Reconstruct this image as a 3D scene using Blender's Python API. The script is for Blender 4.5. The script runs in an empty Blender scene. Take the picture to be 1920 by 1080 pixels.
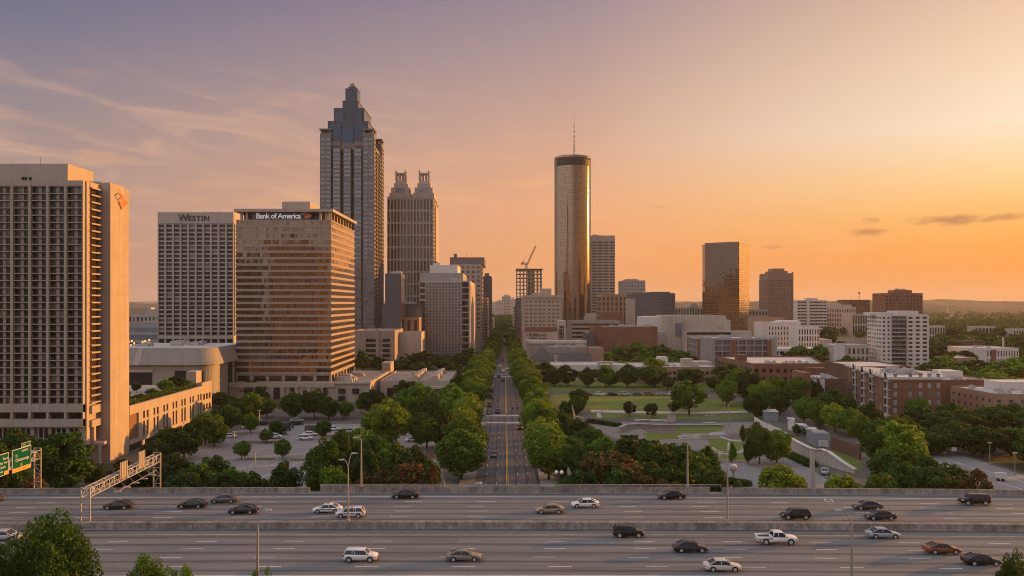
import bpy, math, random
import numpy as np
from math import radians, sin, cos, pi
random.seed(11)
rng = np.random.default_rng(5)
S = bpy.context.scene
COL = S.collection

# ------------------------------------------------------------------ camera
CX, CY, F = 945.0, 568.0, 1493.0          # principal point and focal length in photo pixels
CAMH = 42.0                               # metres above the street
cam = bpy.data.cameras.new('camera'); camo = bpy.data.objects.new('camera', cam); COL.objects.link(camo)
cam.sensor_width = 36; cam.lens = 36*F/1920
cam.shift_x = (960-CX)/1920; cam.shift_y = (CY-540)/1920
cam.clip_start = 1; cam.clip_end = 30000
camo.location = (0, 0, CAMH); camo.rotation_euler = (pi/2, 0, 0)
S.camera = camo
S.view_settings.view_transform = 'Standard'; S.view_settings.look = 'None'
EXPO = .62
S.view_settings.exposure = EXPO; S.view_settings.gamma = 1
S.cycles.use_denoising = True; S.cycles.filter_width = 1.0
S.cycles.max_bounces = 6; S.cycles.diffuse_bounces = 3; S.cycles.glossy_bounces = 3
S.cycles.transmission_bounces = 3; S.cycles.volume_bounces = 1; S.cycles.transparent_max_bounces = 8
S.cycles.caustics_reflective = False; S.cycles.caustics_refractive = False

# ------------------------------------------------------------------ sun and sky
SUN_AZ, SUN_EL = 66.0, 6.5                # degrees right of straight ahead, above the horizon
sun = bpy.data.lights.new('sun', 'SUN'); suno = bpy.data.objects.new('sun', sun); COL.objects.link(suno)
sun.energy = 5.0; sun.angle = radians(0.6); sun.color = (1.0, 0.41, 0.075)
suno.rotation_euler = (radians(90-SUN_EL), 0, radians(180-SUN_AZ))
suno.location = (300, 100, 400)

def lin(c):
    return tuple((v/255/12.92 if v/255 <= .04045 else ((v/255+.055)/1.055)**2.4) for v in c)
W = bpy.data.worlds.new('World'); S.world = W; W.use_nodes = True
def make_world():
    nt = W.node_tree; nt.nodes.clear(); N = nt.nodes.new; L = nt.links.new
    out = N('ShaderNodeOutputWorld'); bg = N('ShaderNodeBackground'); L(bg.outputs[0], out.inputs[0])
    tc = N('ShaderNodeTexCoord'); sx = N('ShaderNodeSeparateXYZ'); L(tc.outputs['Generated'], sx.inputs[0])
    def M(op, a, b=None, c=None):
        n = N('ShaderNodeMath'); n.operation = op
        for i, v in enumerate((a, b, c)):
            if v is None: continue
            if isinstance(v, (int, float)): n.inputs[i].default_value = v
            else: L(v, n.inputs[i])
        return n.outputs[0]
    def MR(v, a, b, c=0., d=1., smooth=True):
        n = N('ShaderNodeMapRange'); n.interpolation_type = 'SMOOTHSTEP' if smooth else 'LINEAR'
        L(v, n.inputs[0])
        for i, q in enumerate((a, b, c, d)): n.inputs[i+1].default_value = q
        return n.outputs[0]
    def MIX(f, a, b, mode='MIX'):
        n = N('ShaderNodeMix'); n.data_type = 'RGBA'; n.blend_type = mode
        if isinstance(f, (int, float)): n.inputs[0].default_value = f
        else: L(f, n.inputs[0])
        for i, v in ((6, a), (7, b)):
            if isinstance(v, tuple): n.inputs[i].default_value = v
            else: L(v, n.inputs[i])
        return n.outputs[2]
    az = M('ARCTAN2', sx.outputs[0], sx.outputs[1]); el = M('ARCSINE', sx.outputs[2])
    delta = M('ARCCOSINE', M('COSINE', M('SUBTRACT', az, radians(SUN_AZ))))
    t = M('DIVIDE', el, pi/2)
    def ramp(stops, gain=1.0):
        n = N('ShaderNodeValToRGB'); L(t, n.inputs[0]); e = n.color_ramp.elements
        while len(e) < len(stops): e.new(0.5)
        for q, (deg, c) in zip(e, stops):
            q.position = deg/90; k = lin(c); q.color = (k[0]*gain, k[1]*gain, k[2]*gain, 1)
        return n.outputs[0]
    up = [(40,(176,172,182)),(90,(184,184,194))]  # overhead sky out of view, lightened to lift fronts and road
    rS = ramp([(0,(255,172,84)),(4,(255,196,108)),(9,(255,226,170)),(16,(255,228,192)),(24,(230,200,178))]+up, 1.25)
    rR = ramp([(0,(236,147,72)),(3,(255,158,58)),(5.5,(255,188,98)),(8,(255,214,152)),(11,(255,232,202)),(15,(248,214,180)),(17.5,(238,200,168)),(21,(222,181,154))]+up)
    rC = ramp([(0,(238,158,100)),(3,(240,164,106)),(7,(236,170,126)),(12,(209,165,143)),(17,(180,151,147)),(21,(156,136,146))]+up)
    rL = ramp([(0,(180,144,130)),(3,(184,148,132)),(7,(176,147,137)),(12,(150,135,139)),(17,(118,116,138)),(21,(92,98,131))]+up)
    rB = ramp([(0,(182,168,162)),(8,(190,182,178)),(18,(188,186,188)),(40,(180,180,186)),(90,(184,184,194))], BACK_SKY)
    c = MIX(MR(delta, radians(8), radians(32), smooth=False), rS, rR)
    c = MIX(MR(delta, radians(32), radians(61), smooth=False), c, rC)
    c = MIX(MR(delta, radians(61), radians(97), smooth=False), c, rL)
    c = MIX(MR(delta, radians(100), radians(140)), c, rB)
    # clouds: thin sunlit cirrus in the left half, two small dusky bars low on the right
    cb = N('ShaderNodeCombineXYZ'); L(M('MULTIPLY', az, 5.0), cb.inputs[0])
    L(M('ADD', M('MULTIPLY', el, 26.0), M('MULTIPLY', az, 3.5)), cb.inputs[1])
    nz = N('ShaderNodeTexNoise'); L(cb.outputs[0], nz.inputs[0]); nz.inputs['Scale'].default_value = 1.5
    nz.inputs['Detail'].default_value = 6; nz.inputs['Roughness'].default_value = .52; nz.inputs['Distortion'].default_value = .9
    def bump(v, a, b, cc, d):
        return M('MULTIPLY', MR(v, a, b), MR(v, cc, d, 1., 0.))
    cir = M('MULTIPLY', MR(nz.outputs[0], .42, .80), M('MULTIPLY', bump(el, radians(3), radians(9), radians(11.5), radians(17)), MR(az, radians(-16), radians(4), 1., .12)))
    c = MIX(M('MULTIPLY', cir, .5), c, lin((246, 190, 150))+(1,))
    cb2 = N('ShaderNodeCombineXYZ'); L(M('MULTIPLY', az, 7.0), cb2.inputs[0]); L(M('MULTIPLY', el, 40.0), cb2.inputs[1])
    n2 = N('ShaderNodeTexNoise'); L(cb2.outputs[0], n2.inputs[0]); n2.inputs['Scale'].default_value = 1.3; n2.inputs['Detail'].default_value = 6
    faint = M('MULTIPLY', MR(n2.outputs[0], .5, .75), bump(el, radians(1.5), radians(4), radians(8), radians(14)))
    c = MIX(M('MULTIPLY', faint, .28), c, lin((255, 190, 120))+(1,))
    # the dusky bars: soft ellipses in (azimuth, elevation) broken by noise
    cb3 = N('ShaderNodeCombineXYZ'); L(M('MULTIPLY', az, 26.0), cb3.inputs[0]); L(M('MULTIPLY', el, 80.0), cb3.inputs[1])
    n3 = N('ShaderNodeTexNoise'); L(cb3.outputs[0], n3.inputs[0]); n3.inputs['Scale'].default_value = 1.6; n3.inputs['Detail'].default_value = 6
    dark = None
    for (px, py, w, h, k) in ((1790,412,95,11,.9),(1628,436,46,9,.8),(1632,415,26,8,.6),(1890,406,50,7,.7),(1240,388,30,5,.25),(1450,463,26,4,.45)):
        a0 = math.atan2(px-CX, F); e0 = math.atan((CY-py)/math.hypot(F, px-CX)); 
        u = M('DIVIDE', M('SUBTRACT', az, a0), w/F*.8); v = M('DIVIDE', M('SUBTRACT', el, e0), h/F)
        r = M('ADD', M('MULTIPLY', u, u), M('MULTIPLY', v, v))
        r = M('ADD', r, M('MULTIPLY', M('SUBTRACT', n3.outputs[0], .5), 3.4))
        b = M('MULTIPLY', MR(r, 1.1, -.5), k)
        dark = b if dark is None else M('MAXIMUM', dark, b)
    c = MIX(M('MULTIPLY', dark, .9), c, lin((176, 112, 84))+(1,))
    # physical sky underneath, for the same sun
    sk = N('ShaderNodeTexSky'); sk.sky_type = 'NISHITA'; sk.sun_disc = False
    sk.sun_elevation = radians(SUN_EL); sk.sun_rotation = radians(SUN_AZ); sk.dust_density = 3.0; sk.air_density = 1.0
    c = MIX(.006, c, sk.outputs[0], 'ADD')
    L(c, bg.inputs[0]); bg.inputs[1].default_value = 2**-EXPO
BACK_SKY = 2.1  # added gain on the unseen rear sky, to brighten camera-facing walls
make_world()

# ------------------------------------------------------------------ pixel -> world
def PX(px, D): return (px-CX)/F*D
def PZ(py, D): return CAMH-(py-CY)/F*D
def G(px, py, z=0.0):
    D = (CAMH-z)*F/(py-CY); return (PX(px, D), D)

# ------------------------------------------------------------------ materials
def nodes(m):
    m.use_nodes = True; nt = m.node_tree; return nt, nt.nodes, nt.links, nt.nodes['Principled BSDF']
def surf(name, col, rough=.85, var=.18, scale=.25, streak=0., metal=0., spec=.3, bump=0., joint=None, jcol=.6, fine=3.0):
    """A weathered surface: base colour varied by two noises in world metres, vertical rain streaks, optional panel joints."""
    m = bpy.data.materials.new(name); nt, N, L, P = nodes(m)
    geo = N.new('ShaderNodeNewGeometry')
    a = N.new('ShaderNodeTexNoise'); a.inputs['Scale'].default_value = scale; a.inputs['Detail'].default_value = 4
    L.new(geo.outputs['Position'], a.inputs['Vector'])
    b = N.new('ShaderNodeTexNoise'); b.inputs['Scale'].default_value = fine; b.inputs['Detail'].default_value = 3
    L.new(geo.outputs['Position'], b.inputs['Vector'])
    mx = N.new('ShaderNodeMath'); mx.operation = 'MULTIPLY_ADD'; mx.inputs[1].default_value = .5
    L.new(b.outputs[0], mx.inputs[0])
    hm = N.new('ShaderNodeMath'); hm.operation = 'MULTIPLY'; hm.inputs[1].default_value = .5; L.new(a.outputs[0], hm.inputs[0])
    L.new(hm.outputs[0], mx.inputs[2])
    mr = N.new('ShaderNodeMapRange'); mr.inputs[1].default_value = .3; mr.inputs[2].default_value = .7
    mr.inputs[3].default_value = 1-var; mr.inputs[4].default_value = 1+var; L.new(mx.outputs[0], mr.inputs[0])
    val = mr.outputs[0]
    if streak:
        mp = N.new('ShaderNodeMapping'); mp.inputs['Scale'].default_value = (.9, .9, .03); L.new(geo.outputs['Position'], mp.inputs[0])
        s = N.new('ShaderNodeTexNoise'); s.inputs['Scale'].default_value = 1.; s.inputs['Detail'].default_value = 5; L.new(mp.outputs[0], s.inputs[0])
        sr = N.new('ShaderNodeMapRange'); sr.inputs[1].default_value = .35; sr.inputs[2].default_value = .7; sr.inputs[3].default_value = 1.; sr.inputs[4].default_value = 1-streak
        L.new(s.outputs[0], sr.inputs[0])
        mm = N.new('ShaderNodeMath'); mm.operation = 'MULTIPLY'; L.new(val, mm.inputs[0]); L.new(sr.outputs[0], mm.inputs[1]); val = mm.outputs[0]
    if joint:
        # thin joints every joint[0] m horizontally (x+y) and joint[1] m vertically
        sep = N.new('ShaderNodeSeparateXYZ'); L.new(geo.outputs['Position'], sep.inputs[0])
        ad = N.new('ShaderNodeMath'); ad.operation = 'ADD'; L.new(sep.outputs[0], ad.inputs[0]); L.new(sep.outputs[1], ad.inputs[1])
        res = None
        for src, step in ((ad.outputs[0], joint[0]), (sep.outputs[2], joint[1])):
            d = N.new('ShaderNodeMath'); d.operation = 'DIVIDE'; d.inputs[1].default_value = step; L.new(src, d.inputs[0])
            fr = N.new('ShaderNodeMath'); fr.operation = 'FRACT'; L.new(d.outputs[0], fr.inputs[0])
            lt = N.new('ShaderNodeMath'); lt.operation = 'LESS_THAN'; lt.inputs[1].default_value = joint[2]/step; L.new(fr.outputs[0], lt.inputs[0])
            if res is None: res = lt.outputs[0]
            else:
                mxx = N.new('ShaderNodeMath'); mxx.operation = 'MAXIMUM'; L.new(res, mxx.inputs[0]); L.new(lt.outputs[0], mxx.inputs[1]); res = mxx.outputs[0]
        jr = N.new('ShaderNodeMapRange'); jr.inputs[3].default_value = 1; jr.inputs[4].default_value = jcol; L.new(res, jr.inputs[0])
        mm = N.new('ShaderNodeMath'); mm.operation = 'MULTIPLY'; L.new(val, mm.inputs[0]); L.new(jr.outputs[0], mm.inputs[1]); val = mm.outputs[0]
    sc = N.new('ShaderNodeVectorMath'); sc.operation = 'SCALE'; sc.inputs[0].default_value = col; L.new(val, sc.inputs['Scale'])
    L.new(sc.outputs[0], P.inputs['Base Color'])
    P.inputs['Roughness'].default_value = rough; P.inputs['Metallic'].default_value = metal; P.inputs['Specular IOR Level'].default_value = spec
    if bump:
        bp = N.new('ShaderNodeBump'); bp.inputs['Strength'].default_value = bump; bp.inputs['Distance'].default_value = .1
        L.new(b.outputs[0], bp.inputs['Height']); L.new(bp.outputs[0], P.inputs['Normal'])
    return m
def glass(name, col, metal=.0, rough=.06, ior=1.9, var=.5, curtain=0., tint=None):
    """Reflective window glass; tone differs from pane to pane (blinds, rooms behind)."""
    m = bpy.data.materials.new(name); nt, N, L, P = nodes(m)
    geo = N.new('ShaderNodeNewGeometry'); oi = N.new('ShaderNodeObjectInfo')
    ad = N.new('ShaderNodeMath'); ad.operation = 'ADD'; L.new(geo.outputs['Random Per Island'], ad.inputs[0]); L.new(oi.outputs['Random'], ad.inputs[1])
    fr = N.new('ShaderNodeMath'); fr.operation = 'FRACT'; L.new(ad.outputs[0], fr.inputs[0])
    rp = N.new('ShaderNodeValToRGB'); L.new(fr.outputs[0], rp.inputs[0]); e = rp.color_ramp.elements
    e[0].position = 0; e[0].color = (col[0]*(1-var), col[1]*(1-var), col[2]*(1-var), 1)
    e[1].position = .8; e[1].color = (col[0]*(1+var), col[1]*(1+var), col[2]*(1+var), 1)
    if curtain:
        q = e.new(.85); q.color = (col[0]*(1+var), col[1]*(1+var), col[2]*(1+var), 1)
        q = e.new(1.); q.color = (curtain, curtain*.9, curtain*.78, 1)
    L.new(rp.outputs[0], P.inputs['Base Color'])
    P.inputs['Metallic'].default_value = metal; P.inputs['Roughness'].default_value = rough; P.inputs['IOR'].default_value = ior
    nz = N.new('ShaderNodeTexNoise'); nz.inputs['Scale'].default_value = .35; L.new(geo.outputs['Position'], nz.inputs['Vector'])
    bp = N.new('ShaderNodeBump'); bp.inputs['Strength'].default_value = .06; bp.inputs['Distance'].default_value = .3
    L.new(nz.outputs[0], bp.inputs['Height']); L.new(bp.outputs[0], P.inputs['Normal'])
    return m
def plain(name, col, rough=.5, metal=0., emit=None, es=1., coat=0., spec=.5):
    m = bpy.data.materials.new(name); nt, N, L, P = nodes(m)
    P.inputs['Base Color'].default_value = (*col, 1); P.inputs['Roughness'].default_value = rough; P.inputs['Metallic'].default_value = metal
    P.inputs['Coat Weight'].default_value = coat; P.inputs['Specular IOR Level'].default_value = spec; P.inputs['Coat Roughness'].default_value = .06
    if emit:
        P.inputs['Emission Color'].default_value = (*emit, 1); P.inputs['Emission Strength'].default_value = es
    return m
def leafmat(name, c1, c2, flower=None):
    m = bpy.data.materials.new(name); nt, N, L, P = nodes(m)
    geo = N.new('ShaderNodeNewGeometry'); oi = N.new('ShaderNodeObjectInfo')
    rp = N.new('ShaderNodeValToRGB'); L.new(geo.outputs['Random Per Island'], rp.inputs[0]); e = rp.color_ramp.elements
    e[0].color = (*c1, 1); e[1].color = (*c2, 1); e[1].position = .8
    if flower:
        e[1].position = .66; q = e.new(.74); q.color = (*flower, 1); q = e.new(1.); q.color = (flower[0]*1.3, flower[1]*1.5, flower[2], 1)
    hs = N.new('ShaderNodeHueSaturation'); L.new(rp.outputs[0], hs.inputs['Color'])
    a = N.new('ShaderNodeMapRange'); a.inputs[3].default_value = .485; a.inputs[4].default_value = .515; L.new(oi.outputs['Random'], a.inputs[0]); L.new(a.outputs[0], hs.inputs['Hue'])
    ml = N.new('ShaderNodeMath'); ml.operation = 'MULTIPLY'; ml.inputs[1].default_value = 7.13; L.new(oi.outputs['Random'], ml.inputs[0])
    fr = N.new('ShaderNodeMath'); fr.operation = 'FRACT'; L.new(ml.outputs[0], fr.inputs[0])
    a = N.new('ShaderNodeMapRange'); a.inputs[3].default_value = .62; a.inputs[4].default_value = 1.3; L.new(fr.outputs[0], a.inputs[0]); L.new(a.outputs[0], hs.inputs['Value'])
    L.new(hs.outputs[0], P.inputs['Base Color']); P.inputs['Roughness'].default_value = .6; P.inputs['Specular IOR Level'].default_value = .25
    tr = N.new('ShaderNodeBsdfTranslucent'); L.new(hs.outputs[0], tr.inputs[0]); mx = N.new('ShaderNodeMixShader'); mx.inputs[0].default_value = .35
    L.new(P.outputs[0], mx.inputs[1]); L.new(tr.outputs[0], mx.inputs[2]); L.new(mx.outputs[0], nt.nodes['Material Output'].inputs[0])
    return m
M = {}
M['tan'] = surf('tan_concrete', (.40,.34,.285), var=.12, streak=.14, joint=(3.6,5.5,.07), jcol=.8)
M['tan_plain'] = surf('tan_stone', (.40,.34,.285), var=.12, streak=.12)
M['tan_dark'] = surf('dark_tan_stone', (.33,.28,.245), var=.14, streak=.15)
M['grey'] = surf('grey_concrete', (.33,.31,.30), var=.14, streak=.16)
M['pale'] = surf('pale_concrete', (.43,.38,.34), var=.1, streak=.14)
M['white'] = surf('white_render', (.58,.54,.51), var=.08, streak=.1)
M['hall'] = surf('hall_panels', (.29,.27,.25), var=.1, streak=.12, joint=(6.5,6.0,.12), jcol=.8, rough=.55)
M['slate'] = surf('dark_blue_cladding', (.085,.09,.105), var=.15, rough=.5)
M['gl_pale'] = glass('pale_window', (.24,.25,.27), metal=.1, rough=.15, ior=1.6, var=.5)
M['band_dark'] = plain('dark_roof_band', (.022,.021,.022), .6, spec=.2)
M['gl_brown'] = glass('dark_brown_mirror', (.085,.062,.048), metal=.8, rough=.05, var=.15)
M['arts'] = surf('arts_stone', (.42,.37,.325), var=.1, streak=.16, joint=(7.,4.2,.12), jcol=.82)
M['bluegrey'] = surf('blue_grey_panel', (.21,.225,.25), var=.12)
M['granite'] = surf('brown_granite', (.20,.155,.125), var=.14, streak=.1, rough=.5)
M['redstone'] = surf('rose_granite', (.25,.165,.13), var=.12, streak=.1)
M['brick'] = surf('red_brick', (.205,.102,.066), var=.24, streak=.14, fine=7)
M['brick_dark'] = surf('dark_brick', (.13,.068,.05), var=.2, streak=.12, fine=7)
M['brick_tan'] = surf('tan_brick', (.30,.20,.14), var=.18, fine=7)
M['roof'] = surf('gravel_roof', (.34,.30,.27), var=.2, scale=.08)
M['roof_white'] = surf('white_membrane_roof', (.47,.44,.42), var=.36, scale=.12)
M['roof_slate'] = surf('slate_roof', (.085,.078,.074), var=.2, joint=(60,.45,.08), jcol=.75)
M['unit'] = surf('rooftop_metal', (.40,.39,.38), var=.12, rough=.5, metal=.2)
M['dark'] = plain('opening_shade_black', (.015,.014,.014), .9)  # near-black stands in for the shade inside openings and recesses
M['gl_dark'] = glass('dark_glass', (.014,.013,.013), ior=1.6, var=.6, curtain=.10)
M['gl_room'] = glass('hotel_glass', (.014,.012,.011), ior=1.4, var=.8, curtain=.2, rough=.2)
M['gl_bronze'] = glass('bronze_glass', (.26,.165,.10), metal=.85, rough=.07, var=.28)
M['gl_boa'] = glass('brown_mirror_glass', (.15,.108,.078), metal=.8, rough=.05, var=.3)
M['gl_blue'] = glass('blue_glass', (.022,.052,.105), metal=.1, rough=.15, ior=1.45, var=.2)
M['gl_sunside'] = glass('sunside_mirror_glass', (.62,.44,.30), metal=.92, rough=.06, var=.12)  # brown glass again, sunset reflection put into its colour for sunward faces
M['gl_grey'] = glass('grey_blue_glass', (.095,.125,.17), metal=.4, rough=.15, var=.35)
M['gl_cyl'] = glass('cylinder_glass', (.21,.158,.118), metal=.9, rough=.12, var=.1)
M['steel'] = plain('galvanised_steel', (.36,.34,.32), .42, .65)
M['steel_dark'] = plain('dark_steel', (.06,.058,.055), .5, .4)
M['rail'] = plain('rail_metal', (.45,.43,.41), .4, .5)
M['rubber'] = plain('tyre_rubber', (.012,.012,.012), .85)
M['rim'] = plain('alloy_rim', (.50,.49,.48), .4, .35)
M['carglass'] = plain('car_glass', (.030,.036,.046), .05, .25)
M['carblack'] = plain('black_trim', (.012,.012,.012), .5)
M['headlight'] = plain('headlamp', (.7,.7,.68), .15, .1)
M['taillight'] = plain('tail_lamp', (.35,.02,.012), .25)
M['taillit'] = plain('lit_tail_lamp', (.4,.02,.01), .3, 0, (1.,.12,.03), 2.2)
M['green_sign'] = plain('sign_green', (.0,.085,.06), .9, spec=.1)
M['yellow_sign'] = plain('sign_yellow', (.60,.29,.03), .55)
M['white_sign'] = plain('sign_white', (.46,.47,.50), .8, spec=.2)
M['sign_back'] = plain('sign_aluminium', (.34,.31,.28), .5, .25)
M['black_letters'] = plain('black_letters', (.02,.02,.022), .5)
M['white_letters'] = plain('lit_white_letters', (.8,.8,.85), .5, 0, (.85,.85,1.), .12)
M['logo_red'] = plain('logo_red', (.52,.14,.045), .5)
M['logo_blue'] = plain('logo_blue', (.055,.06,.085), .5)
M['logo_pale'] = plain('logo_pale', (.42,.40,.42), .5)
M['lamp_lit'] = plain('lit_lamp', (.9,.6,.3), .5, 0, (1.,.45,.12), .9)
M['bark'] = surf('bark', (.075,.055,.04), var=.3, fine=6)
M['leaf'] = leafmat('leaf_green', (.040,.098,.006), (.128,.222,.012))
M['leaf_dark'] = leafmat('leaf_dark', (.016,.046,.004), (.052,.112,.009))
M['leaf_bright'] = leafmat('leaf_bright', (.075,.135,.006), (.200,.285,.012))
M['leaf_myrtle'] = leafmat('leaf_myrtle', (.020,.046,.006), (.042,.075,.010), (.17,.045,.022))
M['grass'] = surf('lawn', (.115,.150,.020), var=.28, scale=.06, fine=1.2, rough=.9, bump=.3)
M['hedge'] = M['leaf_dark']
M['paint_w'] = surf('road_paint_white', (.62,.60,.58), var=.3, fine=2.5)
M['paint_y'] = surf('road_paint_yellow', (.55,.33,.07), var=.25, fine=2.5)
M['asphalt'] = surf('street_asphalt', (.088,.084,.085), var=.2, scale=.1, fine=2.5, rough=.8)
M['lot'] = surf('parking_asphalt', (.235,.222,.225), var=.2, scale=.09, fine=1.5, rough=.85)
M['paving'] = surf('paving', (.26,.235,.215), var=.16, scale=.2, joint=(2.0,900,.05), jcol=.8)
M['kerb'] = surf('kerb_concrete', (.34,.32,.30), var=.15)
M['barrier'] = surf('barrier_concrete', (.245,.215,.19), var=.5, scale=.35, streak=.45, fine=2.0)
M['mulch'] = surf('bark_mulch', (.13,.075,.05), var=.3, fine=2)
M['city'] = surf('city_ground', (.105,.10,.085), var=.4, scale=.02, fine=.3)

# ------------------------------------------------------------------ mesh builder
class MB:
    def __init__(s): s.v = []; s.f = []; s.m = []
    def poly(s, pts, mi=0):
        i = len(s.v); s.v += [tuple(p) for p in pts]; s.f.append(tuple(range(i, i+len(pts)))); s.m.append(mi)
    def hexa(s, c, mi=0):
        i = len(s.v); s.v += [tuple(p) for p in c]
        for q in ((0,3,2,1),(4,5,6,7),(0,1,5,4),(1,2,6,5),(2,3,7,6),(3,0,4,7)):
            s.f.append(tuple(i+k for k in q)); s.m.append(mi)
    def box(s, x0, x1, y0, y1, z0, z1, mi=0):
        s.hexa(((x0,y0,z0),(x1,y0,z0),(x1,y1,z0),(x0,y1,z0),(x0,y0,z1),(x1,y0,z1),(x1,y1,z1),(x0,y1,z1)), mi)
    def prism(s, poly, z0, z1, mi=0, cap=True, top=None):
        """CCW footprint extruded; top gives another footprint for the upper ring."""
        n = len(poly); top = top or poly; i = len(s.v)
        s.v += [(p[0], p[1], z0) for p in poly] + [(p[0], p[1], z1) for p in top]
        for k in range(n):
            s.f.append((i+k, i+(k+1) % n, i+n+(k+1) % n, i+n+k)); s.m.append(mi)
        if cap:
            s.f.append(tuple(i+n+k for k in range(n))); s.m.append(mi)
            s.f.append(tuple(i+n-1-k for k in range(n))); s.m.append(mi)
    def tube(s, a, b, r0, r1=None, n=8, mi=0):
        r1 = r0 if r1 is None else r1
        a = np.array(a, float); b = np.array(b, float); d = b-a; d = d/np.linalg.norm(d)
        u = np.cross(d, (0,0,1.) if abs(d[2]) < .9 else (1.,0,0)); u /= np.linalg.norm(u); w = np.cross(d, u)
        i = len(s.v)
        for p, r in ((a, r0), (b, r1)):
            for k in range(n):
                t = 2*pi*k/n; s.v.append(tuple(p+r*(cos(t)*u+sin(t)*w)))
        for k in range(n):
            s.f.append((i+k, i+n+k, i+n+(k+1) % n, i+(k+1) % n)); s.m.append(mi)
        s.f.append(tuple(i+k for k in range(n))); s.m.append(mi)
        s.f.append(tuple(i+2*n-1-k for k in range(n))); s.m.append(mi)
    def path(s, pts, r, n=6, mi=0):
        for a, b in zip(pts[:-1], pts[1:]): s.tube(a, b, r, r, n, mi)
    def lathe(s, prof, n=24, c=(0,0), mi=0):
        i = len(s.v)
        for (r, z) in prof:
            for k in range(n): s.v.append((c[0]+r*cos(2*pi*k/n), c[1]+r*sin(2*pi*k/n), z))
        for j in range(len(prof)-1):
            for k in range(n):
                s.f.append((i+j*n+k, i+j*n+(k+1) % n, i+(j+1)*n+(k+1) % n, i+(j+1)*n+k)); s.m.append(mi)
    def fbox(s, fr, u0, u1, v0, v1, n0, n1, mi=0):
        """box in a facade frame fr=(origin xy, unit along, outward normal)."""
        (ox, oy), (ux, uy), (nx, ny) = fr
        def P(u, v, n): return (ox+ux*u+nx*n, oy+uy*u+ny*n, v)
        s.hexa((P(u0,v0,n1),P(u1,v0,n1),P(u1,v0,n0),P(u0,v0,n0),P(u0,v1,n1),P(u1,v1,n1),P(u1,v1,n0),P(u0,v1,n0)), mi)
    def mesh(s, name, mats, off=(0,0,0), smooth=False):
        me = bpy.data.meshes.new(name)
        ox, oy, oz = off
        me.from_pydata([(x-ox, y-oy, z-oz) for x, y, z in s.v], [], s.f)
        for m in (mats if isinstance(mats, (list, tuple)) else [mats]): me.materials.append(m)
        if len(me.materials) > 1: me.polygons.foreach_set('material_index', s.m)
        if smooth: me.polygons.foreach_set('use_smooth', [True]*len(me.polygons))
        me.update(); return me
    def build(s, name, mats, parent=None, smooth=False):
        off = tuple(parent.matrix_basis.translation) if parent is not None and parent.parent is None else ((0,0,0) if parent is None else tuple(parent.parent.matrix_basis.translation))
        o = bpy.data.objects.new(name, s.mesh(name, mats, off, smooth)); COL.objects.link(o)
        if parent is not None: o.parent = parent
        return o
def put(name, me, parent, loc=(0,0,0)):
    o = bpy.data.objects.new(name, me); COL.objects.link(o); o.parent = parent; o.location = loc; return o
def tag(o, label, cat, group=None):
    o['label'] = label; o['category'] = cat
    if group: o['group'] = group
    return o
def kind(o, k): o['kind'] = k; return o
def thing(name, label, cat, loc, rz=0., group=None):
    o = bpy.data.objects.new(name, None); COL.objects.link(o); o.location = loc; o.rotation_euler = (0,0,rz); o.empty_display_size = .5
    return tag(o, label, cat, group)
def text_mesh(txt, size, depth=.05, shear=0., space=1.0, bold=0.):
    cu = bpy.data.curves.new('lettering', 'FONT'); cu.body = txt; cu.size = size; cu.extrude = depth; cu.shear = shear; cu.space_character = space; cu.offset = bold
    cu.align_x = 'CENTER'; cu.resolution_u = 3
    o = bpy.data.objects.new('lettering', cu); COL.objects.link(o)
    dg = bpy.context.evaluated_depsgraph_get(); me = bpy.data.meshes.new_from_object(o.evaluated_get(dg))
    bpy.data.objects.remove(o); bpy.data.curves.remove(cu); return me
def sign_text(txt, size, parent, loc, rot, mat, name='lettering', **k):
    me = text_mesh(txt, size, **k); me.materials.clear(); me.materials.append(mat)
    o = put(name, me, parent, loc); o.rotation_euler = rot; return o
ORD = ['first','second','third','fourth','fifth','sixth','seventh','eighth','ninth','tenth','eleventh','twelfth','thirteenth','fourteenth','fifteenth','sixteenth','seventeenth','eighteenth','nineteenth','twentieth']
ORD += ['twenty-'+o for o in ORD[:9]] + ['thirtieth'] + ['thirty-'+o for o in ORD[:9]] + ['fortieth'] + ['forty-'+o for o in ORD[:9]]
# ================================================================== SETTING
def sheet(name, polys, mat, z, kind_='structure'):
    b = MB()
    for p in polys: b.poly([(x, y, z) for x, y in p])
    return kind(b.build(name, mat), kind_)
def pxpoly(pts): return [G(x, y) for x, y in pts]
g = MB(); g.poly([(-9000,-700,0),(9000,-700,0),(9000,16000,0),(-9000,16000,0)]); kind(g.build('ground', M['city']), 'structure')

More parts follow.
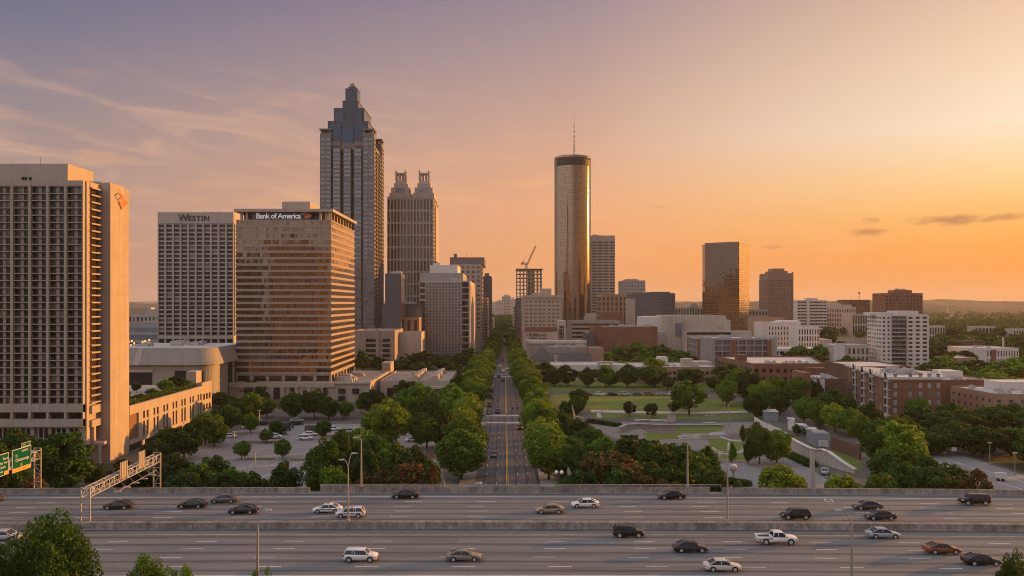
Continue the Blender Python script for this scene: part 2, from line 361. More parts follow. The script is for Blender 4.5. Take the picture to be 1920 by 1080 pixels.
# --- hills to the horizon
def make_hills():
    nx, ny = 240, 90
    xs = np.linspace(-8900, 8900, nx); ys = 1800+(15800-1800)*np.linspace(0, 1, ny)**1.5
    Xg, Yg = np.meshgrid(xs, ys); Z = np.zeros_like(Xg); r = np.random.default_rng(3)
    for k, (wl, am) in enumerate(((3200,24),(1500,16),(760,10),(330,5),(150,2.5))):
        for j in range(5):
            a = r.uniform(0, pi); ph = r.uniform(0, 2*pi)
            Z += am*.55*np.sin((Xg*cos(a)*.7+Yg*sin(a)*1.3)*2*pi/wl+ph)
    ramp = np.clip((Yg-1800)/1700, 0, 1)
    Z = (np.maximum(Z*.8+3, -3)+34*np.clip((Yg-4500)/11000, 0, 1))*ramp-1.5*(1-ramp)
    Z += r.normal(0, 2.2, Z.shape)*ramp
    v = np.stack([Xg, Yg, Z], -1).reshape(-1, 3); f = []
    for j in range(ny-1):
        for i in range(nx-1):
            a = j*nx+i; f.append((a, a+1, a+nx+1, a+nx))
    me = bpy.data.meshes.new('hills'); me.from_pydata(v.tolist(), [], f)
    me.materials.append(surf('wooded_hills', (.045,.05,.022), var=.5, scale=.006, fine=.05)); me.update()
    o = bpy.data.objects.new('hills', me); COL.objects.link(o); kind(o, 'structure')
make_hills()

# --- the avenue
ROADX0, ROADX1 = -6.8, 8.4
def road_mat(name, col, lanes, period, lo):
    """asphalt with darker oil and tyre tracks along the lanes, whose offset is stored in the mesh attribute 'lane'."""
    m = bpy.data.materials.new(name); nt, N, L, P = nodes(m)
    at = N.new('ShaderNodeAttribute'); at.attribute_name = 'lane'
    geo = N.new('ShaderNodeNewGeometry')
    mp = N.new('ShaderNodeMapping'); mp.inputs['Scale'].default_value = lanes; L.new(geo.outputs['Position'], mp.inputs[0])
    nz = N.new('ShaderNodeTexNoise'); nz.inputs['Scale'].default_value = 1; nz.inputs['Detail'].default_value = 5; L.new(mp.outputs[0], nz.inputs['Vector'])
    fz = N.new('ShaderNodeTexNoise'); fz.inputs['Scale'].default_value = 1.7; fz.inputs['Detail'].default_value = 6; fz.inputs['Roughness'].default_value = .7; L.new(geo.outputs['Position'], fz.inputs['Vector'])
    d = N.new('ShaderNodeMath'); d.operation = 'MULTIPLY_ADD'; d.inputs[1].default_value = 2*pi/period; d.inputs[2].default_value = lo; L.new(at.outputs['Fac'], d.inputs[0])
    cs = N.new('ShaderNodeMath'); cs.operation = 'COSINE'; L.new(d.outputs[0], cs.inputs[0])
    tr = N.new('ShaderNodeMapRange'); tr.inputs[1].default_value = .45; tr.inputs[2].default_value = 1.0; tr.inputs[3].default_value = 1.; tr.inputs[4].default_value = .52; L.new(cs.outputs[0], tr.inputs[0])
    n1 = N.new('ShaderNodeMapRange'); n1.inputs[1].default_value = .3; n1.inputs[2].default_value = .7; n1.inputs[3].default_value = .72; n1.inputs[4].default_value = 1.2; L.new(nz.outputs[0], n1.inputs[0])
    n2 = N.new('ShaderNodeMapRange'); n2.inputs[1].default_value = .3; n2.inputs[2].default_value = .7; n2.inputs[3].default_value = .88; n2.inputs[4].default_value = 1.1; L.new(fz.outputs[0], n2.inputs[0])
    a = N.new('ShaderNodeMath'); a.operation = 'MULTIPLY'; L.new(tr.outputs[0], a.inputs[0]); L.new(n1.outputs[0], a.inputs[1])
    b = N.new('ShaderNodeMath'); b.operation = 'MULTIPLY'; L.new(a.outputs[0], b.inputs[0]); L.new(n2.outputs[0], b.inputs[1])
    # sealed cracks: thin dark lines where a stretched noise crosses its middle, and broad resurfaced patches
    mp2 = N.new('ShaderNodeMapping'); mp2.inputs['Scale'].default_value = tuple(max(q, .05)*.33 for q in lanes); L.new(geo.outputs['Position'], mp2.inputs[0])
    cz = N.new('ShaderNodeTexNoise'); cz.inputs['Scale'].default_value = 1; cz.inputs['Detail'].default_value = 4; L.new(mp2.outputs[0], cz.inputs['Vector'])
    d0 = N.new('ShaderNodeMath'); d0.operation = 'SUBTRACT'; d0.inputs[1].default_value = .5; L.new(cz.outputs[0], d0.inputs[0])
    d1 = N.new('ShaderNodeMath'); d1.operation = 'ABSOLUTE'; L.new(d0.outputs[0], d1.inputs[0])
    cr = N.new('ShaderNodeMapRange'); cr.inputs[1].default_value = .0; cr.inputs[2].default_value = .007; cr.inputs[3].default_value = .62; cr.inputs[4].default_value = 1.; L.new(d1.outputs[0], cr.inputs[0])
    pr = N.new('ShaderNodeMapRange'); pr.inputs[1].default_value = .56; pr.inputs[2].default_value = .58; pr.inputs[3].default_value = 1.; pr.inputs[4].default_value = .86; L.new(cz.outputs[0], pr.inputs[0])
    e1 = N.new('ShaderNodeMath'); e1.operation = 'MULTIPLY'; L.new(cr.outputs[0], e1.inputs[0]); L.new(pr.outputs[0], e1.inputs[1])
    e2 = N.new('ShaderNodeMath'); e2.operation = 'MULTIPLY'; L.new(e1.outputs[0], e2.inputs[0]); L.new(b.outputs[0], e2.inputs[1])
    sc = N.new('ShaderNodeVectorMath'); sc.operation = 'SCALE'; sc.inputs[0].default_value = col; L.new(e2.outputs[0], sc.inputs['Scale'])
    L.new(sc.outputs[0], P.inputs['Base Color']); P.inputs['Roughness'].default_value = .72; P.inputs['Specular IOR Level'].default_value = .35
    return m
def lane_mesh(name, rows, mat):
    """rows: list of (list of (x,y,z), lane value)"""
    v = []; f = []; val = []; n = len(rows[0][0])
    for pts, l in rows: v += pts; val += [l]*n
    for j in range(len(rows)-1):
        for i in range(n-1):
            a = j*n+i; f.append((a, a+1, a+n+1, a+n))
    me = bpy.data.meshes.new(name); me.from_pydata(v, [], f); me.materials.append(mat)
    at = me.attributes.new('lane', 'FLOAT', 'POINT'); at.data.foreach_set('value', val); me.update()
    o = bpy.data.objects.new(name, me); COL.objects.link(o); return kind(o, 'structure')
ys = [150+i*40 for i in range(60)]
M['avenue'] = road_mat('avenue_asphalt', (.098,.094,.096), (1.2,.03,1), 2.53, 2*pi*(6.8+1.26)/2.53*-1+pi*0)
lane_mesh('avenue', [([(x, y, .02) for y in ys], x) for x in np.linspace(ROADX1, ROADX0, 25)], M['avenue'])
ks = MB()
for x0, x1 in ((ROADX0-3.6, ROADX0), (ROADX1, ROADX1+3.6)):
    for y0, y1 in ((150,279),(297,456),(468,700),(712,1500)): ks.box(x0, x1, y0, y1, 0, .13)
kind(ks.build('pavement', M['paving']), 'structure')
CENT = .8
mk = MB()
def strip(b, x0, x1, y0, y1, z=.028, mi=0): b.poly([(x0,y0,z),(x1,y0,z),(x1,y1,z),(x0,y1,z)], mi)
for y0, y1 in ((150,276),(300,452),(472,1500)):
    strip(mk, CENT-.24, CENT-.08, y0, y1, mi=1); strip(mk, CENT+.08, CENT+.24, y0, y1, mi=1)
for lx in (CENT-5.06, CENT-2.53, CENT+2.53, CENT+5.06):
    y = 152.
    while y < 900:
        if not (272 < y < 300 or 448 < y < 474): strip(mk, lx-.055, lx+.055, y, y+3)
        y += 10.5
for yc in (279.5, 296.5, 455, 470):
    for k in range(19): strip(mk, ROADX0+.4+k*.79, ROADX0+.8+k*.79, yc-1.3, yc+1.3)
for yc, a, b in ((276.5, CENT+.4, ROADX1), (300, ROADX0, CENT-.4)): strip(mk, a, b, yc-.3, yc+.3)
kind(mk.build('avenue_markings', [M['paint_w'], M['paint_y']]), 'structure')
# cross streets
b = MB()
b.poly([(-82,283,.012),(ROADX0,283,.012),(ROADX0,294,.012),(-82,294,.012)])
b.poly([(ROADX1,281,.012),(96,281,.012),(120,289,.012),(118,296,.012),(94,292,.012),(ROADX1,292,.012)])
b.poly([(-60,457,.012),(ROADX0,457,.012),(ROADX0,467,.012),(-60,467,.012)])
b.poly([(ROADX1,457,.012),(260,457,.012),(260,467,.012),(ROADX1,467,.012)])
b.poly([(14,362,.012),(104,362,.012),(118,350,.012),(122,360,.012),(104,372,.012),(14,372,.012)])
kind(b.build('side_street', M['asphalt']), 'structure')
# diagonal road on the right
rp = [G(1735,843),G(1790,849),G(1925,893),G(2050,940),G(2050,975),G(1860,920),G(1760,880)]
sheet('slip_road', [rp], M['lot'], .016)
b = MB()
def pxline(b, pts, w, z, mi=0):
    P = [np.array(G(*p)) for p in pts]
    for a, c in zip(P[:-1], P[1:]):
        d = c-a; n = np.array([-d[1], d[0]])/np.linalg.norm(d)*w/2
        b.poly([(*(a-n), z), (*(c-n), z), (*(c+n), z), (*(a+n), z)], mi)
pxline(b, [(1868,903),(1925,920)], .25, .024); pxline(b, [(1790,866),(1806,872)], .25, .024); pxline(b, [(1822,877),(1840,884)], .25, .024)
pxline(b, [(1742,852),(1925,905)], .18, .024)
kind(b.build('road_markings', M['paint_w']), 'structure')

# --- parking lot on the left and driveway
sheet('parking_lot', [[(-80,152),(-18,152),(-17,262),(-34,276),(-84,276),(-92,240)]], M['lot'], .012)
b = MB()
for (x, y, n, dx) in ((-66,206,6,2.8),(-52,176,7,2.8),(-46,228,8,2.7),(-72,246,10,2.7),(-46,258,9,2.7),(-64,192,4,2.8)):
    for k in range(n): b.poly([(x+k*dx,y,.02),(x+k*dx+.13,y,.02),(x+k*dx+1.2,y+5,.02),(x+k*dx+1.07,y+5,.02)])
b.poly([(-66,205.8,.021),(-47,205.8,.021),(-47,206,.021),(-66,206,.021)])
kind(b.build('bay_markings', M['paint_w']), 'structure')
b = MB()
for (x, y, w, d) in ((-69,213,7,2.4),(-57,212,9,2.4),(-79,238,12,4),(-58,250,9,3),(-44,244,6,3),(-36,262,10,4),(-22,214,4,12),(-64,179,8,2.2)):
    b.box(x, x+w, y, y+d, 0, .12)
kind(b.build('planting_island', M['mulch']), 'structure')
b = MB()
for (x, y, w, d) in ((-69,213,7,2.4),(-57,212,9,2.4)): b.box(x+.3, x+w-.3, y+.3, y+d-.3, .12, .2)
kind(b.build('island_grass', M['grass']), 'stuff')
# --- planted verge between highway and streets
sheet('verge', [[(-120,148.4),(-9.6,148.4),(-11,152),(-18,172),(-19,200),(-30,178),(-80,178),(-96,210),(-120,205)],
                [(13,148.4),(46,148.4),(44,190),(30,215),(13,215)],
                [G(1742,838),G(1790,845),G(1925,888),G(2050,932),G(2050,850),G(1940,815),G(1740,800)], [G(1640,880),G(1735,850),G(1862,922),G(1640,922)]], surf('shade_darkened_soil', (.038,.042,.018), var=.4, fine=1.5), .008)  # soil colour darkened to stand in for the shade of the trees

# --- the park
sheet('lawn', [pxpoly([(1036,738),(1150,737),(1250,742),(1350,750),(1435,760),(1440,768),(1330,772),(1100,768),(1036,768)]),
               pxpoly([(1108,776),(1130,776),(1290,777),(1440,778),(1432,787),(1108,783)]),
               pxpoly([(1275,801),(1358,800),(1352,812),(1262,812)]),
               pxpoly([(1205,812),(1275,812),(1285,822),(1215,826)]),
               pxpoly([(1326,822),(1346,821),(1397,830),(1385,845),(1352,852),(1334,842)]),
               pxpoly([(1350,853),(1398,848),(1408,862),(1352,864)]),
               pxpoly([(1382,806),(1408,808),(1412,822),(1392,816)]),
               pxpoly([(1558,845),(1604,852),(1620,880),(1598,878),(1560,855)])], M['grass'], .02)
sheet('plaza', [pxpoly([(1100,790),(1300,794),(1440,790),(1452,800),(1430,812),(1455,838),(1480,862),(1560,915),(1545,918),(1450,912),(1400,880),(1340,862),(1320,845),(1180,832),(1130,812)])], M['paving'], .01)
sheet('path', [pxpoly([(1108,768.5),(1300,772.5),(1440,769),(1440,772),(1300,777),(1108,773)]), pxpoly([(1119,772),(1124,772),(1129,783),(1119,783)])], surf('pale_path', (.42,.37,.32), var=.12), .026)
sheet('plaza_bed', [pxpoly([(1200,802),(1275,801),(1262,812),(1215,812)]), pxpoly([(1355,815),(1385,812),(1402,826),(1360,822)])], surf('bare_earth', (.13,.105,.085), var=.25), .022)
sheet('driveway', [pxpoly([(1350,868),(1395,868),(1420,880),(1470,918),(1368,918)]), pxpoly([(1470,852),(1482,856),(1560,905),(1575,918),(1490,918),(1470,880)])], M['lot'], .018)
sheet('path_curve', [pxpoly([(1350,852),(1385,847),(1400,840),(1403,843),(1390,851),(1352,856)])], M['kerb'], .03)
sheet('far_lawn', [[(16,374),(20,380),(180,395),(180,450),(12,450)]], M['grass'], .01)

# ================================================================== HIGHWAY
HZ = 7.0
def HD(d, x): return d-1.7e-4*(x+12)**2
HX = [-260+10*i for i in range(53)]
M['hwy'] = road_mat('highway_concrete_asphalt', (.164,.164,.168), (.035,.9,1), 3.4, -2*pi*137.1/3.4+pi)
M['hwy2'] = road_mat('highway_asphalt', (.164,.164,.168), (.035,.9,1), 3.75, -2*pi*113.5/3.75+pi)
lane_mesh('highway', [([(x, HD(d, x), HZ) for x in HX], d) for d in np.linspace(124.3, 148.0, 60)], M['hwy'])
lane_mesh('highway_near', [([(x, HD(d, x), HZ) for x in HX], d) for d in np.linspace(94, 124.0, 70)], M['hwy2'])
b = MB()   # deck body and retaining walls below it
for x0, x1 in zip(HX[:-1], HX[1:]):
    for d0, d1, zb in ((94, 147.9, 5.6),):
        b.hexa(((x0,HD(d0,x0),zb),(x1,HD(d0,x1),zb),(x1,HD(d1,x1),zb),(x0,HD(d1,x0),zb),(x0,HD(d0,x0),HZ-.03),(x1,HD(d0,x1),HZ-.03),(x1,HD(d1,x1),HZ-.03),(x0,HD(d1,x0),HZ-.03)))
    if not (-20 < x0 < 20):
        for d in (94.5, 147.4): b.hexa(((x0,HD(d,x0)-.3,0),(x1,HD(d,x1)-.3,0),(x1,HD(d,x1)+.3,0),(x0,HD(d,x0)+.3,0),(x0,HD(d,x0)-.3,5.6),(x1,HD(d,x1)-.3,5.6),(x1,HD(d,x1)+.3,5.6),(x0,HD(d,x0)+.3,5.6)))
kind(b.build('highway_embankment', M['barrier']), 'structure')
# markings
b = MB()
def hline(b, d, w, mi=0, x0=-255, x1=255):
    xs = [x for x in range(x0, x1+1, 10)]
    for a, c in zip(xs[:-1], xs[1:]): b.poly([(a,HD(d-w/2,a),HZ+.006),(c,HD(d-w/2,c),HZ+.006),(c,HD(d+w/2,c),HZ+.006),(a,HD(d+w/2,a),HZ+.006)], mi)
hline(b, 143.9, .20); hline(b, 127.6, .22, 1); hline(b, 120.5, .26, 1); hline(b, 102.3, .2)
for d, px in ((140.2, 914), (137.1, 895), (133.9, 757), (130.3, 748), (117.03, 882), (113.5, 873), (109.7, 847), (105.8, 688)):
    x0 = PX(px-(44 if d < 122 else 35)/2, d); k0 = -20
    for k in range(k0, 20):
        x = x0+k*12.85; xe = x+3.05
        b.poly([(x,HD(d-.08,x),HZ+.006),(xe,HD(d-.08,xe),HZ+.006),(xe,HD(d+.08,xe),HZ+.006),(x,HD(d+.08,x),HZ+.006)])
# worn diamond of the car-pool lane
pts = [G(1545,935,HZ),G(1549,940,HZ),G(1563,941.5,HZ),G(1559,936.5,HZ)]
for i in range(4):
    a = np.array(pts[i]); c = np.array(pts[(i+1) % 4]); d = c-a; n = np.array([-d[1],d[0]])/np.linalg.norm(d)*.09
    b.poly([(*(a-n),HZ+.006),(*(c-n),HZ+.006),(*(c+n),HZ+.006),(*(a+n),HZ+.006)])
kind(b.build('highway_markings', [M['paint_w'], surf('worn_yellow_paint', (.55,.34,.10), var=.3, fine=2)]), 'structure')
# barriers (jersey profile), each run one thing
def jersey(name, prof, x0, x1, label, step=6.0):
    r = thing(name, label, 'barrier', ((x0+x1)/2, HD(prof[0][0], (x0+x1)/2), HZ))
    b = MB(); xs = np.arange(x0, x1+.01, step)
    for a, c in zip(xs[:-1], xs[1:]):
        A = [(a+.02, HD(d, a), HZ+z) for d, z in prof]; B = [(c-.02, HD(d, c), HZ+z) for d, z in prof]; n = len(prof)
        for k in range(n): b.poly([A[k], B[k], B[(k+1) % n], A[(k+1) % n]])
        b.poly(A[::-1]); b.poly(B)
    b.build('concrete_panel', M['barrier'], r); return r
jersey('median_barrier', [(123.2,0),(123.35,.28),(123.55,.95),(124.75,.95),(124.95,.28),(125.1,0)], -252, 252, 'long stained concrete barrier dividing the two carriageways of the highway')
def far_bar(x0, x1, label, h): return jersey('parapet_barrier', [(146.9,0),(147.05,.3),(147.25,h),(147.65,h),(147.75,0)], x0, x1, label)
far_bar(-252, -34.2, 'weathered concrete highway parapet in front of the hotel and car park', .88)
far_bar(-34, 40, 'concrete bridge parapet under the metal railing where the highway crosses the avenue', .98)
far_bar(40.2, 252.2, 'weathered concrete parapet along the far edge of the highway right of the railing', .88)
r = thing('railing', 'low metal pipe railing on top of the bridge parapet over the avenue', 'railing', (3, HD(147.45, 3), HZ+.98))
b = MB()
for x0 in np.arange(-34, 39.9, 2): b.tube((x0,HD(147.45,x0),HZ+1.42),(x0+2,HD(147.45,x0+2),HZ+1.42),.045,n=6); b.tube((x0,HD(147.45,x0),HZ+1.2),(x0+2,HD(147.45,x0+2),HZ+1.2),.03,n=6)
b.build('rail', M['rail'], r)
for x in np.arange(-34, 40.1, 3.7):
    b = MB(); b.tube((x,HD(147.45,x),HZ+.95),(x,HD(147.45,x),HZ+1.42),.04,n=6); b.build('post', M['rail'], r)
# ================================================================== BUILDINGS
PANES = {}
def rect(x0, x1, y0, y1): return [(x0,y0),(x1,y0),(x1,y1),(x0,y1)]
def bx(px0, px1, D, depth): return rect(PX(px0, D), PX(px1, D), D, D+depth)
class Bld:
    def __init__(s, name, label, cat, foot, z1, wall, roof='roof', z0=0., parapet=.9, group=None, core=True):
        xs = [p[0] for p in foot]; ys_ = [p[1] for p in foot]
        s.foot = foot; s.z0 = z0; s.z1 = z1; s.wm = M[wall]; s.quota = 100; s.glass = []; s.rem = MB()
        s.root = thing(name, label, cat, (sum(xs)/len(xs), sum(ys_)/len(ys_), z0), 0, group)
        s.w = MB()
        if core: s.w.prism(foot, z0, z1)
        if parapet: s.parapet(foot, z1, parapet)
        s.roofm = M[roof]; s.roofs = MB()
        if roof: s.addroof(foot, z1)
    def frame(s, p0, p1):
        dx, dy = p1[0]-p0[0], p1[1]-p0[1]; l = math.hypot(dx, dy); return (p0, (dx/l, dy/l), (dy/l, -dx/l)), l
    def parapet(s, foot, z, h, t=.35):
        for i in range(len(foot)):
            fr, l = s.frame(foot[i], foot[(i+1) % len(foot)]); s.w.fbox(fr, 0, l-t, z, z+h, -t, 0)
    def addroof(s, foot, z):
        cx = sum(p[0] for p in foot)/len(foot); cy = sum(p[1] for p in foot)/len(foot)
        s.roofs.poly([(p[0]+(cx-p[0])*.03, p[1]+(cy-p[1])*.03, z+.06) for p in foot])
    def edge(s, i): return s.foot[i], s.foot[(i+1) % len(s.foot)]
    def pane(s, fr, u0, u1, v0, v1, n, gm, name):
        (ox, oy), (ux, uy), (nx, ny) = fr
        w, h = u1-u0, v1-v0; k = random.randrange(6); key = (round(w,2), round(h,2), round(ux,3), round(uy,3), k, gm)
        t = [((-.5,-.5)), (.5,-.5), (.5,.5), (-.5,.5)]
        if key not in PANES:
            r = random.Random(hash(key) & 0xffff); a, c = r.uniform(-.006,.006), r.uniform(-.008,.008)
            mb = MB(); mb.poly([(ux*w*a_+nx*(a*w*a_+c*h*b_), uy*w*a_+ny*(a*w*a_+c*h*b_), h*b_) for a_, b_ in t])
            PANES[key] = mb.mesh('window', M[gm])
        u, v = (u0+u1)/2, (v0+v1)/2; p = (ox+ux*u+nx*n, oy+uy*u+ny*n, v)
        if s.quota > 0:
            s.quota -= 1; L = s.root.location; put(name, PANES[key], s.root, (p[0]-L[0], p[1]-L[1], p[2]-L[2]))
        else:
            if gm not in s.glass: s.glass.append(gm)
            a, c = random.uniform(-.006,.006), random.uniform(-.008,.008)
            s.rem.poly([(p[0]+ux*w*a_+nx*(a*w*a_+c*h*b_), p[1]+uy*w*a_+ny*(a*w*a_+c*h*b_), p[2]+h*b_) for a_, b_ in t], s.glass.index(gm))
    def row(s, fr, us, v0, v1, n, gm, name='window_band'):
        (ox, oy), (ux, uy), (nx, ny) = fr; b = MB()
        for u0, u1 in us:
            a, c = random.uniform(-.008,.008), random.uniform(-.010,.010); w, h = u1-u0, v1-v0; u, v = (u0+u1)/2, (v0+v1)/2
            b.poly([(ox+ux*(u+w*p)+nx*(n+a*w*p+c*h*q), oy+uy*(u+w*p)+ny*(n+a*w*p+c*h*q), v+h*q) for p, q in ((-.5,-.5),(.5,-.5),(.5,.5),(-.5,.5))])
        if s.quota > 0: s.quota -= 1; b.build(name, M[gm], s.root)
        else:
            if gm not in s.glass: s.glass.append(gm)
            i0 = len(s.rem.v); s.rem.v += b.v; s.rem.f += [tuple(q+i0 for q in f) for f in b.f]; s.rem.m += [s.glass.index(gm)]*len(b.f)
    def fac(s, e, nx, nz, pier=.5, span=.6, d=.3, gm='gl_dark', mode='cell', z0=None, z1=None, u0=0., u1=None, sd=.8, sub=1, win='window', skip=None, inset=0.):
        """lattice of piers and floor bands standing proud of a wall, with a pane in every opening."""
        p0, p1 = s.edge(e) if isinstance(e, int) else e
        fr, l = s.frame(p0, p1); u1 = l if u1 is None else (l+u1 if u1 < 0 else u1); z0 = s.z0 if z0 is None else z0; z1 = s.z1 if z1 is None else z1
        du = (u1-u0)/nx; dz = (z1-z0)/nz
        if pier:
            for i in range(nx+1):
                c = u0+i*du; s.w.fbox(fr, max(u0, c-pier/2), min(u1, c+pier/2), z0, z1, -.05, d)
        if span:
            for j in range(nz+1):
                c = z0+j*dz; s.w.fbox(fr, u0+.04, u1-.04, max(z0+.02, c-span/2), min(z1-.02, c+span/2), -.05, d*sd)
        for j in range(nz):
            va, vb = z0+j*dz+span/2, z0+(j+1)*dz-span/2
            if mode == 'row':
                n = nx*sub; us = [(u0+k*(u1-u0)/n+.03, u0+(k+1)*(u1-u0)/n-.03) for k in range(n)]
                s.row(fr, us, va, vb, .04, gm); continue
            for i in range(nx):
                if skip and skip(i, j): continue
                ua, ub = u0+i*du+pier/2, u0+(i+1)*du-pier/2
                for k in range(sub):
                    s.pane(fr, ua+k*(ub-ua)/sub+.02+inset, ua+(k+1)*(ub-ua)/sub-.02-inset, va, vb, .04, gm, win)
    def part(s, name, mat, fn, smooth=False):
        b = MB(); fn(b); return b.build(name, M[mat] if isinstance(mat, str) else mat, s.root, smooth)
    def units(s, n, seed, foot=None, z=None, h=(1.2,3.0), w=(2,6)):
        """rooftop machinery: each unit a part with a grille band."""
        r = random.Random(seed); foot = foot or s.foot; z = s.z1 if z is None else z
        x0, x1 = min(p[0] for p in foot), max(p[0] for p in foot); y0, y1 = min(p[1] for p in foot), max(p[1] for p in foot)
        for k in range(int(n*1.6)):
            a, b_, c = r.uniform(*w), r.uniform(*w), r.uniform(*h); x = r.uniform(x0+1, max(x0+1.1, x1-a-1)); y = r.uniform(y0+1, max(y0+1.1, y1-b_-1))
            m = MB(); m.box(x, x+a, y, y+b_, z+.06, z+c); m.box(x+.2, x+a-.2, y-.08, y, z+c*.45, z+c*.85); m.box(x+a*.3, x+a*.7, y+b_*.3, y+b_*.7, z+c, z+c+.4)
            m.build('rooftop_unit', M['unit'], s.root)
    def done(s):
        if s.w.v: s.w.build('wall', s.wm, s.root)
        if s.roofs.v: s.roofs.build('roof', s.roofm, s.root)
        if s.rem.v: kind(s.rem.build('window', [M[g_] for g_ in s.glass], s.root), 'stuff')
        return s.root
def emblem(b, fr_pt):
    """slanted flag-like mark of striped parallelograms; fr_pt(u,v,n) maps the unit square to 3-D."""
    def quad(c, mi, n=.05): b.poly([fr_pt(u, v, n) for u, v in c], mi)
    quad([(0,.73),(.24,.92),(.48,.76),(.24,.47)], 1, .05)
    for a in (.12, .55): quad([(.05+a*.22,.71-a*.20),(.26+a*.22,.88-a*.14),(.31+a*.22,.84-a*.14),(.10+a*.22,.66-a*.20)], 2, .07)
    quad([(.27,.94),(.39,1.0),(.63,.83),(.51,.77)], 0, .09); quad([(.51,.76),(.62,.82),(.81,.68),(.31,.48)], 0, .10)
    quad([(.35,.42),(.85,.64),(1.0,.47),(.53,.02)], 0, .11); quad([(.23,.46),(.28,.44),(.53,.0),(.50,-.03)], 1, .12)

# ---- 1 balcony hotel at the left edge
def hotel():
    D0 = 205.3; xr = PX(160, D0); bay = 33.4/F*D0; x0 = xr-6*bay; zr = PZ(339.5, D0)
    b = Bld('hotel', 'tall tan concrete hotel with dark balcony grid and sunlit windowless shaft at left edge', 'hotel', rect(x0, xr, D0, 228), zr, 'tan_plain', parapet=.0)
    w = b.w; zt, zb = PZ(350, D0), PZ(757, D0)
    fr, l = b.frame(*b.edge(0))
    nz = 30; dz = (zt-zb)/nz
    for i in range(7):   # strong piers
        c = i*bay; w.fbox(fr, max(0, c-.34), min(l, c+.34), PZ(800, D0), zt+.1, -.05, 1.1)
    for j in range(nz+1): w.fbox(fr, .05, l-.05, zb+j*dz-.11, zb+j*dz+.11, -.05, .95)
    for i in range(6):   # set-back fins between the two windows of a bay
        c = i*bay+bay/2; w.fbox(fr, c-.42, c+.42, zb, zt, -.05, .28 if i < 5 else .16)
    w.fbox(fr, -.0, l, zt+.1, zr+.0, -.05, 1.12); w.fbox(fr, 0, l, PZ(772, D0), zb-.1, -.05, 1.12); w.fbox(fr, 0, l, PZ(799, D0), PZ(785, D0), -.05, 1.12)
    order = sorted([(j, i) for j in range(nz) for i in range(6)], key=lambda q: (q[1] < 1, random.random()))
    for j, i in order:
        for h in (0, 1):
            u0 = i*bay+.36 if h == 0 else i*bay+bay/2+.44; u1 = i*bay+bay/2-.44 if h == 0 else (i+1)*bay-.36
            b.pane(fr, u0, u1, zb+j*dz+.12, zb+(j+1)*dz-.12, .05, 'gl_room', 'window')
    rails = MB()
    for j in range(nz): rails.fbox(fr, .06, l-.06, zb+j*dz+.30, zb+j*dz+.36, .82, .86); rails.fbox(fr, .06, l-.06, zb+j*dz+.55, zb+j*dz+.61, .82, .86)
    rails.build('balcony_rail', M['steel_dark'], b.root)
    for i in range(6): b.pane(fr, i*bay+.5, (i+1)*bay-.5, PZ(785, D0)+.05, PZ(772, D0)-.05, .06, 'gl_dark', 'window')
    for i in range(6):
        for z0_, z1_ in ((PZ(822, D0), PZ(803, D0)), (PZ(850, D0), PZ(827, D0))):
            for k in range(3):
                if (i, k) != (5, 2): b.pane(fr, i*bay+.5+k*1.35, i*bay+1.5+k*1.35, z0_, z1_, .06, 'gl_dark', 'window')
        w.fbox(fr, i*bay+.1, (i+1)*bay-.1, PZ(826, D0), PZ(823, D0), -.05, .5)
    # right flank between slab and shaft
    fr2, l2 = b.frame((xr, D0), (xr, 212.0))
    w.fbox(fr2, 0, 1.5, 0, zr+.0, -.05, .35)
    for j in range(nz+1): w.fbox(fr2, 1.52, 6.5, zb+j*dz-.22, zb+j*dz+.16, -.05, 1.0)
    for j in range(nz): b.pane(fr2, 1.7, 6.3, zb+j*dz+.2, zb+(j+1)*dz-.25, .08, 'gl_bronze', 'window')
    w.fbox(fr2, 1.52, 6.68, zt+.2, zr, -.05, .5); w.fbox(fr2, 1.52, 6.68, PZ(775, 208), PZ(760, 208), -.05, 1.0); w.fbox(fr2, 1.52, 6.68, PZ(800, 208), PZ(787, 208), -.05, 1.0)
    w.fbox(fr2, 2.6, 3.6, 0, PZ(800, 208), -.05, .9); b.pane(fr2, 4.0, 6.4, 6, PZ(802, 208), .08, 'gl_dark', 'window')
    # penthouse
    xp = PX(127, 208); pw = MB(); pw.box(x0-6, xp, 208, 221, zr, PZ(307, 208)); 
    ph = pw.build('penthouse', M['tan_plain'], b.root)
    for px in (43, 48.5, 57): b.part('louvre', 'dark', lambda m: m.box(PX(px-2.2,208), PX(px+2.2,208), 207.9, 208.05, PZ(338,208), PZ(332,208)))
    # shaft
    xs = PX(207, 212); sh = MB(); sh.box(xs-8.5, xs, 212, 222.6, 0, PZ(346, 212))
    sh.box(xs-6, xs-.6, 213, 221, PZ(346, 212), PZ(344, 212)+.4)
    s = sh.build('shaft', M['tan'], b.root)
    lg = MB(); emblem(lg, lambda u, v, n: (xs+n, 212+1.9+u*8.0, 67.6+v*4.6)); lg.build('emblem', [M['logo_red'], M['logo_blue'], M['logo_pale']], s)
    cp = MB(); cp.box(xs-7.5, xs-.8, 208.2, 211.9, 4.6, 5.4); cp.box(xs-1.6, xs-.9, 208.4, 209.1, 0, 4.6); cp.box(xs-7.2, xs-6.4, 208.4, 209.1, 0, 4.6); cp.build('entrance_canopy', M['tan_plain'], b.root)
    an = MB()
    for px, h in ((72, 4.5), (114, 1.8), (31, 1.2)): an.tube((PX(px,210), 211, PZ(307,208)), (PX(px,210), 211, PZ(307,208)+h*.55), .06, n=5)
    an.build('antenna', M['steel_dark'], b.root)
    w.box(xr-4, xr-.2, 214, 226, zr, zr+1.2)
    b.done(); return xs
XS = hotel()
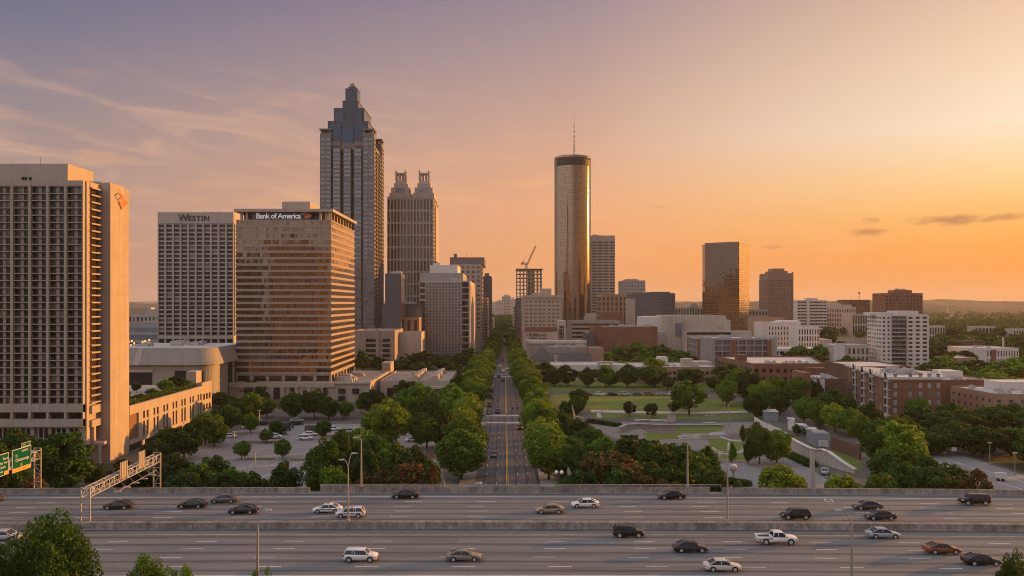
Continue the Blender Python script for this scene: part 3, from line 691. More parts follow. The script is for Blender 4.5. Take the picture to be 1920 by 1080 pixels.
def podium():
    x1 = XS; y0, y1 = 222.9, 285.5; zt = 12.6
    b = Bld('hotel_podium', 'long low tan podium with tall slit windows and a planted roof beside the hotel shaft', 'building', rect(x1-55, x1-.6, y0, y1), zt, 'tan_plain', parapet=0)
    fr = ((x1-.6, y0), (0,1), (1,0)); L = y1-y0; w = b.w
    w.fbox(fr, 0, L, zt-2.0, zt+.5, -.4, .6); w.fbox(fr, 0, L, 2.2, 3.3, -.05, .6)
    us = [.0]+[7.2+k*7.4 for k in range(7)]+[L-9.2]
    segs = [(0,.9)]
    for k in range(7):
        c = 10.2+k*6.85
        for o in (-1.15, 1.15):
            b.pane(fr, c+o-.55, c+o+.55, 3.5, 7.6, .05, 'gl_dark', 'window'); b.pane(fr, c+o-.55, c+o+.55, 8.5, 10.3, .05, 'gl_dark', 'window')
        w.fbox(fr, c-.55, c+.55, 3.3, zt-2, -.05, .55); w.fbox(fr, c-1.75, c+1.75, 7.65, 8.45, -.05, .5)
        w.fbox(fr, c+1.75, c+5.05, 3.3, zt-2, -.05, .58)
    w.fbox(fr, 5.6, 8.4, 3.3, zt-2, -.05, .58)
    ent = MB(); ent.fbox(fr, .9, 5.5, 3.4, zt-2.05, -.02, .08); ent.build('recess_panel', surf('rust_panel', (.20,.115,.07)), b.root)
    for k in range(6): b.pane(fr, 1+k*9.8, 8.4+k*9.8, .2, 2.1, .05, 'gl_dark', 'window')
    w.fbox(fr, L-9.2, L, 3.3, zt+1.6, -.3, .62)
    for q in range(2):
        for r_ in range(3): b.pane(fr, L-8.2+r_*2.6, L-6.6+r_*2.6, 4.6+q*3.6, 6.6+q*3.6, .66, 'gl_bronze', 'window')
    w.box(x1-6, x1-2.5, y1-8, y1-3, zt, zt+5.5)
    b.done()
    h = tag(thing('roof_hedge', 'clipped green hedge strip along the edge of the podium roof garden', 'hedge', (x1-3, 252, zt)), 'clipped green hedge strip along the edge of the podium roof garden', 'hedge')
    return h, x1, zt
ROOF_HEDGE, PODX, PODZ = podium()
# ---- 2 convention hall
def hall():
    D = 318.; x0 = PX(200, D); x1 = PX(398, D); zt = PZ(653, D); zm = PZ(684, D)
    def cor(o, r): return [(x0,D-o)]+[(x1+o-r+r*sin(a), D-o+r-r*cos(a)) for a in np.linspace(0, pi/2, 9)]+[(x1+o,D+42),(x0,D+42)]
    b = Bld('convention_hall', 'low grey windowless hall with a sloping panelled crown between the hotel and bank tower', 'hall', cor(0, 7), zm, 'hall', parapet=0, roof='roof_white')
    b.w.prism(cor(1.6, 8), zm+.02, zt, top=cor(-.6, 7)); b.addroof(cor(-.8, 7), zt)
    b.roofs.poly([(p[0],p[1],zt+.05) for p in cor(-.7,7)])
    fr = ((x0, D), (1,0), (0,-1)); l = x1-x0
    b.part('opening', 'dark', lambda m: m.fbox(fr, l-15, l-3.5, PZ(722,D)-6, PZ(695,D), -.1, .12)); b.part('opening', 'dark', lambda m: m.fbox(fr, l-36, l-24, PZ(712,D)-6, PZ(697,D), -.1, .12))
    lt = MB(); lt.fbox(fr, l-36.5, l-23.5, PZ(698,D), PZ(693,D), -.1, .4); lt.build('lintel', M['pale'], b.root)
    fr2 = ((x1, D), (0,1), (1,0)); b.part('opening', 'dark', lambda m: m.fbox(fr2, 18, 23, 2, 19, -.1, .12)); b.part('opening', 'dark', lambda m: m.fbox(fr2, 27, 33, 6, 22, -.1, .12))
    for u in (l-62, l-44, l-31): 
        s_ = MB(); s_.hexa([(x0+u,D-1.75,zm),(x0+u+2.4,D-1.75,zm),(x0+u+2.4,D,zm),(x0+u,D,zm),(x0+u+1.2,D+.45,zt),(x0+u+3.4,D+.45,zt),(x0+u+3.4,D+2,zt),(x0+u+1.2,D+2,zt)]); s_.build('light_slot', M['pale'], b.root)
    b.units(5, 3, foot=cor(-6, 7), z=zt, h=(.8,1.8)); b.done()
hall()
# ---- 3 slab hotel with the name along its top
def slab():
    D = 420.; f = bx(297, 439, D, 19); zt = PZ(400, D)
    b = Bld('hotel_slab', 'pale grey slab hotel with eleven vertical ribs and dark lettering on its top band', 'hotel', f, zt, 'pale', parapet=.5)
    fr, l = b.frame(*b.edge(0))
    b.fac(0, 10, 26, .95, .75, .9, 'gl_room', z0=PZ(629,D), z1=PZ(420,D), sd=.55)
    b.w.fbox(fr, 0, l, PZ(419.5,D), zt+.5, -.3, .95); b.w.fbox(fr, 0, l, PZ(635,D), PZ(629.3,D), -.05, .96)
    und = MB(); und.fbox(fr, .5, l-.5, PZ(646,D), PZ(635.5,D), -.05, .02); und.build('recess_shade', M['dark'], b.root)
    for i in range(11): b.w.fbox(fr, max(0, i*l/10-.45), min(l, i*l/10+.45), 0, PZ(635.2,D), -.05, .9)
    b.fac(1, 4, 26, .8, .75, .6, 'gl_bronze', z0=PZ(629,D), z1=PZ(420,D))
    cx_ = (PX(341,D)+PX(393,D))/2; L = b.root.location
    for t, s_, px in (('W', 5.0, 345.5), ('ESTIN', 3.9, 374)):
        o = sign_text(t, s_, b.root, (PX(px,D)-L[0], D-1.1-L[1], PZ(414.5,D)), (pi/2,0,0), M['black_letters'], depth=.12, bold=.07, space=1.0 if t == 'W' else 1.16)
    b.units(3, 8, h=(.8,1.6)); b.done()
slab()
# ---- 4 bank tower
def bank():
    D = 345.; x0, x1 = PX(443,D), PX(620,D); y1 = 399.; zt = PZ(412,D); zb = PZ(700,D)
    b = Bld('bank_tower', 'broad bronze glass bank tower with pale floor bands, overhanging roof and lit white lettering', 'office tower', rect(x0,x1,D,y1), zt, 'tan_dark', parapet=0, z0=0)
    n = 24
    b.quota = 400
    dz = (zt-zb)/n
    for e, nx in ((0, 44), (1, 40)):
        fr, l = b.frame(*b.edge(e))
        for j in range(n+1):
            hs = dz*.19 if j < n else dz*.25
            b.w.fbox(fr, 0 if e == 0 else .02, l+(.28 if e == 0 else 0), max(zb-.9 if j == 0 else zb, zb+j*dz-hs), min(zt, zb+j*dz+hs), -.05, .28)
        for j in range(n):
            us = [(k*l/nx+.03, (k+1)*l/nx-.03) for k in range(nx)]
            b.row(fr, us, zb+j*dz+dz*.19, zb+(j+1)*dz-dz*.19, .06, 'gl_boa' if e == 0 else 'gl_sunside')
        # column-lined ground floor
        for k in range(7 if e == 0 else 9):
            u = k*l/(6 if e == 0 else 8); b.w.fbox(fr, max(0,u-.7), min(l,u+.7), 7.5, zb-.9, -.05, .25)
            if k < (6 if e == 0 else 8): b.pane(fr, u+.75, u+l/(6 if e == 0 else 8)-.75, 8.2, zb-1.0, .05, 'gl_dark', 'window')
    # roof storey and canopy
    zc0, zc1 = PZ(397.5,D), PZ(392,D)
    rs = MB(); rs.box(x0+2.5, x1-3, D+2.5, y1-3, zt, zc0); rs.build('top_storey', surf('shade_toned_top_storey', (.10,.085,.075)), b.root)  # tan stone darkened in its colour for the shade under the canopy
    cn = MB(); cn.box(x0-.6, x1+1.2, D-1.2, y1+1, zc0, zc1); cn.build('roof_canopy', M['tan_plain'], b.root)
    for px in (452, 462, 600, 611, 616): b.part('column', 'tan_plain', lambda m: m.box(PX(px,D)-.45, PX(px,D)+.45, D+.3, D+1.2, zt, zc0))
    for k in range(8): b.part('column', 'tan_plain', lambda m: m.box(x1-1.4, x1-.5, D+3+k*6.5, D+3.9+k*6.5, zt, zc0))
    # sign
    bd = MB(); bd.box(PX(471,D), PX(583,D), D+.5, D+.9, zt+.05, zc0-.02); board = bd.build('sign_board', M['steel_dark'], b.root)
    L = b.root.location
    sign_text('Bank of America', 3.25, board, (PX(521.5,D)-L[0], D+.42-L[1], zt+.62), (pi/2,0,0), M['white_letters'], depth=.05, bold=.055, space=.9)
    lg = MB(); emblem(lg, lambda u, v, n: (PX(561,D)+u*5.6, D+.45-n, zt+.2+v*3.3)); lg.build('emblem', [M['logo_red'], M['logo_blue'], M['logo_pale']], board)
    ph = MB(); ph.box(PX(529,D+14), PX(581,D+14), D+14, D+32, zc1, PZ(378,D+14)); ph.build('penthouse', M['tan_plain'], b.root)
    b.part('antenna', 'steel_dark', lambda m: m.tube((PX(550,D+14),D+15,PZ(378,D+14)),(PX(550,D+14),D+15,PZ(374,D+14)),.08,n=5))
    # podium
    pd = MB(); fx0, fx1 = PX(424,337.), PX(694,337.)
    pd.box(fx0, fx1, 337, 404, 0, 7.6)
    pd.box(fx0, PX(620,337)+2, 336.4, 337.2, 6.3, 8.3); pd.box(fx1-1, fx1+.3, 337.1, 404, 7.6, 8.6); pd.box(PX(620,337)+2, fx1+.28, 336.5, 337.1, 7.61, 8.4)
    for px in (455, 480, 510, 530, 555, 580, 605): pd.box(PX(px,337)-.8, PX(px,337)+.8, 336.3, 337, 0, 6.28)
    pd.box(fx1-3.5, fx1+.8, 392, 403.6, 7.62, 12.6)
    base = pd.build('podium', M['tan_plain'], b.root)
    for px, w, z0, z1 in ((519,5,1.5,6),(549,4,4,6.2),(610,4,3,6),(641,6,3.8,5.8),(667,6,3.8,5.8),(641,6,0.6,2.6),(572,3,.5,5)): dk = MB(); dk.box(PX(px-w,337), PX(px+w,337), 336.2, 336.95, z0, z1); dk.build('opening', M['dark'], base)
    for (x, y, a, c) in ((PX(628,350),350,14,3),(PX(640,362),362,8,4),(PX(655,352),352,5,3),(PX(660,372),372,9,2.5),(PX(645,345),345,6,1.6)):
        u = MB(); u.box(x, x+a*.6, y, y+c, 7.62, 8.9); u.box(x+.3, x+a*.5, y+.4, y+c-.4, 8.9, 9.4); u.build('rooftop_unit', M['unit'], base)
    b.done()
bank()
# low building right of the bank podium
def annex():
    D = 352.; b = Bld('low_annex', 'low tan flat-roofed building with raised roof monitors behind trees right of the bank podium', 'building', bx(713, 843, D, 52), 7.0, 'tan_plain', parapet=.7)
    fr, l = b.frame(*b.edge(0))
    for u, w_ in ((3,3),(9,3),(20,4),(26,3)): b.pane(fr, u, u+w_, 1, 4.5, .05, 'gl_dark', 'window')
    for x0 in (10, 19): b.part('roof_monitor', 'tan_plain', lambda m: m.hexa([(PX(713,D)+x0,D+6,7.1),(PX(713,D)+x0+6,D+6,7.1),(PX(713,D)+x0+6,D+48,7.1),(PX(713,D)+x0,D+48,7.1),(PX(713,D)+x0+4.5,D+6,9.3),(PX(713,D)+x0+6,D+6,9.3),(PX(713,D)+x0+6,D+48,9.3),(PX(713,D)+x0+4.5,D+48,9.3)]))
    b.part('chimney', 'tan_plain', lambda m: (m.box(PX(768,D),PX(768,D)+1.3,D+8,D+9.3,7,10.5), m.box(PX(768,D)-.2,PX(768,D)+1.5,D+7.8,D+9.5,10.5,11)))
    b.part('portico', 'pale', lambda m: (m.box(PX(808,D),PX(838,D),D-3,D-.05,4.2,5.2), m.box(PX(810,D),PX(813,D),D-2.6,D-2,0,4.2), m.box(PX(833,D),PX(836,D),D-2.6,D-2,0,4.2)))
    b.units(4, 4, h=(.8,1.6), w=(1.5,4)); b.done()
annex()
# ---- 5 stepped-crown tower
M['grey_granite'] = surf('grey_granite', (.165,.150,.145), var=.14, streak=.1, rough=.5)
def crown():
    D = 640.; x0, x1 = PX(600,D), PX(701,D); y1 = 691.; zc = PZ(268,D); zk = PZ(250,D)
    b = Bld('stepped_tower', 'tallest grey granite tower with stepped blue glass crown rising to a small cylinder', 'office tower', rect(x0+1.5,x1-1.5,D+2,y1-2), zc, 'grey_granite', parapet=0)
    cw = 8.9; z0 = 20.; nz = 44; zz = lambda z: z
    for (cx0, cx1, cy0, cy1) in ((x0,x0+cw,D,D+cw),(x1-cw,x1,D,D+cw),(x1-cw,x1,y1-cw-2,y1),(x0,x0+cw,y1-cw-2,y1)):
        b.w.prism(rect(cx0,cx1,cy0,cy1), 0, zk)
        # open pavilion on the corner
        for px_, py_ in ((cx0+.4,cy0+.4),(cx1-1.6,cy0+.4),(cx0+.4,cy1-1.6),(cx1-1.6,cy1-1.6)): b.w.box(px_,px_+1.2,py_,py_+1.2,zk,zk+2.6)
        b.w.box(cx0-.5,cx1+.5,cy0-.5,cy1+.5,zk+2.6,zk+3.8)
        b.w.box(cx0+3,cx1-3,cy0+3,cy1-3,zk,zk+2.6)
    for a, c in (((x0,D),(x0+cw,D)),((x1-cw,D),(x1,D))): b.fac((a,c), 2, nz, 1.3, 1.7, .25, 'gl_grey', z0=z0, z1=zk-3, mode='cell')
    fr, l = b.frame((x0+cw,D+2),(x1-cw,D+2)); bw = l/3; dz = (zc-4-z0)/nz; slots = MB()
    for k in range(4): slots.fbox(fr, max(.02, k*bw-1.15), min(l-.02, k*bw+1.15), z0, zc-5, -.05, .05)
    for k in range(3):       # projecting bays: slab edges and glass, with slots painted shade-black between
        bay_ = MB(); bay_.fbox(fr, k*bw+1.5, (k+1)*bw-1.5, z0, zc-4, -.02, 1.1); bay_.build('bay', M['slate'], b.root)
        for j in range(nz+1): b.w.fbox(fr, k*bw+1.15, (k+1)*bw-1.15, z0+j*dz-.62, z0+j*dz+.62, -.05, 1.55)
        for s_ in (1.18, bw-2.0): b.w.fbox(fr, k*bw+s_, k*bw+s_+.8, z0, zc-4, -.05, .75)
        for j in range(nz): b.pane(fr, k*bw+1.55, (k+1)*bw-1.55, z0+j*dz+.66, z0+(j+1)*dz-.66, 1.16, 'gl_grey', 'window')
    slots.build('recess_shade', M['dark'], b.root)
    b.fac(((x1,D),(x1,D+cw)), 2, nz, 1.3, 1.7, .25, 'gl_bronze', z0=z0, z1=zk-3)
    b.fac(((x1,y1-cw-2),(x1,y1)), 2, nz, 1.3, 1.7, .25, 'gl_bronze', z0=z0, z1=zk-3)
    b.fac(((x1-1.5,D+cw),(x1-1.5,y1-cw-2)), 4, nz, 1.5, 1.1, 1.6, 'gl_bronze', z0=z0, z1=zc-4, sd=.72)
    Xc, Yc = (x0+x1)/2, (D+y1)/2
    tiers = [(16.3,188.5,21),(12.3,200.,17),(6.4,207.6,11),(4.9,218.8,6.5),(2.9,221.2,3.5)]
    def tier(hw, z1_, hy, z0_, name='crown_tier'):
        r = MB(); hy_ = hy
        r.box(Xc-hw,Xc+hw,Yc-hy_,Yc+hy_,z0_,z1_)
        o = r.build(name, M['gl_blue'], b.root)
        e = MB()
        for k in range(int(2*hw/1.6)+1):
            u = Xc-hw+k*2*hw/int(2*hw/1.6); e.box(u-.09,u+.09,Yc-hy_-.12,Yc-hy_+.02,z0_,z1_)
        for k in range(int((z1_-z0_)/3.4)+1): e.box(Xc-hw-.05,Xc+hw+.05,Yc-hy_-.1,Yc-hy_+.02,z0_+k*3.4,z0_+k*3.4+.28)
        for k in range(int((z1_-z0_)/3.4)+1): e.box(Xc+hw-.02,Xc+hw+.1,Yc-hy_,Yc+hy_,z0_+k*3.4,z0_+k*3.4+.28)
        e.box(Xc-hw-.25,Xc+hw+.25,Yc-hy_-.25,Yc+hy_+.25,z1_,z1_+.7)
        e.build('mullion', M['slate'], o)
    prev = zc
    for hw, z1_, hy in tiers: tier(hw, z1_, hy, prev-3); prev = z1_
    for sx in (-1, 1):   # notch shoulders of the first tier
        r = MB(); r.box(Xc+sx*9.5-4.2, Xc+sx*9.5+4.2, Yc-22.5, Yc-21, zc-3, 186); r.build('crown_panel', M['gl_blue'], b.root)
        r = MB(); r.box(Xc+sx*7.5-3.4, Xc+sx*7.5+3.4, Yc-18.4, Yc-17, 185, 198); r.build('crown_panel', M['gl_blue'], b.root)
    r = MB(); r.box(Xc-4.8, Xc+4.8, Yc-23.2, Yc-22.4, zc-8, 182); r.build('crown_panel', M['gl_blue'], b.root)
    r = MB(); r.lathe([(2.0,221),(2.0,223.6),(2.5,223.8),(2.5,224.9),(1.6,225.6),(0,225.7)], 16, (Xc,Yc)); r.build('finial', M['pale'], b.root, True)
    for k in (-1.15, 1.15): b.w.box(Xc+k*8.6-4.4, Xc+k*8.6+4.4, D+.6, D+2, zc-2.2, zc+1.2)
    b.done()
crown()
# ---- 6 twin-lantern tower
M['twin_stone'] = surf('twin_tower_stone', (.41,.36,.33), var=.14, streak=.1, rough=.6)
def twin():
    D = 720.; x0, x1 = PX(726,D), PX(812,D); y1 = 772.; zt = PZ(371,D)
    b = Bld('twin_lantern_tower', 'brown stone tower with two columned lantern pavilions on its roof', 'office tower', rect(x0,x1,D,y1), zt, 'twin_stone', parapet=1.2)
    ng = 10; l = x1-x0
    for (u0, u1, d, nx) in ((0, 3.0, .25, 1),(3.0, l/2-3, .9, 5),(l/2-3, l/2+3, .3, 2),(l/2+3, l-3.0, .9, 5),(l-3.0, l, .25, 1)):
        b.fac(0, nx, ng, 1.1, 1.9, d, 'gl_dark', z0=26, z1=zt-.5, u0=u0, u1=u1, sub=2, sd=.8)
    for u in (3.0+.0, l/2-3, l/2+3, l-3.0): b.w.fbox(b.frame(*b.edge(0))[0], u-.7, u+.7, 26, zt+2, -.05, 1.1)
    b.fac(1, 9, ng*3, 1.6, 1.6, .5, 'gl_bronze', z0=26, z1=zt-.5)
    for (bx0, bx1) in ((x1, x1+2.0),): b.w.box(x1, x1+1.6, D+12, y1-10, 0, zt-6); 
    for c in (x0+11.6, x1-8.6):
        yc = D+9
        for hw, z0_, z1_ in ((9.6,zt,zt+4.5),(8.2,zt+4.5,zt+9.5),(6.0,zt+9.5,zt+13.5)):
            b.w.box(c-hw, c+hw, yc-hw, yc+hw+ (20 if hw > 9 else 0), z0_, z1_)
        b.w.prism([(c-5.4,yc-5.4),(c+5.4,yc-5.4),(c+5.4,yc+5.4),(c-5.4,yc+5.4)], zt+13.5, zt+16, top=[(c-4.2,yc-4.2),(c+4.2,yc-4.2),(c+4.2,yc+4.2),(c-4.2,yc+4.2)])
        lan = MB()
        for k in range(4):
            for q in range(4):
                if k in (0,3) or q in (0,3):
                    xx, yy = c-4+k*2.67, yc-4+q*2.67; r_ = .85 if k in (0,3) and q in (0,3) else .45
                    lan.box(xx-r_, xx+r_, yy-r_, yy+r_, zt+16, zt+23.2)
        lan.box(c-4.7, c+4.7, yc-4.7, yc+4.7, zt+22.2, zt+23.4)
        for sx in (-4.2, 4.2):
            for sy in (-4.2, 4.2): lan.box(c+sx-.7, c+sx+.7, yc+sy-.7, yc+sy+.7, zt+23.4, zt+25.4)
        lan.build('lantern', M['twin_stone'], b.root)
        for k in range(5): b.part('attic_window', 'gl_grey', lambda m: m.box(c-4+k*1.7, c-2.9+k*1.7, yc-8.35, yc-8.2, zt+5, zt+9))
    b.done()
twin()
def simple(name, label, cat, px0, px1, ytop, D, depth, wall, roof='roof', parapet=.8, group=None, foot=None):
    return Bld(name, label, cat, foot or bx(px0, px1, D, depth), PZ(ytop, D), wall, roof, parapet=parapet, group=group)
# ---- 7 dark blue block
b = simple('office_block', 'plain dark blue-grey windowless block at the foot of the twin-lantern tower', 'building', 722, 752, 515, 520, 20, 'slate')
b.fac(1, 1, 1, .4, .4, .3, 'gl_bronze', z0=30, z1=b.z1-2); b.units(2, 5); b.done()
b = simple('podium_block', 'low block with glazed terraces between the dark block and the gridded glass office', 'building', 716, 790, 572, 545, 40, 'slate', roof='roof')
b.fac(0, 6, 2, .5, 1.2, .4, 'gl_grey', z0=24, z1=b.z1-1, mode='cell'); b.units(5, 9, h=(1,4)); b.done()
b = simple('terrace_block', 'tan terrace block below the dark blue-grey block', 'building', 722, 786, 597, 528, 14, 'brick_tan')
b.fac(0, 5, 1, 2.5, 2.5, .3, 'gl_dark', z0=18, z1=b.z1, skip=lambda i, j: i in (0,)); b.done()
# parking deck seen between the towers
b = simple('parking_garage', 'concrete parking garage with dark open decks right of the bank tower', 'parking garage', 664, 740, 622, 480, 40, 'tan_dark')
fr, l = b.frame(*b.edge(0)); z1 = b.z1
for u0_, u1_ in ((6.5,13),(17,22)):
    for k in range(6): b.part('deck_opening', 'dark', lambda m: m.fbox(fr, u0_, u1_, 3+k*3.1, 4.9+k*3.1, -.05, .06))
for u in (6.2, 14.2, 22.6): b.w.fbox(fr, u-.8, u+.8, 0, z1+(2 if u == 14.2 else 0), -.05, .7)
b.done()
b = simple('white_wall_block', 'plain pale windowless block with a planted roof left of the gridded glass office', 'building', 742, 790, 625, 500, 20, 'pale'); b.done()
# ---- 8 gridded glass office
def grid():
    D = 560.; x0, x1 = PX(786,D), PX(881,D); y1 = 676; zt = PZ(528,D)
    b = Bld('glass_office', 'brown gridded glass office block with blank sunlit stone end wall beside the avenue', 'office building', rect(x0,x1,D,y1), zt, 'pale', parapet=.6)
    l = x1-x0
    b.fac(0, 1, 13, .7, 1.2, .3, 'gl_dark', z0=1, z1=zt, u0=0, u1=4.4, sub=2)
    b.fac(0, 5, 26, .32, .32, .4, 'gl_grey', z0=1, z1=zt-.6, u0=4.4, u1=l-5.6, mode='row', sub=5)
    b.fac(0, 1, 13, .5, .7, .35, 'gl_dark', z0=1, z1=zt, u0=l-5.6, u1=l-.6, sub=2)
    fr = b.frame(*b.edge(0))[0]
    fin = MB()
    for k in range(26): fin.fbox(fr, 4.5+k*(l-10.1)/25-.13, 4.5+k*(l-10.1)/25+.13, 1, zt-.2, .02, .36)
    fin.build('mullion', M['pale'], b.root)
    b.w.fbox(fr, l-.75, l, 0, zt+.6, -.05, .5)
    ph = MB(); ph.box(x0+.3, PX(868,D+5), D+5, D+60, zt, PZ(512,D+5)); ph.build('penthouse', M['grey'], b.root)
    ph = MB(); ph.box(PX(806,D+30), PX(858,D+30), D+30, D+70, zt+3, PZ(497,D+30)); ph.box(PX(812,D+31),PX(826,D+31),D+31,D+38,PZ(497,D+30),PZ(493,D+30)); ph.build('penthouse', M['white'], b.root)
    for k in range(5): b.part('service_panel', 'pale', lambda m: m.box(x1+.02, x1+.35, D+2+k*23, D+20+k*23, 3, zt-2))
    b.part('rooftop_unit', 'unit', lambda m: (m.box(PX(845,D+8),PX(858,D+8),D+2,D+4.5,zt+.1,zt+3), m.box(PX(860,D+8),PX(864,D+8),D+2,D+4,zt+.1,zt+2)))
    b.done()
grid()
# low podiums at the avenue beside it
b = simple('low_annex', 'narrow tan block tucked behind the gridded glass office along the avenue', 'building', 881, 901, 622, 690, 12, 'tan_plain'); b.done()
b = simple('office_building', 'tan office block with dark attic storey behind the gridded glass office', 'office building', 843, 902, 497, 700, 60, 'tan_plain')
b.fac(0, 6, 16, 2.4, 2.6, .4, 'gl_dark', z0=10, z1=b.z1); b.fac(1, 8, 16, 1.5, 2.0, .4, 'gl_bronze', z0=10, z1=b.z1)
D_ = 700.
b.part('attic', 'granite', lambda m: (m.box(PX(843,D_), PX(908,D_), D_+4, D_+60, b.z1, PZ(482,D_)), m.box(PX(850,D_),PX(856,D_),D_+6,D_+12,PZ(482,D_),PZ(475,D_))))
at = b.part('attic_band', 'gl_grey', lambda m: m.box(PX(846,D_), PX(906,D_), D_+3.8, D_+4.05, PZ(496,D_), PZ(488,D_)))
b.part('antenna', 'steel_dark', lambda m: m.tube((PX(874,D_),D_+10,PZ(482,D_)),(PX(874,D_),D_+10,PZ(475,D_)),.15,n=5)); b.done()
b = simple('office_building', 'slim blue glass tower farther down the left side of the avenue', 'office building', 905, 921, 519, 860, 50, 'slate'); b.fac(0, 3, 18, .5, 1.2, .3, 'gl_blue', z0=10, z1=b.z1); b.fac(1, 5, 18, .5, 1.2, .3, 'gl_bronze', z0=10); b.w.box(PX(909,860),PX(917,860),862,880,b.z1,b.z1+4); b.done()
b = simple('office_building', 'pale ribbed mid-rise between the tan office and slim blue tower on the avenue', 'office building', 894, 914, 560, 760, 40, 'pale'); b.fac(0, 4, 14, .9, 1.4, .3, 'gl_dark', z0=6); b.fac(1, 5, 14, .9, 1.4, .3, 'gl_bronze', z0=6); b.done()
b = simple('office_building', 'small pale block last on the left side of the avenue before the hazy towers', 'office building', 905, 926, 598, 1000, 60, 'tan_plain'); b.fac(0, 5, 6, 1.4, 1.5, .3, 'gl_dark', z0=4); b.done()
# hazy towers at the end of the avenue
for px0, px1, yt, D, lab in ((930,943,566,2300,'low hazy tower at the end of the avenue, left of the tallest one'),(941,958,556,2500,'tallest hazy tower at the far end of the avenue'),(957,967,561,2400,'hazy tower at the end of the avenue touching the right side of the tallest one'),(922,932,571,2600,'small hazy block farthest left at the end of the avenue')):
    b = simple('distant_tower', lab, 'tower', px0, px1, yt, D, 40, 'pale', group='hazy towers at the end of the avenue'); b.fac(0, 5, 12, 2.2, 2.6, .5, 'gl_dark', z0=4, mode='row')
    b.w.box(b.foot[0][0]+6, b.foot[1][0]-6, D+6, D+30, b.z1, b.z1+6); b.done()
# ---- 9 right side of the avenue
def construct():
    D = 900.; f = bx(968, 1017, D, 34); zt = PZ(506,D)
    b = Bld('unfinished_tower', 'unfinished concrete frame tower with open floors and a tower crane on top', 'building', f, zt, 'pale', parapet=0, core=False, roof='roof')
    (x0,_),(x1,_) = f[0], f[1]; nfl = 26
    for j in range(nfl+1):
        z = zt-j*4.3
        if z < 3: break
        b.w.box(x0, x1, D, D+34, z-.55, z)
    for i in range(8):
        for y in (D+.4, D+16, D+32): b.w.box(x0+.3+i*(x1-x0-1.6)/7, x0+1.2+i*(x1-x0-1.6)/7, y, y+1, 0, zt)
    b.w.box(x0+12, x1-8, D+8, D+26, 0, zt-.3)
    b.fac(((x0+.5,D+1.6),(x1-.5,D+1.6)), 6, 8, .5, .9, .3, 'gl_blue', z0=4, z1=zt-13*4.3, u0=0)
    ne = MB(); ne.box(x0-.3, x1+.3, D-.4, D+34.3, zt, zt+1.4); ne.build('safety_screen', M['steel_dark'], b.root); b.done()
    cx_, cy_ = PX(987,D+17), D+17
    t = thing('tower_crane', 'luffing tower crane with raised lattice jib on top of the unfinished tower', 'crane', (cx_, cy_, zt))
    def lattice(p, q, w, n, nm, parent=t):
        m = MB(); p = np.array(p); q = np.array(q); d = q-p; L_ = np.linalg.norm(d); d /= L_; u = np.cross(d, (0,1,0)); u /= np.linalg.norm(u); v = np.cross(d, u)
        cs = [(u+v)*w/2, (u-v)*w/2, (-u-v)*w/2, (-u+v)*w/2]
        for c in cs: m.tube(p+c, q+c, .28, n=4)
        for k in range(n):
            a, e = p+d*L_*k/n, p+d*L_*(k+1)/n
            for j in range(4): m.tube(a+cs[j], e+cs[(j+1) % 4], .14, n=4)
        return m.build(nm, surf('crane_yellow', (.22,.16,.10)), parent)
    lattice((cx_,cy_,zt), (cx_,cy_,zt+7), 2, 4, 'mast')
    lattice((cx_+1,cy_,zt+7), (PX(1004.5,D+17), cy_, PZ(461,D+17)), 1.5, 14, 'jib'); lattice((cx_,cy_,zt+7), (cx_-5,cy_,zt+9.5), 1.6, 3, 'counter_jib')
    m = MB(); m.box(cx_-6.2,cx_-3.6,cy_-1,cy_+1,zt+6.6,zt+9.3); m.build('counterweight', M['grey'], t); m = MB(); m.box(cx_-1.2,cx_+1.4,cy_-1.6,cy_-.2,zt+6.2,zt+8.6); m.build('cab', M['pale'], t)
    m = MB(); m.tube((cx_-4,cy_,zt+9.4),(cx_-1.5,cy_,zt+15),.2,n=4); m.tube((cx_-1.5,cy_,zt+15),(PX(1000,D+17),cy_,PZ(473,D+17)),.07,n=4); m.build('stay', M['steel_dark'], t)
construct()
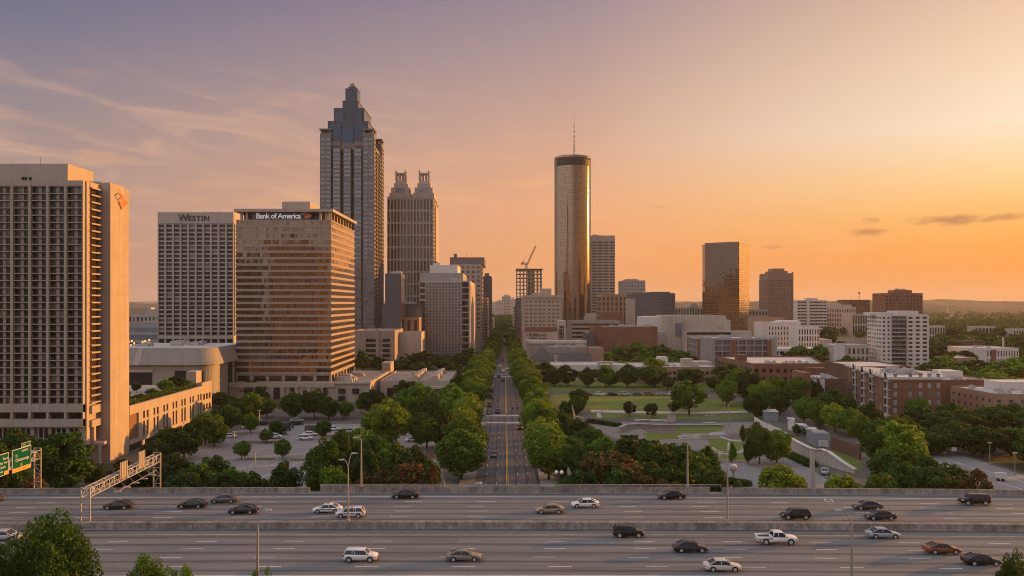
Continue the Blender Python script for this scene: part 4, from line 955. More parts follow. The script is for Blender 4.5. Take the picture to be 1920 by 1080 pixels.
def tanhotel():
    D = 600.; f = bx(980, 1053, D, 40); zt = PZ(556,D)
    b = Bld('stone_hotel', 'cream stone hotel with paired dark windows and an old cornice right of the avenue', 'hotel', f, zt, 'tan_plain', parapet=1.0)
    b.quota = 100
    b.fac(0, 8, 9, 1.5, 1.9, .22, 'gl_dark', z0=18, z1=zt-2.5, sub=2, u0=1.2, u1=-1.2, inset=.14); b.fac(3, 5, 9, 2.0, 1.9, .22, 'gl_dark', z0=18, z1=zt-2.5)
    fr, l = b.frame(*b.edge(0)); b.w.fbox(fr, -.6, l+.6, zt-.9, zt-.1, -.05, .8); b.w.fbox(fr, 0, l, 16, 17.6, -.05, .4)
    b.part('penthouse', 'tan_plain', lambda m: (m.box(PX(1015,D),PX(1036,D),D+14,D+30,zt,PZ(541,D+14)), m.box(PX(1000,D),PX(1013,D),D+18,D+30,zt,zt+3)))
    b.done()
    b = simple('office_building', 'dark narrow tower on the avenue behind the cream stone hotel', 'office building', 969, 979, 560, 690, 60, 'slate'); b.fac(0, 2, 12, .5, 1.5, .3, 'gl_grey', z0=4); b.fac(3, 8, 12, 1.2, 1.6, .3, 'gl_grey', z0=4); b.done()
    b = simple('office_building', 'pale narrow mid-rise farther down the right side of the avenue', 'office building', 963, 972, 575, 1050, 80, 'pale'); b.fac(3, 8, 8, 1.8, 2, .3, 'gl_dark', z0=4); b.fac(0,2,8,1.2,2,.3,'gl_dark',z0=4); b.done()
    D = 548.; b = simple('painted_wall_building', 'cream windowless building with faded black painted lettering and red brick parapet band', 'building', 982, 1047, 616, D, 24, 'pale', parapet=0)
    b.part('brick_band', 'brick', lambda m: m.box(b.foot[0][0]+.5, b.foot[1][0]-.8, D-.2, D+.1, PZ(622,D), PZ(613.5,D)))
    L = b.root.location
    for t, s_, z, px in (('HKiKI', 3.3, PZ(631,D), 998), ('hereb', 3.3, PZ(631,D), 1015), ('WCJUI i clhe liees', 1.7, PZ(635.5,D), 1008)):
        sign_text(t, s_, b.root, (PX(px,D)-L[0], D-.06-L[1], z), (pi/2,0,0), M['black_letters'], depth=.02, bold=.06)
    b.part('arched_frame', 'pale', lambda m: m.box(PX(1048,D),PX(1061,D),D+1,D+20,0,PZ(601,D)))
    for k in range(5):
        for q in range(3): b.part('window', 'gl_dark', lambda m: m.box(PX(1049.2,D)+q*1.05, PX(1049.2,D)+q*1.05+.85, D+.9, D+1.02, PZ(640,D)+k*2.2, PZ(640,D)+k*2.2+1.9))
    b.done()
tanhotel()
def cylinder():
    Dc = 978.; xc = PX(1073.5, Dc); R = 33.8/F*Dc; zt = PZ(290, Dc-R); zt2 = PZ(285, Dc)
    t = thing('cylinder_tower', 'tall cylindrical bronze glass hotel tower with dark top band and roof mast', 'hotel tower', (xc, Dc, 0))
    b = MB(); n = 96; zb0 = PZ(309, Dc-R)
    nz = 70; z0 = 12
    v = []; 
    for j in range(nz):
        za, zb_ = z0+(zb0-z0)*j/nz, z0+(zb0-z0)*(j+1)/nz
        for k in range(n):
            a0, a1 = 2*pi*k/n, 2*pi*(k+1)/n; dt = random.uniform(-.004,.004); 
            r0, r1 = R+dt, R-dt
            b.poly([(xc+r0*cos(a0),Dc+r0*sin(a0),za+.24),(xc+r0*cos(a1),Dc+r0*sin(a1),za+.24),(xc+r1*cos(a1),Dc+r1*sin(a1),zb_),(xc+r1*cos(a0),Dc+r1*sin(a0),zb_)])
    b.build('glazing', M['gl_cyl'], t)
    c = MB(); c.lathe([(R-.12, 0),(R-.12, zb0)], 96, (xc,Dc)); c.build('core', M['slate'], t)
    fins = MB()
    for k in range(0, n, 2):
        a = 2*pi*k/n; fins.tube((xc+(R+.02)*cos(a),Dc+(R+.02)*sin(a),z0),(xc+(R+.02)*cos(a),Dc+(R+.02)*sin(a),zb0),.10,n=3)
    fins.build('mullion', M['granite'], t)
    d = MB(); d.lathe([(R+.25, zb0),(R+.25, zt-4.2)], 72, (xc,Dc)); d.build('dark_band', M['band_dark'], t, True)
    d = MB(); d.lathe([(R+.1, zt-4.2),(R+.3, zt-4.2),(R+.3, zt-.6),(R-.6, zt+.4),(R-1.2,zt+.4),(R-1.2,zt-.5),(0,zt-.4)], 72, (xc,Dc)); d.build('rim', M['gl_cyl'], t, True)
    d = MB(); d.lathe([(9,zt-.5),(9,zt+2.6),(0,zt+2.7)], 24, (xc-4,Dc)); d.box(xc+4,xc+10,Dc-3,Dc+3,zt-.5,zt+2.4); d.box(xc-14,xc-9,Dc-6,Dc+2,zt-.5,zt+3); d.build('rooftop_unit', M['unit'], t)
    xm = PX(1076.5,Dc); d = MB(); zz = zt
    for r0, r1, z in ((.9,.8,zt+14),(.7,.6,zt+28),(.4,.3,PZ(216,Dc)),(.18,.1,PZ(207,Dc))): d.tube((xm,Dc,zz),(xm,Dc,z),r0,r1,8); zz = z
    for k in range(6): d.box(xm-1.0,xm+1.0,Dc-.3,Dc+.3,zt+8+k*6,zt+9.2+k*6)
    d.build('mast', M['pale'], t)
    # lift shaft standing against its left side
    e = MB(); xe0, xe1 = PX(1039.5,Dc), PX(1049,Dc); e.prism([(xe0,Dc-5),(xe0+1.5,Dc-9),(xe1,Dc-11),(xe1,Dc+8),(xe0,Dc+6)], 0, zt-1.0); e.build('lift_shaft', M['gl_boa'], t)
    p = MB(); p.lathe([(R+8,0),(R+8,11),(R+7,12.2),(0,12.4)], 48, (xc,Dc)); p.build('podium', M['tan_dark'], t)
cylinder()
b = simple('office_tower', 'white and brown banded office tower standing behind the right side of the cylinder', 'office tower', 1100, 1153, 443, 1040, 40, 'pale', parapet=1)
b.fac(0, 4, 31, 1.2, 1.9, .5, 'gl_dark', z0=6, z1=b.z1-6, mode='cell', u0=6); b.units(4, 2); b.done()
b = simple('office_building', 'cream mid-rise office with dark vertical window strips right of the cylinder', 'office building', 1128, 1176, 553, 800, 40, 'brick_tan')
b.fac(0, 6, 8, 1.9, 1.2, .4, 'gl_dark', z0=8, z1=b.z1-1.5); b.fac(3, 4, 8, 2, 1.2, .4, 'gl_dark', z0=8, z1=b.z1-1.5)
b.part('stair_tower', 'tan_plain', lambda m: m.box(PX(1172,800),PX(1190,800),796,836,0,PZ(560,800))); b.done()
b = simple('brick_block', 'low red-brown block in front of the cream mid-rise office', 'building', 1128, 1165, 588, 760, 20, 'brick'); b.done()
b = simple('office_building', 'broad blue-grey office slab with fine window grid left of the dark mirror tower', 'office building', 1188, 1266, 551, 900, 50, 'slate'); b.fac(0, 22, 14, .5, 1.2, .3, 'gl_grey', z0=4, z1=b.z1-1, mode='row'); b.units(3, 6); b.w.box(PX(1224,900),PX(1258,900),906,930,b.z1,b.z1+2.5); b.done()
b = simple('office_building', 'plain grey tower block standing above the broad blue-grey slab', 'office building', 1168, 1210, 527, 980, 40, 'grey'); b.fac(0, 8, 16, 2, 2.4, .2, 'gl_grey', z0=4, mode='row'); b.w.box(PX(1176,980),PX(1197,980),984,1010,b.z1,b.z1+2.5); b.done()
# parking deck at the cylinder's foot
b = simple('parking_garage', 'wide layered concrete parking deck in front of the cylinder', 'parking garage', 1072, 1163, 604, 690, 50, 'tan_dark', parapet=1)
fr, l = b.frame(*b.edge(0))
for k in range(6): b.w.fbox(fr, 0, l, 2.5+k*3.6, 4.5+k*3.6, -.05, .8); b.part('deck_opening', 'dark', lambda m: m.fbox(fr, .4, l-.4, 4.5+k*3.6, 6.1+k*3.6, -.04, .05))
b.w.box(PX(1100,690),PX(1120,690),700,716,b.z1,b.z1+5); b.done()
b = simple('office_building', 'small tan block with sloped roof edge above the layered parking deck', 'building', 1101, 1118, 590, 720, 20, 'tan_plain'); b.done()
b = simple('utility_building', 'small blue-grey box building left of the long brick block', 'building', 1097, 1114, 626, 560, 16, 'slate', roof='roof_white'); b.units(2, 1, h=(.6,1.2), w=(1,2)); b.done()
b = simple('brick_building', 'long six-storey red brick block with narrow window strips right of the parking deck', 'apartment building', 1114, 1233, 615, 575, 30, 'brick', parapet=.9)
b.fac(0, 18, 6, 1.7, 1.5, .12, 'gl_pale', z0=4, z1=b.z1-1.2, sub=2, inset=.15, skip=lambda i, j: i % 3 == 2); b.units(8, 3, h=(.8,2), w=(2,5)); b.done()
# pitched-roof church hall
def church():
    D = 470.; zt = PZ(676,D); zr = PZ(653,D+9)
    x0, x1 = PX(1000,D), PX(1108,D)
    t = thing('church_hall', 'low hall with dark slate pyramid roof and long slate wing right of the avenue', 'hall', ((x0+x1)/2, D+10, 0))
    w = MB(); w.box(x0+1, PX(1040,D), D, D+22, 0, zt); w.box(PX(1040,D)+.02, x1, D+2, D+20, 0, zt-.2); w.box(PX(1040,D)-.4, PX(1044,D)+.4, D-1.5, D-.02, 0, PZ(665,D)); w.build('wall', M['tan_plain'], t)
    r = MB(); a, c = x0-1, PX(1041,D); cx_ = (a+c)/2
    r.prism([(a,D-1),(c,D-1),(c,D+23),(a,D+23)], zt, zr, top=[(cx_-1,D+10),(cx_+1,D+10),(cx_+1,D+12),(cx_-1,D+12)]); r.build('pyramid_roof', M['roof_slate'], t)
    r = MB(); r.prism([(PX(1042,D),D+1),(x1+.5,D+1),(x1+.5,D+21),(PX(1042,D),D+21)], zt-.2, PZ(662,D+8), top=[(PX(1044,D),D+9),(x1,D+9),(x1,D+13),(PX(1044,D),D+13)]); r.build('pitched_roof', M['roof_slate'], t)
    for k in range(8): w = MB(); w.box(PX(1046,D)+k*2.4, PX(1046,D)+k*2.4+1.1, D+1.9, D+2.03, 3, 6.5); w.build('window', M['gl_dark'], t)
    b = simple('tan_block', 'plain tan block joined to the right end of the slate pitched wing', 'building', 1108, 1132, 655, 474, 20, 'brick_tan'); b.done()
    b = simple('low_hall', 'long low grey hall with a bright white roof edge behind the slate roofs', 'building', 988, 1100, 641, 505, 22, 'tan_dark', roof='roof_white', parapet=.4); b.part('white_roof_edge', 'roof_white', lambda m: m.box(PX(990,505),PX(1100,505),504.4,505.6,b.z1-1.0,b.z1+.9)); b.units(7, 5, foot=bx(1040,1100,490,10), z=8, h=(1,6)); b.done()
    b = simple('flat_building', 'flat white-roofed building directly behind the pyramid roof', 'building', 1030, 1100, 651, 492, 10, 'tan_dark', roof='roof_white', parapet=.3); b.units(6, 15, h=(.6,1.4), w=(1,3)); b.done()
church()
# long white-roofed buildings behind the lawn
b = simple('low_building', 'long low white-fasciaed building behind the park trees', 'building', 1036, 1190, 686, 430, 24, 'white', roof='roof_white', parapet=.5)
b.fac(0, 16, 1, .6, 1, .3, 'gl_dark', z0=1, z1=4.5); b.part('portal', 'pale', lambda m: (m.box(PX(1120,430),PX(1147,430),427,429.6,9.4,10.6), m.box(PX(1120,430),PX(1123,430),427,429.6,0,9.38), m.box(PX(1144,430),PX(1147,430),427,429.6,0,9.38))); b.done()
b = simple('low_building', 'low brick building with white flat roofs behind the largest park tree', 'building', 1190, 1348, 690, 415, 36, 'brick_tan', roof='roof_white', parapet=.6)
b.fac(0, 18, 2, .9, 1.5, .25, 'gl_dark', z0=1, z1=b.z1-1); b.part('stair_block', 'tan_plain', lambda m: m.box(PX(1285,420),PX(1303,420),424,432,b.z1,b.z1+4)); b.part('stair_block', 'white', lambda m: m.box(PX(1246,425),PX(1263,425),440,448,b.z1,b.z1+4)); b.part('upper_storey', 'tan_plain', lambda m: m.box(PX(1306,425),PX(1346,425),434,449,b.z1,b.z1+1.6)); b.units(5, 4, h=(.6,1.4), w=(1,3)); b.done()
# arts centre, big pale blocks
def arts():
    D = 620.; zt = PZ(594,D)
    b = Bld('arts_centre', 'large pale windowless stone complex of stepped blocks right of centre', 'building', bx(1252, 1362, D, 50), zt, 'arts', roof='roof_white')
    b.w.prism(bx(1281, 1370, 612, 8), 0, PZ(600,612)); 
    b.part('side_wing', 'arts', lambda m: (m.box(PX(1250,606),PX(1281,606),606,618,0,PZ(592,606)), m.box(PX(1234,612),PX(1251,612),608,640,0,PZ(622,612))))
    b.part('glass_bay', 'gl_grey', lambda m: m.box(PX(1266,606),PX(1279,606),605.4,606.1,PZ(630,606),PZ(606,606)))
    b.part('strip_window', 'gl_dark', lambda m: m.box(PX(1288,600),PX(1370,600),599.8,600.1,PZ(627.5,600),PZ(623,600)))
    b.part('front_wing', 'arts', lambda m: m.box(PX(1281,600),PX(1410,600),600.12,611.8,0,PZ(621,600)))
    b.part('domed_wing', 'white', lambda m: m.prism(bx(1205,1250,640,40), 0, PZ(594,640), top=bx(1209,1250,643,36)))
    b.part('louvre', 'grey', lambda m: m.box(PX(1345,611.8),PX(1352,611.8),611.7,612.0,PZ(617,612),PZ(611,612)))
    b.done()
arts()
def midrise():
    D = 480.; x0, x1 = PX(1325,D), PX(1457,D); zt = PZ(636,D); xl = PX(1290,D+26)
    foot = [(PX(1313,D),D),(x1,D),(x1+4,D+30),(xl,D+26)]
    b = Bld('apartment_block', 'mid-rise apartment block with pale banded balconies and concrete end panels', 'apartment building', foot, zt, 'grey', roof='roof_white', parapet=.7)
    fr, l = b.frame(*b.edge(0)); u0 = 8.5
    b.fac(0, 7, 5, .5, .55, 1.0, 'gl_grey', z0=2, z1=zt, u0=u0, u1=l-4.2, sub=2, sd=1.1)
    b.part('brick_panel', 'brick', lambda m: (m.fbox(fr, 18, 21.3, 2, zt-.3, .2, 1.25), m.fbox(fr, l-6.4, l-3.8, 2, zt-.3, .2, 1.25)))
    b.fac(3, 5, 5, .6, .55, .8, 'gl_grey', z0=2, z1=zt, sub=2, u0=4, u1=-1); fl, ll = b.frame(*b.edge(3)); b.part('brick_panel', 'brick', lambda m: m.fbox(fl, 0, 3.8, 0, zt+.3, .05, .6)); b.part('brick_panel', 'brick', lambda m: m.fbox(fl, ll-4, ll-.5, 0, zt+.1, .1, .85))
    b.units(9, 6, h=(.8,1.8), w=(1.5,5)); b.done()
midrise()
def mirror():
    foot = [(PX(1317,800),800),(PX(1322,786),786),(PX(1386,768),768),(PX(1405,800),800),(PX(1400,830),830),(PX(1325,830),830)]
    zt = PZ(457,780)
    b = Bld('mirror_tower', 'dark bronze mirror-glass tower with a glowing orange side face', 'office tower', foot, zt, 'gl_boa', parapet=0, core=False)
    b.quota = 120
    for e, nx in ((0,2),(1,26),(2,14)):
        fr, l = b.frame(*b.edge(e)); nz = 42
        for j in range(nz):
            z0_, z1_ = 4+(zt-4)*j/nz, 4+(zt-4)*(j+1)/nz
            b.row(fr, [(k*l/nx+.02,(k+1)*l/nx-.02) for k in range(nx)], z0_+.3, z1_, .05, 'gl_sunside' if e == 2 else 'gl_brown')
    b.wm = M['granite']; b.w.prism(foot, 0, zt)
    fr, l = b.frame(*b.edge(1)); b.w.fbox(fr, 0, l, zt-.2, zt+1.2, -.3, .15); b.w.fbox(fr, 3, l-3, zt-6.6, zt-6.2, -.05, .2)
    b.units(3, 2, h=(1,2.4)); b.done()
mirror()
def brickres():
    D = 900.; f = bx(1440, 1487, D, 30); zt = PZ(514,D)
    b = Bld('residential_tower', 'slender rose-brown residential tower with a stepped crown right of the mirror tower', 'apartment tower', f, zt, 'redstone', parapet=1)
    b.fac(0, 8, 22, 1.7, 1.6, .6, 'gl_dark', z0=6, z1=zt-6, sd=.5); b.w.box(f[0][0]+5,f[1][0]-5,D+3,D+26,zt,PZ(508,D)); b.w.box(f[0][0]+8,f[1][0]-8,D+5,D+24,zt,PZ(503,D)); b.fac(3, 5, 22, 2, 1.6, .5, 'gl_dark', z0=6, z1=zt-6)
    for u in (f[0][0]-.3, f[1][0]-1.2): b.w.box(u, u+1.5, D-.3, D+1.2, 0, zt+2.5)
    b.done()
brickres()
b = simple('office_building', 'white office block with horizontal ribbon windows and central white shaft', 'office building', 1495, 1550, 564, 1000, 40, 'white'); b.fac(0, 10, 11, .3, 2.0, .5, 'gl_dark', z0=2, z1=b.z1, mode='row'); fr, l = b.frame(*b.edge(0)); b.w.fbox(fr, l*.32, l*.42, 0, b.z1+3.5, -.2, .8); b.w.fbox(fr, l*.33, l*.7, b.z1, b.z1+3.2, -9, -.3); b.done()
b = simple('office_building', 'cream low-rise office with small square windows between the ribbon-window block and dark mast block', 'office building', 1550, 1605, 577, 1050, 40, 'pale'); b.fac(0, 12, 5, 1.6, 2.2, .3, 'gl_dark', z0=4, z1=b.z1-1); b.w.box(PX(1552,1060),PX(1577,1060),1060,1085,b.z1,b.z1+6); b.w.box(PX(1583,1060),PX(1597,1060),1060,1085,b.z1,b.z1+4); b.done()
b = simple('office_building', 'low cream block in front of the dark mast block', 'office building', 1598, 1636, 590, 1000, 30, 'pale'); b.fac(0, 8, 2, 1, 2.2, .3, 'gl_dark', z0=2); b.done()
b = simple('office_building', 'dark brown block with a thin rooftop mast', 'office building', 1592, 1631, 563, 1150, 40, 'brick_dark'); b.fac(0, 6, 10, 1.6, 2, .3, 'gl_dark', z0=4, mode='row'); b.part('mast', 'steel_dark', lambda m: (m.tube((PX(1611,1160),1160,b.z1),(PX(1611,1160),1160,PZ(550,1160)),.35,n=5), m.box(PX(1611,1160)-1,PX(1611,1160)+1,1159,1161,PZ(551,1160),PZ(548,1160)))); b.done()
b = simple('apartment_tower', 'wide brown brick apartment tower behind the white apartment tower', 'apartment tower', 1660, 1730, 551, 850, 30, 'brick'); b.fac(0, 11, 14, 1.3, 1.7, .3, 'gl_dark', z0=4, z1=b.z1-1.5); b.w.box(PX(1678,856),PX(1710,856),856,872,b.z1,PZ(544,856)); b.units(5, 12, foot=bx(1680,1708,858,10), z=PZ(544,856)-.1, h=(.8,2), w=(1,3)); b.done()
def whiteapt():
    D = 520.; x0, x1 = PX(1653,D), PX(1742,D); zt = PZ(592,D)
    foot = [(x0,D),(x1,D),(x1+2,D+22),(PX(1626,D+30),D+30)]
    b = Bld('apartment_tower', 'white apartment tower with curved balcony stack and square dark windows', 'apartment tower', foot, zt, 'white', parapet=.7)
    fr, l = b.frame(*b.edge(0)); nz = 12
    b.fac(0, 3, nz, 2.0, 1.35, .2, 'gl_dark', z0=1, z1=zt, u0=l-14.5, u1=l-.5)
    b.fac(0, 2, nz, 1.6, 1.5, .2, 'gl_dark', z0=1, z1=zt, u0=0, u1=6)
    b.fac(3, 6, nz, 1.5, 1.5, .2, 'gl_dark', z0=1, z1=zt)
    n0 = 6.2; n1 = l-14.6; cxm = (n0+n1)/2
    for j in range(nz):
        z = 1+(zt-1)*j/nz
        s_ = MB(); pts = [(x0+cxm+(n1-n0)/2*cos(a), D-1.9*abs(sin(a))**.6) for a in np.linspace(pi, 2*pi, 13)]
        s_.prism(pts, z-.12, z+.12); 
        o = s_.build('balcony', M['white'], b.root)
        g_ = MB()
        for p, q in zip(pts[:-1], pts[1:]): g_.poly([(*p,z+.14),(*q,z+.14),(*q,z+1.15),(*p,z+1.15)])
        g_.build('balustrade', M['gl_grey'], o)
        b.pane(fr, n0+.4, cxm-.1, z+.2, z+2.4, .05, 'gl_dark', 'window'); b.pane(fr, cxm+.1, n1-.4, z+.2, z+2.4, .05, 'gl_dark', 'window')
    b.part('penthouse', 'white', lambda m: (m.box(PX(1682,D+6),PX(1722,D+6),D+6,D+20,zt,PZ(583,D+6)), m.box(x0-2,PX(1690,D),D+12,D+22,zt,zt+2)))
    b.w.fbox(fr, n0-.8, n0, 0, zt+.5, -.05, .6); b.w.fbox(fr, n1, n1+.8, 0, zt+.5, -.05, .6)
    b.units(3, 3, h=(.6,1.4), w=(1,2)); b.done()
whiteapt()
b = simple('apartment_block', 'white curved-roof apartment building with grid of small windows below the residential tower', 'apartment building', 1431, 1502, 606, 640, 24, 'white'); b.fac(0, 11, 5, 1.5, 1.5, .2, 'gl_dark', z0=3, z1=b.z1-2, u0=4); b.w.prism([(PX(1455,644),644),(PX(1500,644),644),(PX(1500,644),660),(PX(1455,644),660)], b.z1, PZ(601,644), top=[(PX(1468,644),645),(PX(1500,644),645),(PX(1500,644),659),(PX(1468,644),659)]); b.done()
b = simple('apartment_block', 'smaller white apartment building joined to the right of the curved-roof one', 'apartment building', 1497, 1536, 614, 600, 20, 'white'); b.fac(0, 8, 4, 1, 1.3, .2, 'gl_dark', z0=2, z1=b.z1-.8); b.done()
b = simple('low_building', 'dark red low-rise behind the white curved-roof apartments', 'building', 1418, 1470, 597, 680, 24, 'brick_tan'); b.done()
b = simple('low_building', 'low grey block at the foot of the residential tower', 'building', 1404, 1440, 582, 860, 30, 'grey'); b.fac(0, 6, 5, 1.4, 2.2, .3, 'gl_dark', z0=3); b.done()
b = simple('low_building', 'tan low-rise with barrel-vaulted roof left of the mirror tower', 'building', 1266, 1318, 578, 1000, 40, 'tan_dark')
vm = MB(); xa, xb = PX(1290,1000), PX(1312,1000); c_ = (xa+xb)/2; vm.prism(bx(1290,1312,999,20), b.z1, b.z1+3, top=bx(1294,1308,999,20)); vm.prism(bx(1294,1308,999,20), b.z1+3, b.z1+6, top=bx(1298,1304,999,20)); vm.build('barrel_roof', M['tan_dark'], b.root); b.fac(0, 10, 2, 1.6, 2.5, .3, 'gl_dark', z0=6); b.done()
b = simple('low_building', 'white-roofed low building left of the white apartment tower', 'building', 1450, 1582, 655, 560, 30, 'white', roof='roof_white', parapet=.4); b.fac(0, 12, 2, .8, 1.6, .2, 'gl_dark', z0=1, z1=b.z1-.6); b.units(6, 9, h=(.6,1.4), w=(1,3)); b.done()
b = simple('low_building', 'pale low building with angled grey end wall beside the white apartment tower', 'building', 1563, 1630, 648, 525, 22, 'pale', roof='roof_white', parapet=.4); b.fac(0, 5, 2, 1.6, 1.6, .2, 'gl_dark', z0=2, z1=b.z1-1, u0=9); b.part('end_wall', 'white', lambda m: m.box(PX(1566,523),PX(1584,523),522.5,524.9,0,b.z1+1.5)); b.done()
b = simple('low_building', 'long white-roofed shed behind the trees left of the white apartments', 'building', 1470, 1560, 637, 640, 26, 'pale', roof='roof_white', parapet=.3); b.done()
# brick complex right of centre
def brickcomplex():
    D = 400.; b = Bld('brick_building', 'low brick building with two white flat roofs in front of the banded-balcony apartments', 'building', [(PX(1412,D),D),(PX(1546,D),D),(PX(1520,D+55),D+55),(PX(1345,D+55),D+55)], PZ(684,D), 'brick', roof='roof_white', parapet=.7)
    b.fac(0, 10, 2, 1.8, 2.0, .12, 'gl_dark', z0=2, z1=b.z1-1); b.fac(3, 8, 2, 2.0, 2.0, .12, 'gl_grey', z0=2, z1=b.z1-1)
    b.part('stair_block', 'brick_dark', lambda m: m.box(PX(1401,D+8),PX(1416,D+8),D+22,D+30,b.z1,b.z1+3.5)); b.part('brick_wing', 'brick', lambda m: m.box(PX(1506,D),PX(1547,D),D-6,D-.05,0,PZ(690,D-6)))
    b.units(10, 14, foot=bx(1430,1530,D+3,14), h=(.6,1.5), w=(1,2.2)); b.done()
    # main brick apartments, near wing
    D = 285.; zt = PZ(711,D)
    b = Bld('brick_apartments', 'red brick apartment building with white cornice, pale balconies and white flat roof on the right', 'apartment building', [(PX(1667,D),D),(PX(1766,D),D),(PX(1760,D+30),D+30),(PX(1585,D+62),D+62)], zt, 'brick', roof='roof_white', parapet=0)
    fr, l = b.frame(*b.edge(0)); nz = 5
    b.w.fbox(fr, 0, l, 0, .1, 0, .02)
    cor = MB()
    for e in (0, 1, 3): f2, l2 = b.frame(*b.edge(e)); cor.fbox(f2, -.3, l2+.2, zt-.1, zt+.8, -.4, .35)
    cor.build('cornice', M['white'], b.root)
    for j in range(nz):
        for u in (2.2, 7.6, 11.2, 14.4, 17.6):
            if u < l-1:
                b.pane(fr, u-.62, u+.62, 2.0+j*3.0+.5, 2.0+j*3.0+2.3, .05, 'gl_pale', 'window'); b.w.fbox(fr, u-.85, u+.85, 2.0+j*3.0+2.32, 2.0+j*3.0+2.6, -.02, .12)
        b.w.fbox(fr, .05, l-.05, 2.0+j*3.0+2.86, 2.0+j*3.0+2.98, -.02, .07)
    fl, ll = b.frame(*b.edge(3))
    for j in range(nz):
        for k in range(13):
            u = 2.5+k*5.0
            if u < ll-2: b.pane(fl, u-.6, u+.6, 2.3+j*3, 4.2+j*3, .05, 'gl_pale', 'window')
    for k, u in enumerate((ll-2.6, ll-22, ll-34, ll-47)):
        p_ = MB(); p_.fbox(fl, u-1.7, u+1.7, 0, zt-.2, -.02, .5); p_.build('bay', M['white'] if k != 1 else M['pale'], b.root)
        for j in range(nz): b.pane(fl, u-1.3, u+1.3, 2.3+j*3, 4.6+j*3, .55, 'gl_dark', 'window'); b.part('balcony', 'rail', lambda m: m.fbox(fl, u+2, u+5, 1.9+j*3, 2.05+j*3, 0, 1.3))
    b.units(14, 5, foot=[(PX(1680,300),300),(PX(1740,300),318)], h=(.7,2), w=(1,3)); b.done()
    D = 330.; b = Bld('brick_apartments', 'set-back brick wing with dark inner corner right of the white-corniced brick apartments', 'apartment building', bx(1752, 1862, D, 30), PZ(715,D), 'brick', roof='roof_white', parapet=.7)
    b.fac(0, 9, 4, 2.1, 1.7, .12, 'gl_pale', z0=1, z1=b.z1-.8); b.part('upper_block', 'white', lambda m: m.box(PX(1806,D),PX(1842,D),D+14,D+24,b.z1,b.z1+3)); b.units(7, 8, h=(.6,1.4), w=(1,2.5)); b.done()
    D = 350.; b = Bld('brick_block', 'tall plain brown brick block with a light flat roof behind the brick apartments', 'building', bx(1603, 1709, D, 34), PZ(689,D), 'brick_dark', roof='roof_white', parapet=.5)
    b.part('stair_block', 'brick', lambda m: m.box(PX(1645,D-8),PX(1686,D-8),D-12,D-.1,0,PZ(703,D-8))); b.fac(0, 6, 1, 3, 3, .1, 'gl_dark', z0=4, z1=b.z1-3, skip=lambda i, j: i > 1); b.done()
    D = 330.; b = Bld('apartment_wing', 'pale blue and brown apartment wing left of the white-corniced brick apartments', 'apartment building', bx(1521, 1585, D, 20), PZ(712,D), 'brick_dark', roof='roof_white', parapet=.5)
    b.part('pale_bay', 'white', lambda m: (m.box(PX(1523,D),PX(1530,D),D-.7,D-.02,0,b.z1+.2), m.box(PX(1537,D),PX(1545,D),D-.7,D-.02,0,b.z1+.2))); b.fac(0, 8, 4, 1.2, 1.4, .12, 'gl_grey', z0=1, z1=b.z1-.5); b.part('brick_pier', 'brick', lambda m: m.box(PX(1507,D-5),PX(1520,D-5),D-5,D+8,0,PZ(697,D))); b.units(6, 4, h=(.5,1.2), w=(1,2)); b.done()
    D = 300.; b = Bld('brick_building', 'low brick building with sunlit flat roof at the right edge', 'building', [(PX(1850,D),D-4),(PX(1985,D),D-10),(PX(1985,D),D+24),(PX(1783,D+24),D+24)], PZ(738,D), 'brick_tan', roof='roof_white', parapet=.5)
    b.fac(0, 7, 2, 2.6, 1.9, .12, 'gl_grey', z0=1, z1=b.z1-.8); b.fac(3, 7, 2, 2.6, 1.9, .12, 'gl_grey', z0=1, z1=b.z1-.8); b.part('white_block', 'white', lambda m: m.box(PX(1905,D),PX(1990,D),D+10,D+20,b.z1,b.z1+3.4)); b.units(9, 3, h=(.6,1.4), w=(1,3)); b.done()
brickcomplex()
b = simple('low_building', 'long white and brown low-rise among the trees far right', 'building', 1815, 1910, 654, 520, 30, 'white', roof='roof_white', parapet=.4); b.fac(0, 12, 2, 1.0, 1.7, .2, 'gl_dark', z0=1, z1=b.z1-.5, u0=12); b.part('brown_bay', 'brick', lambda m: m.box(PX(1858,520),PX(1867,520),519.4,519.95,0,b.z1-.6)); b.part('chimney', 'pale', lambda m: m.tube((PX(1881,525),525,b.z1),(PX(1881,525),525,b.z1+7.5),.6,n=8)); b.units(4, 3, h=(.5,1.2), w=(1,3)); b.done()
b = simple('low_building', 'pale single-storey building with white roof right of the white apartment tower', 'building', 1781, 1830, 672, 460, 16, 'brick_tan', roof='roof_white', parapet=.4); b.done()
b = simple('low_building', 'small brown brick block above the long white low-rise far right', 'building', 1803, 1848, 641, 620, 20, 'brick_dark'); b.done()
for k, (px0, px1, yt, D, lab) in enumerate(((1742,1772,612,780,'pale low apartments just right of the white apartment tower'),(1828,1867,613,830,'white low apartments on the wooded ridge far right'),(1900,1930,618,800,'small pale house at the right edge on the wooded ridge'))):
    b = simple('low_building', lab, 'building', px0, px1, yt, D, 14, 'pale'); b.fac(0, 6, 2, 1.2, 1.6, .2, 'gl_dark', z0=2, z1=b.z1-.6); b.done()
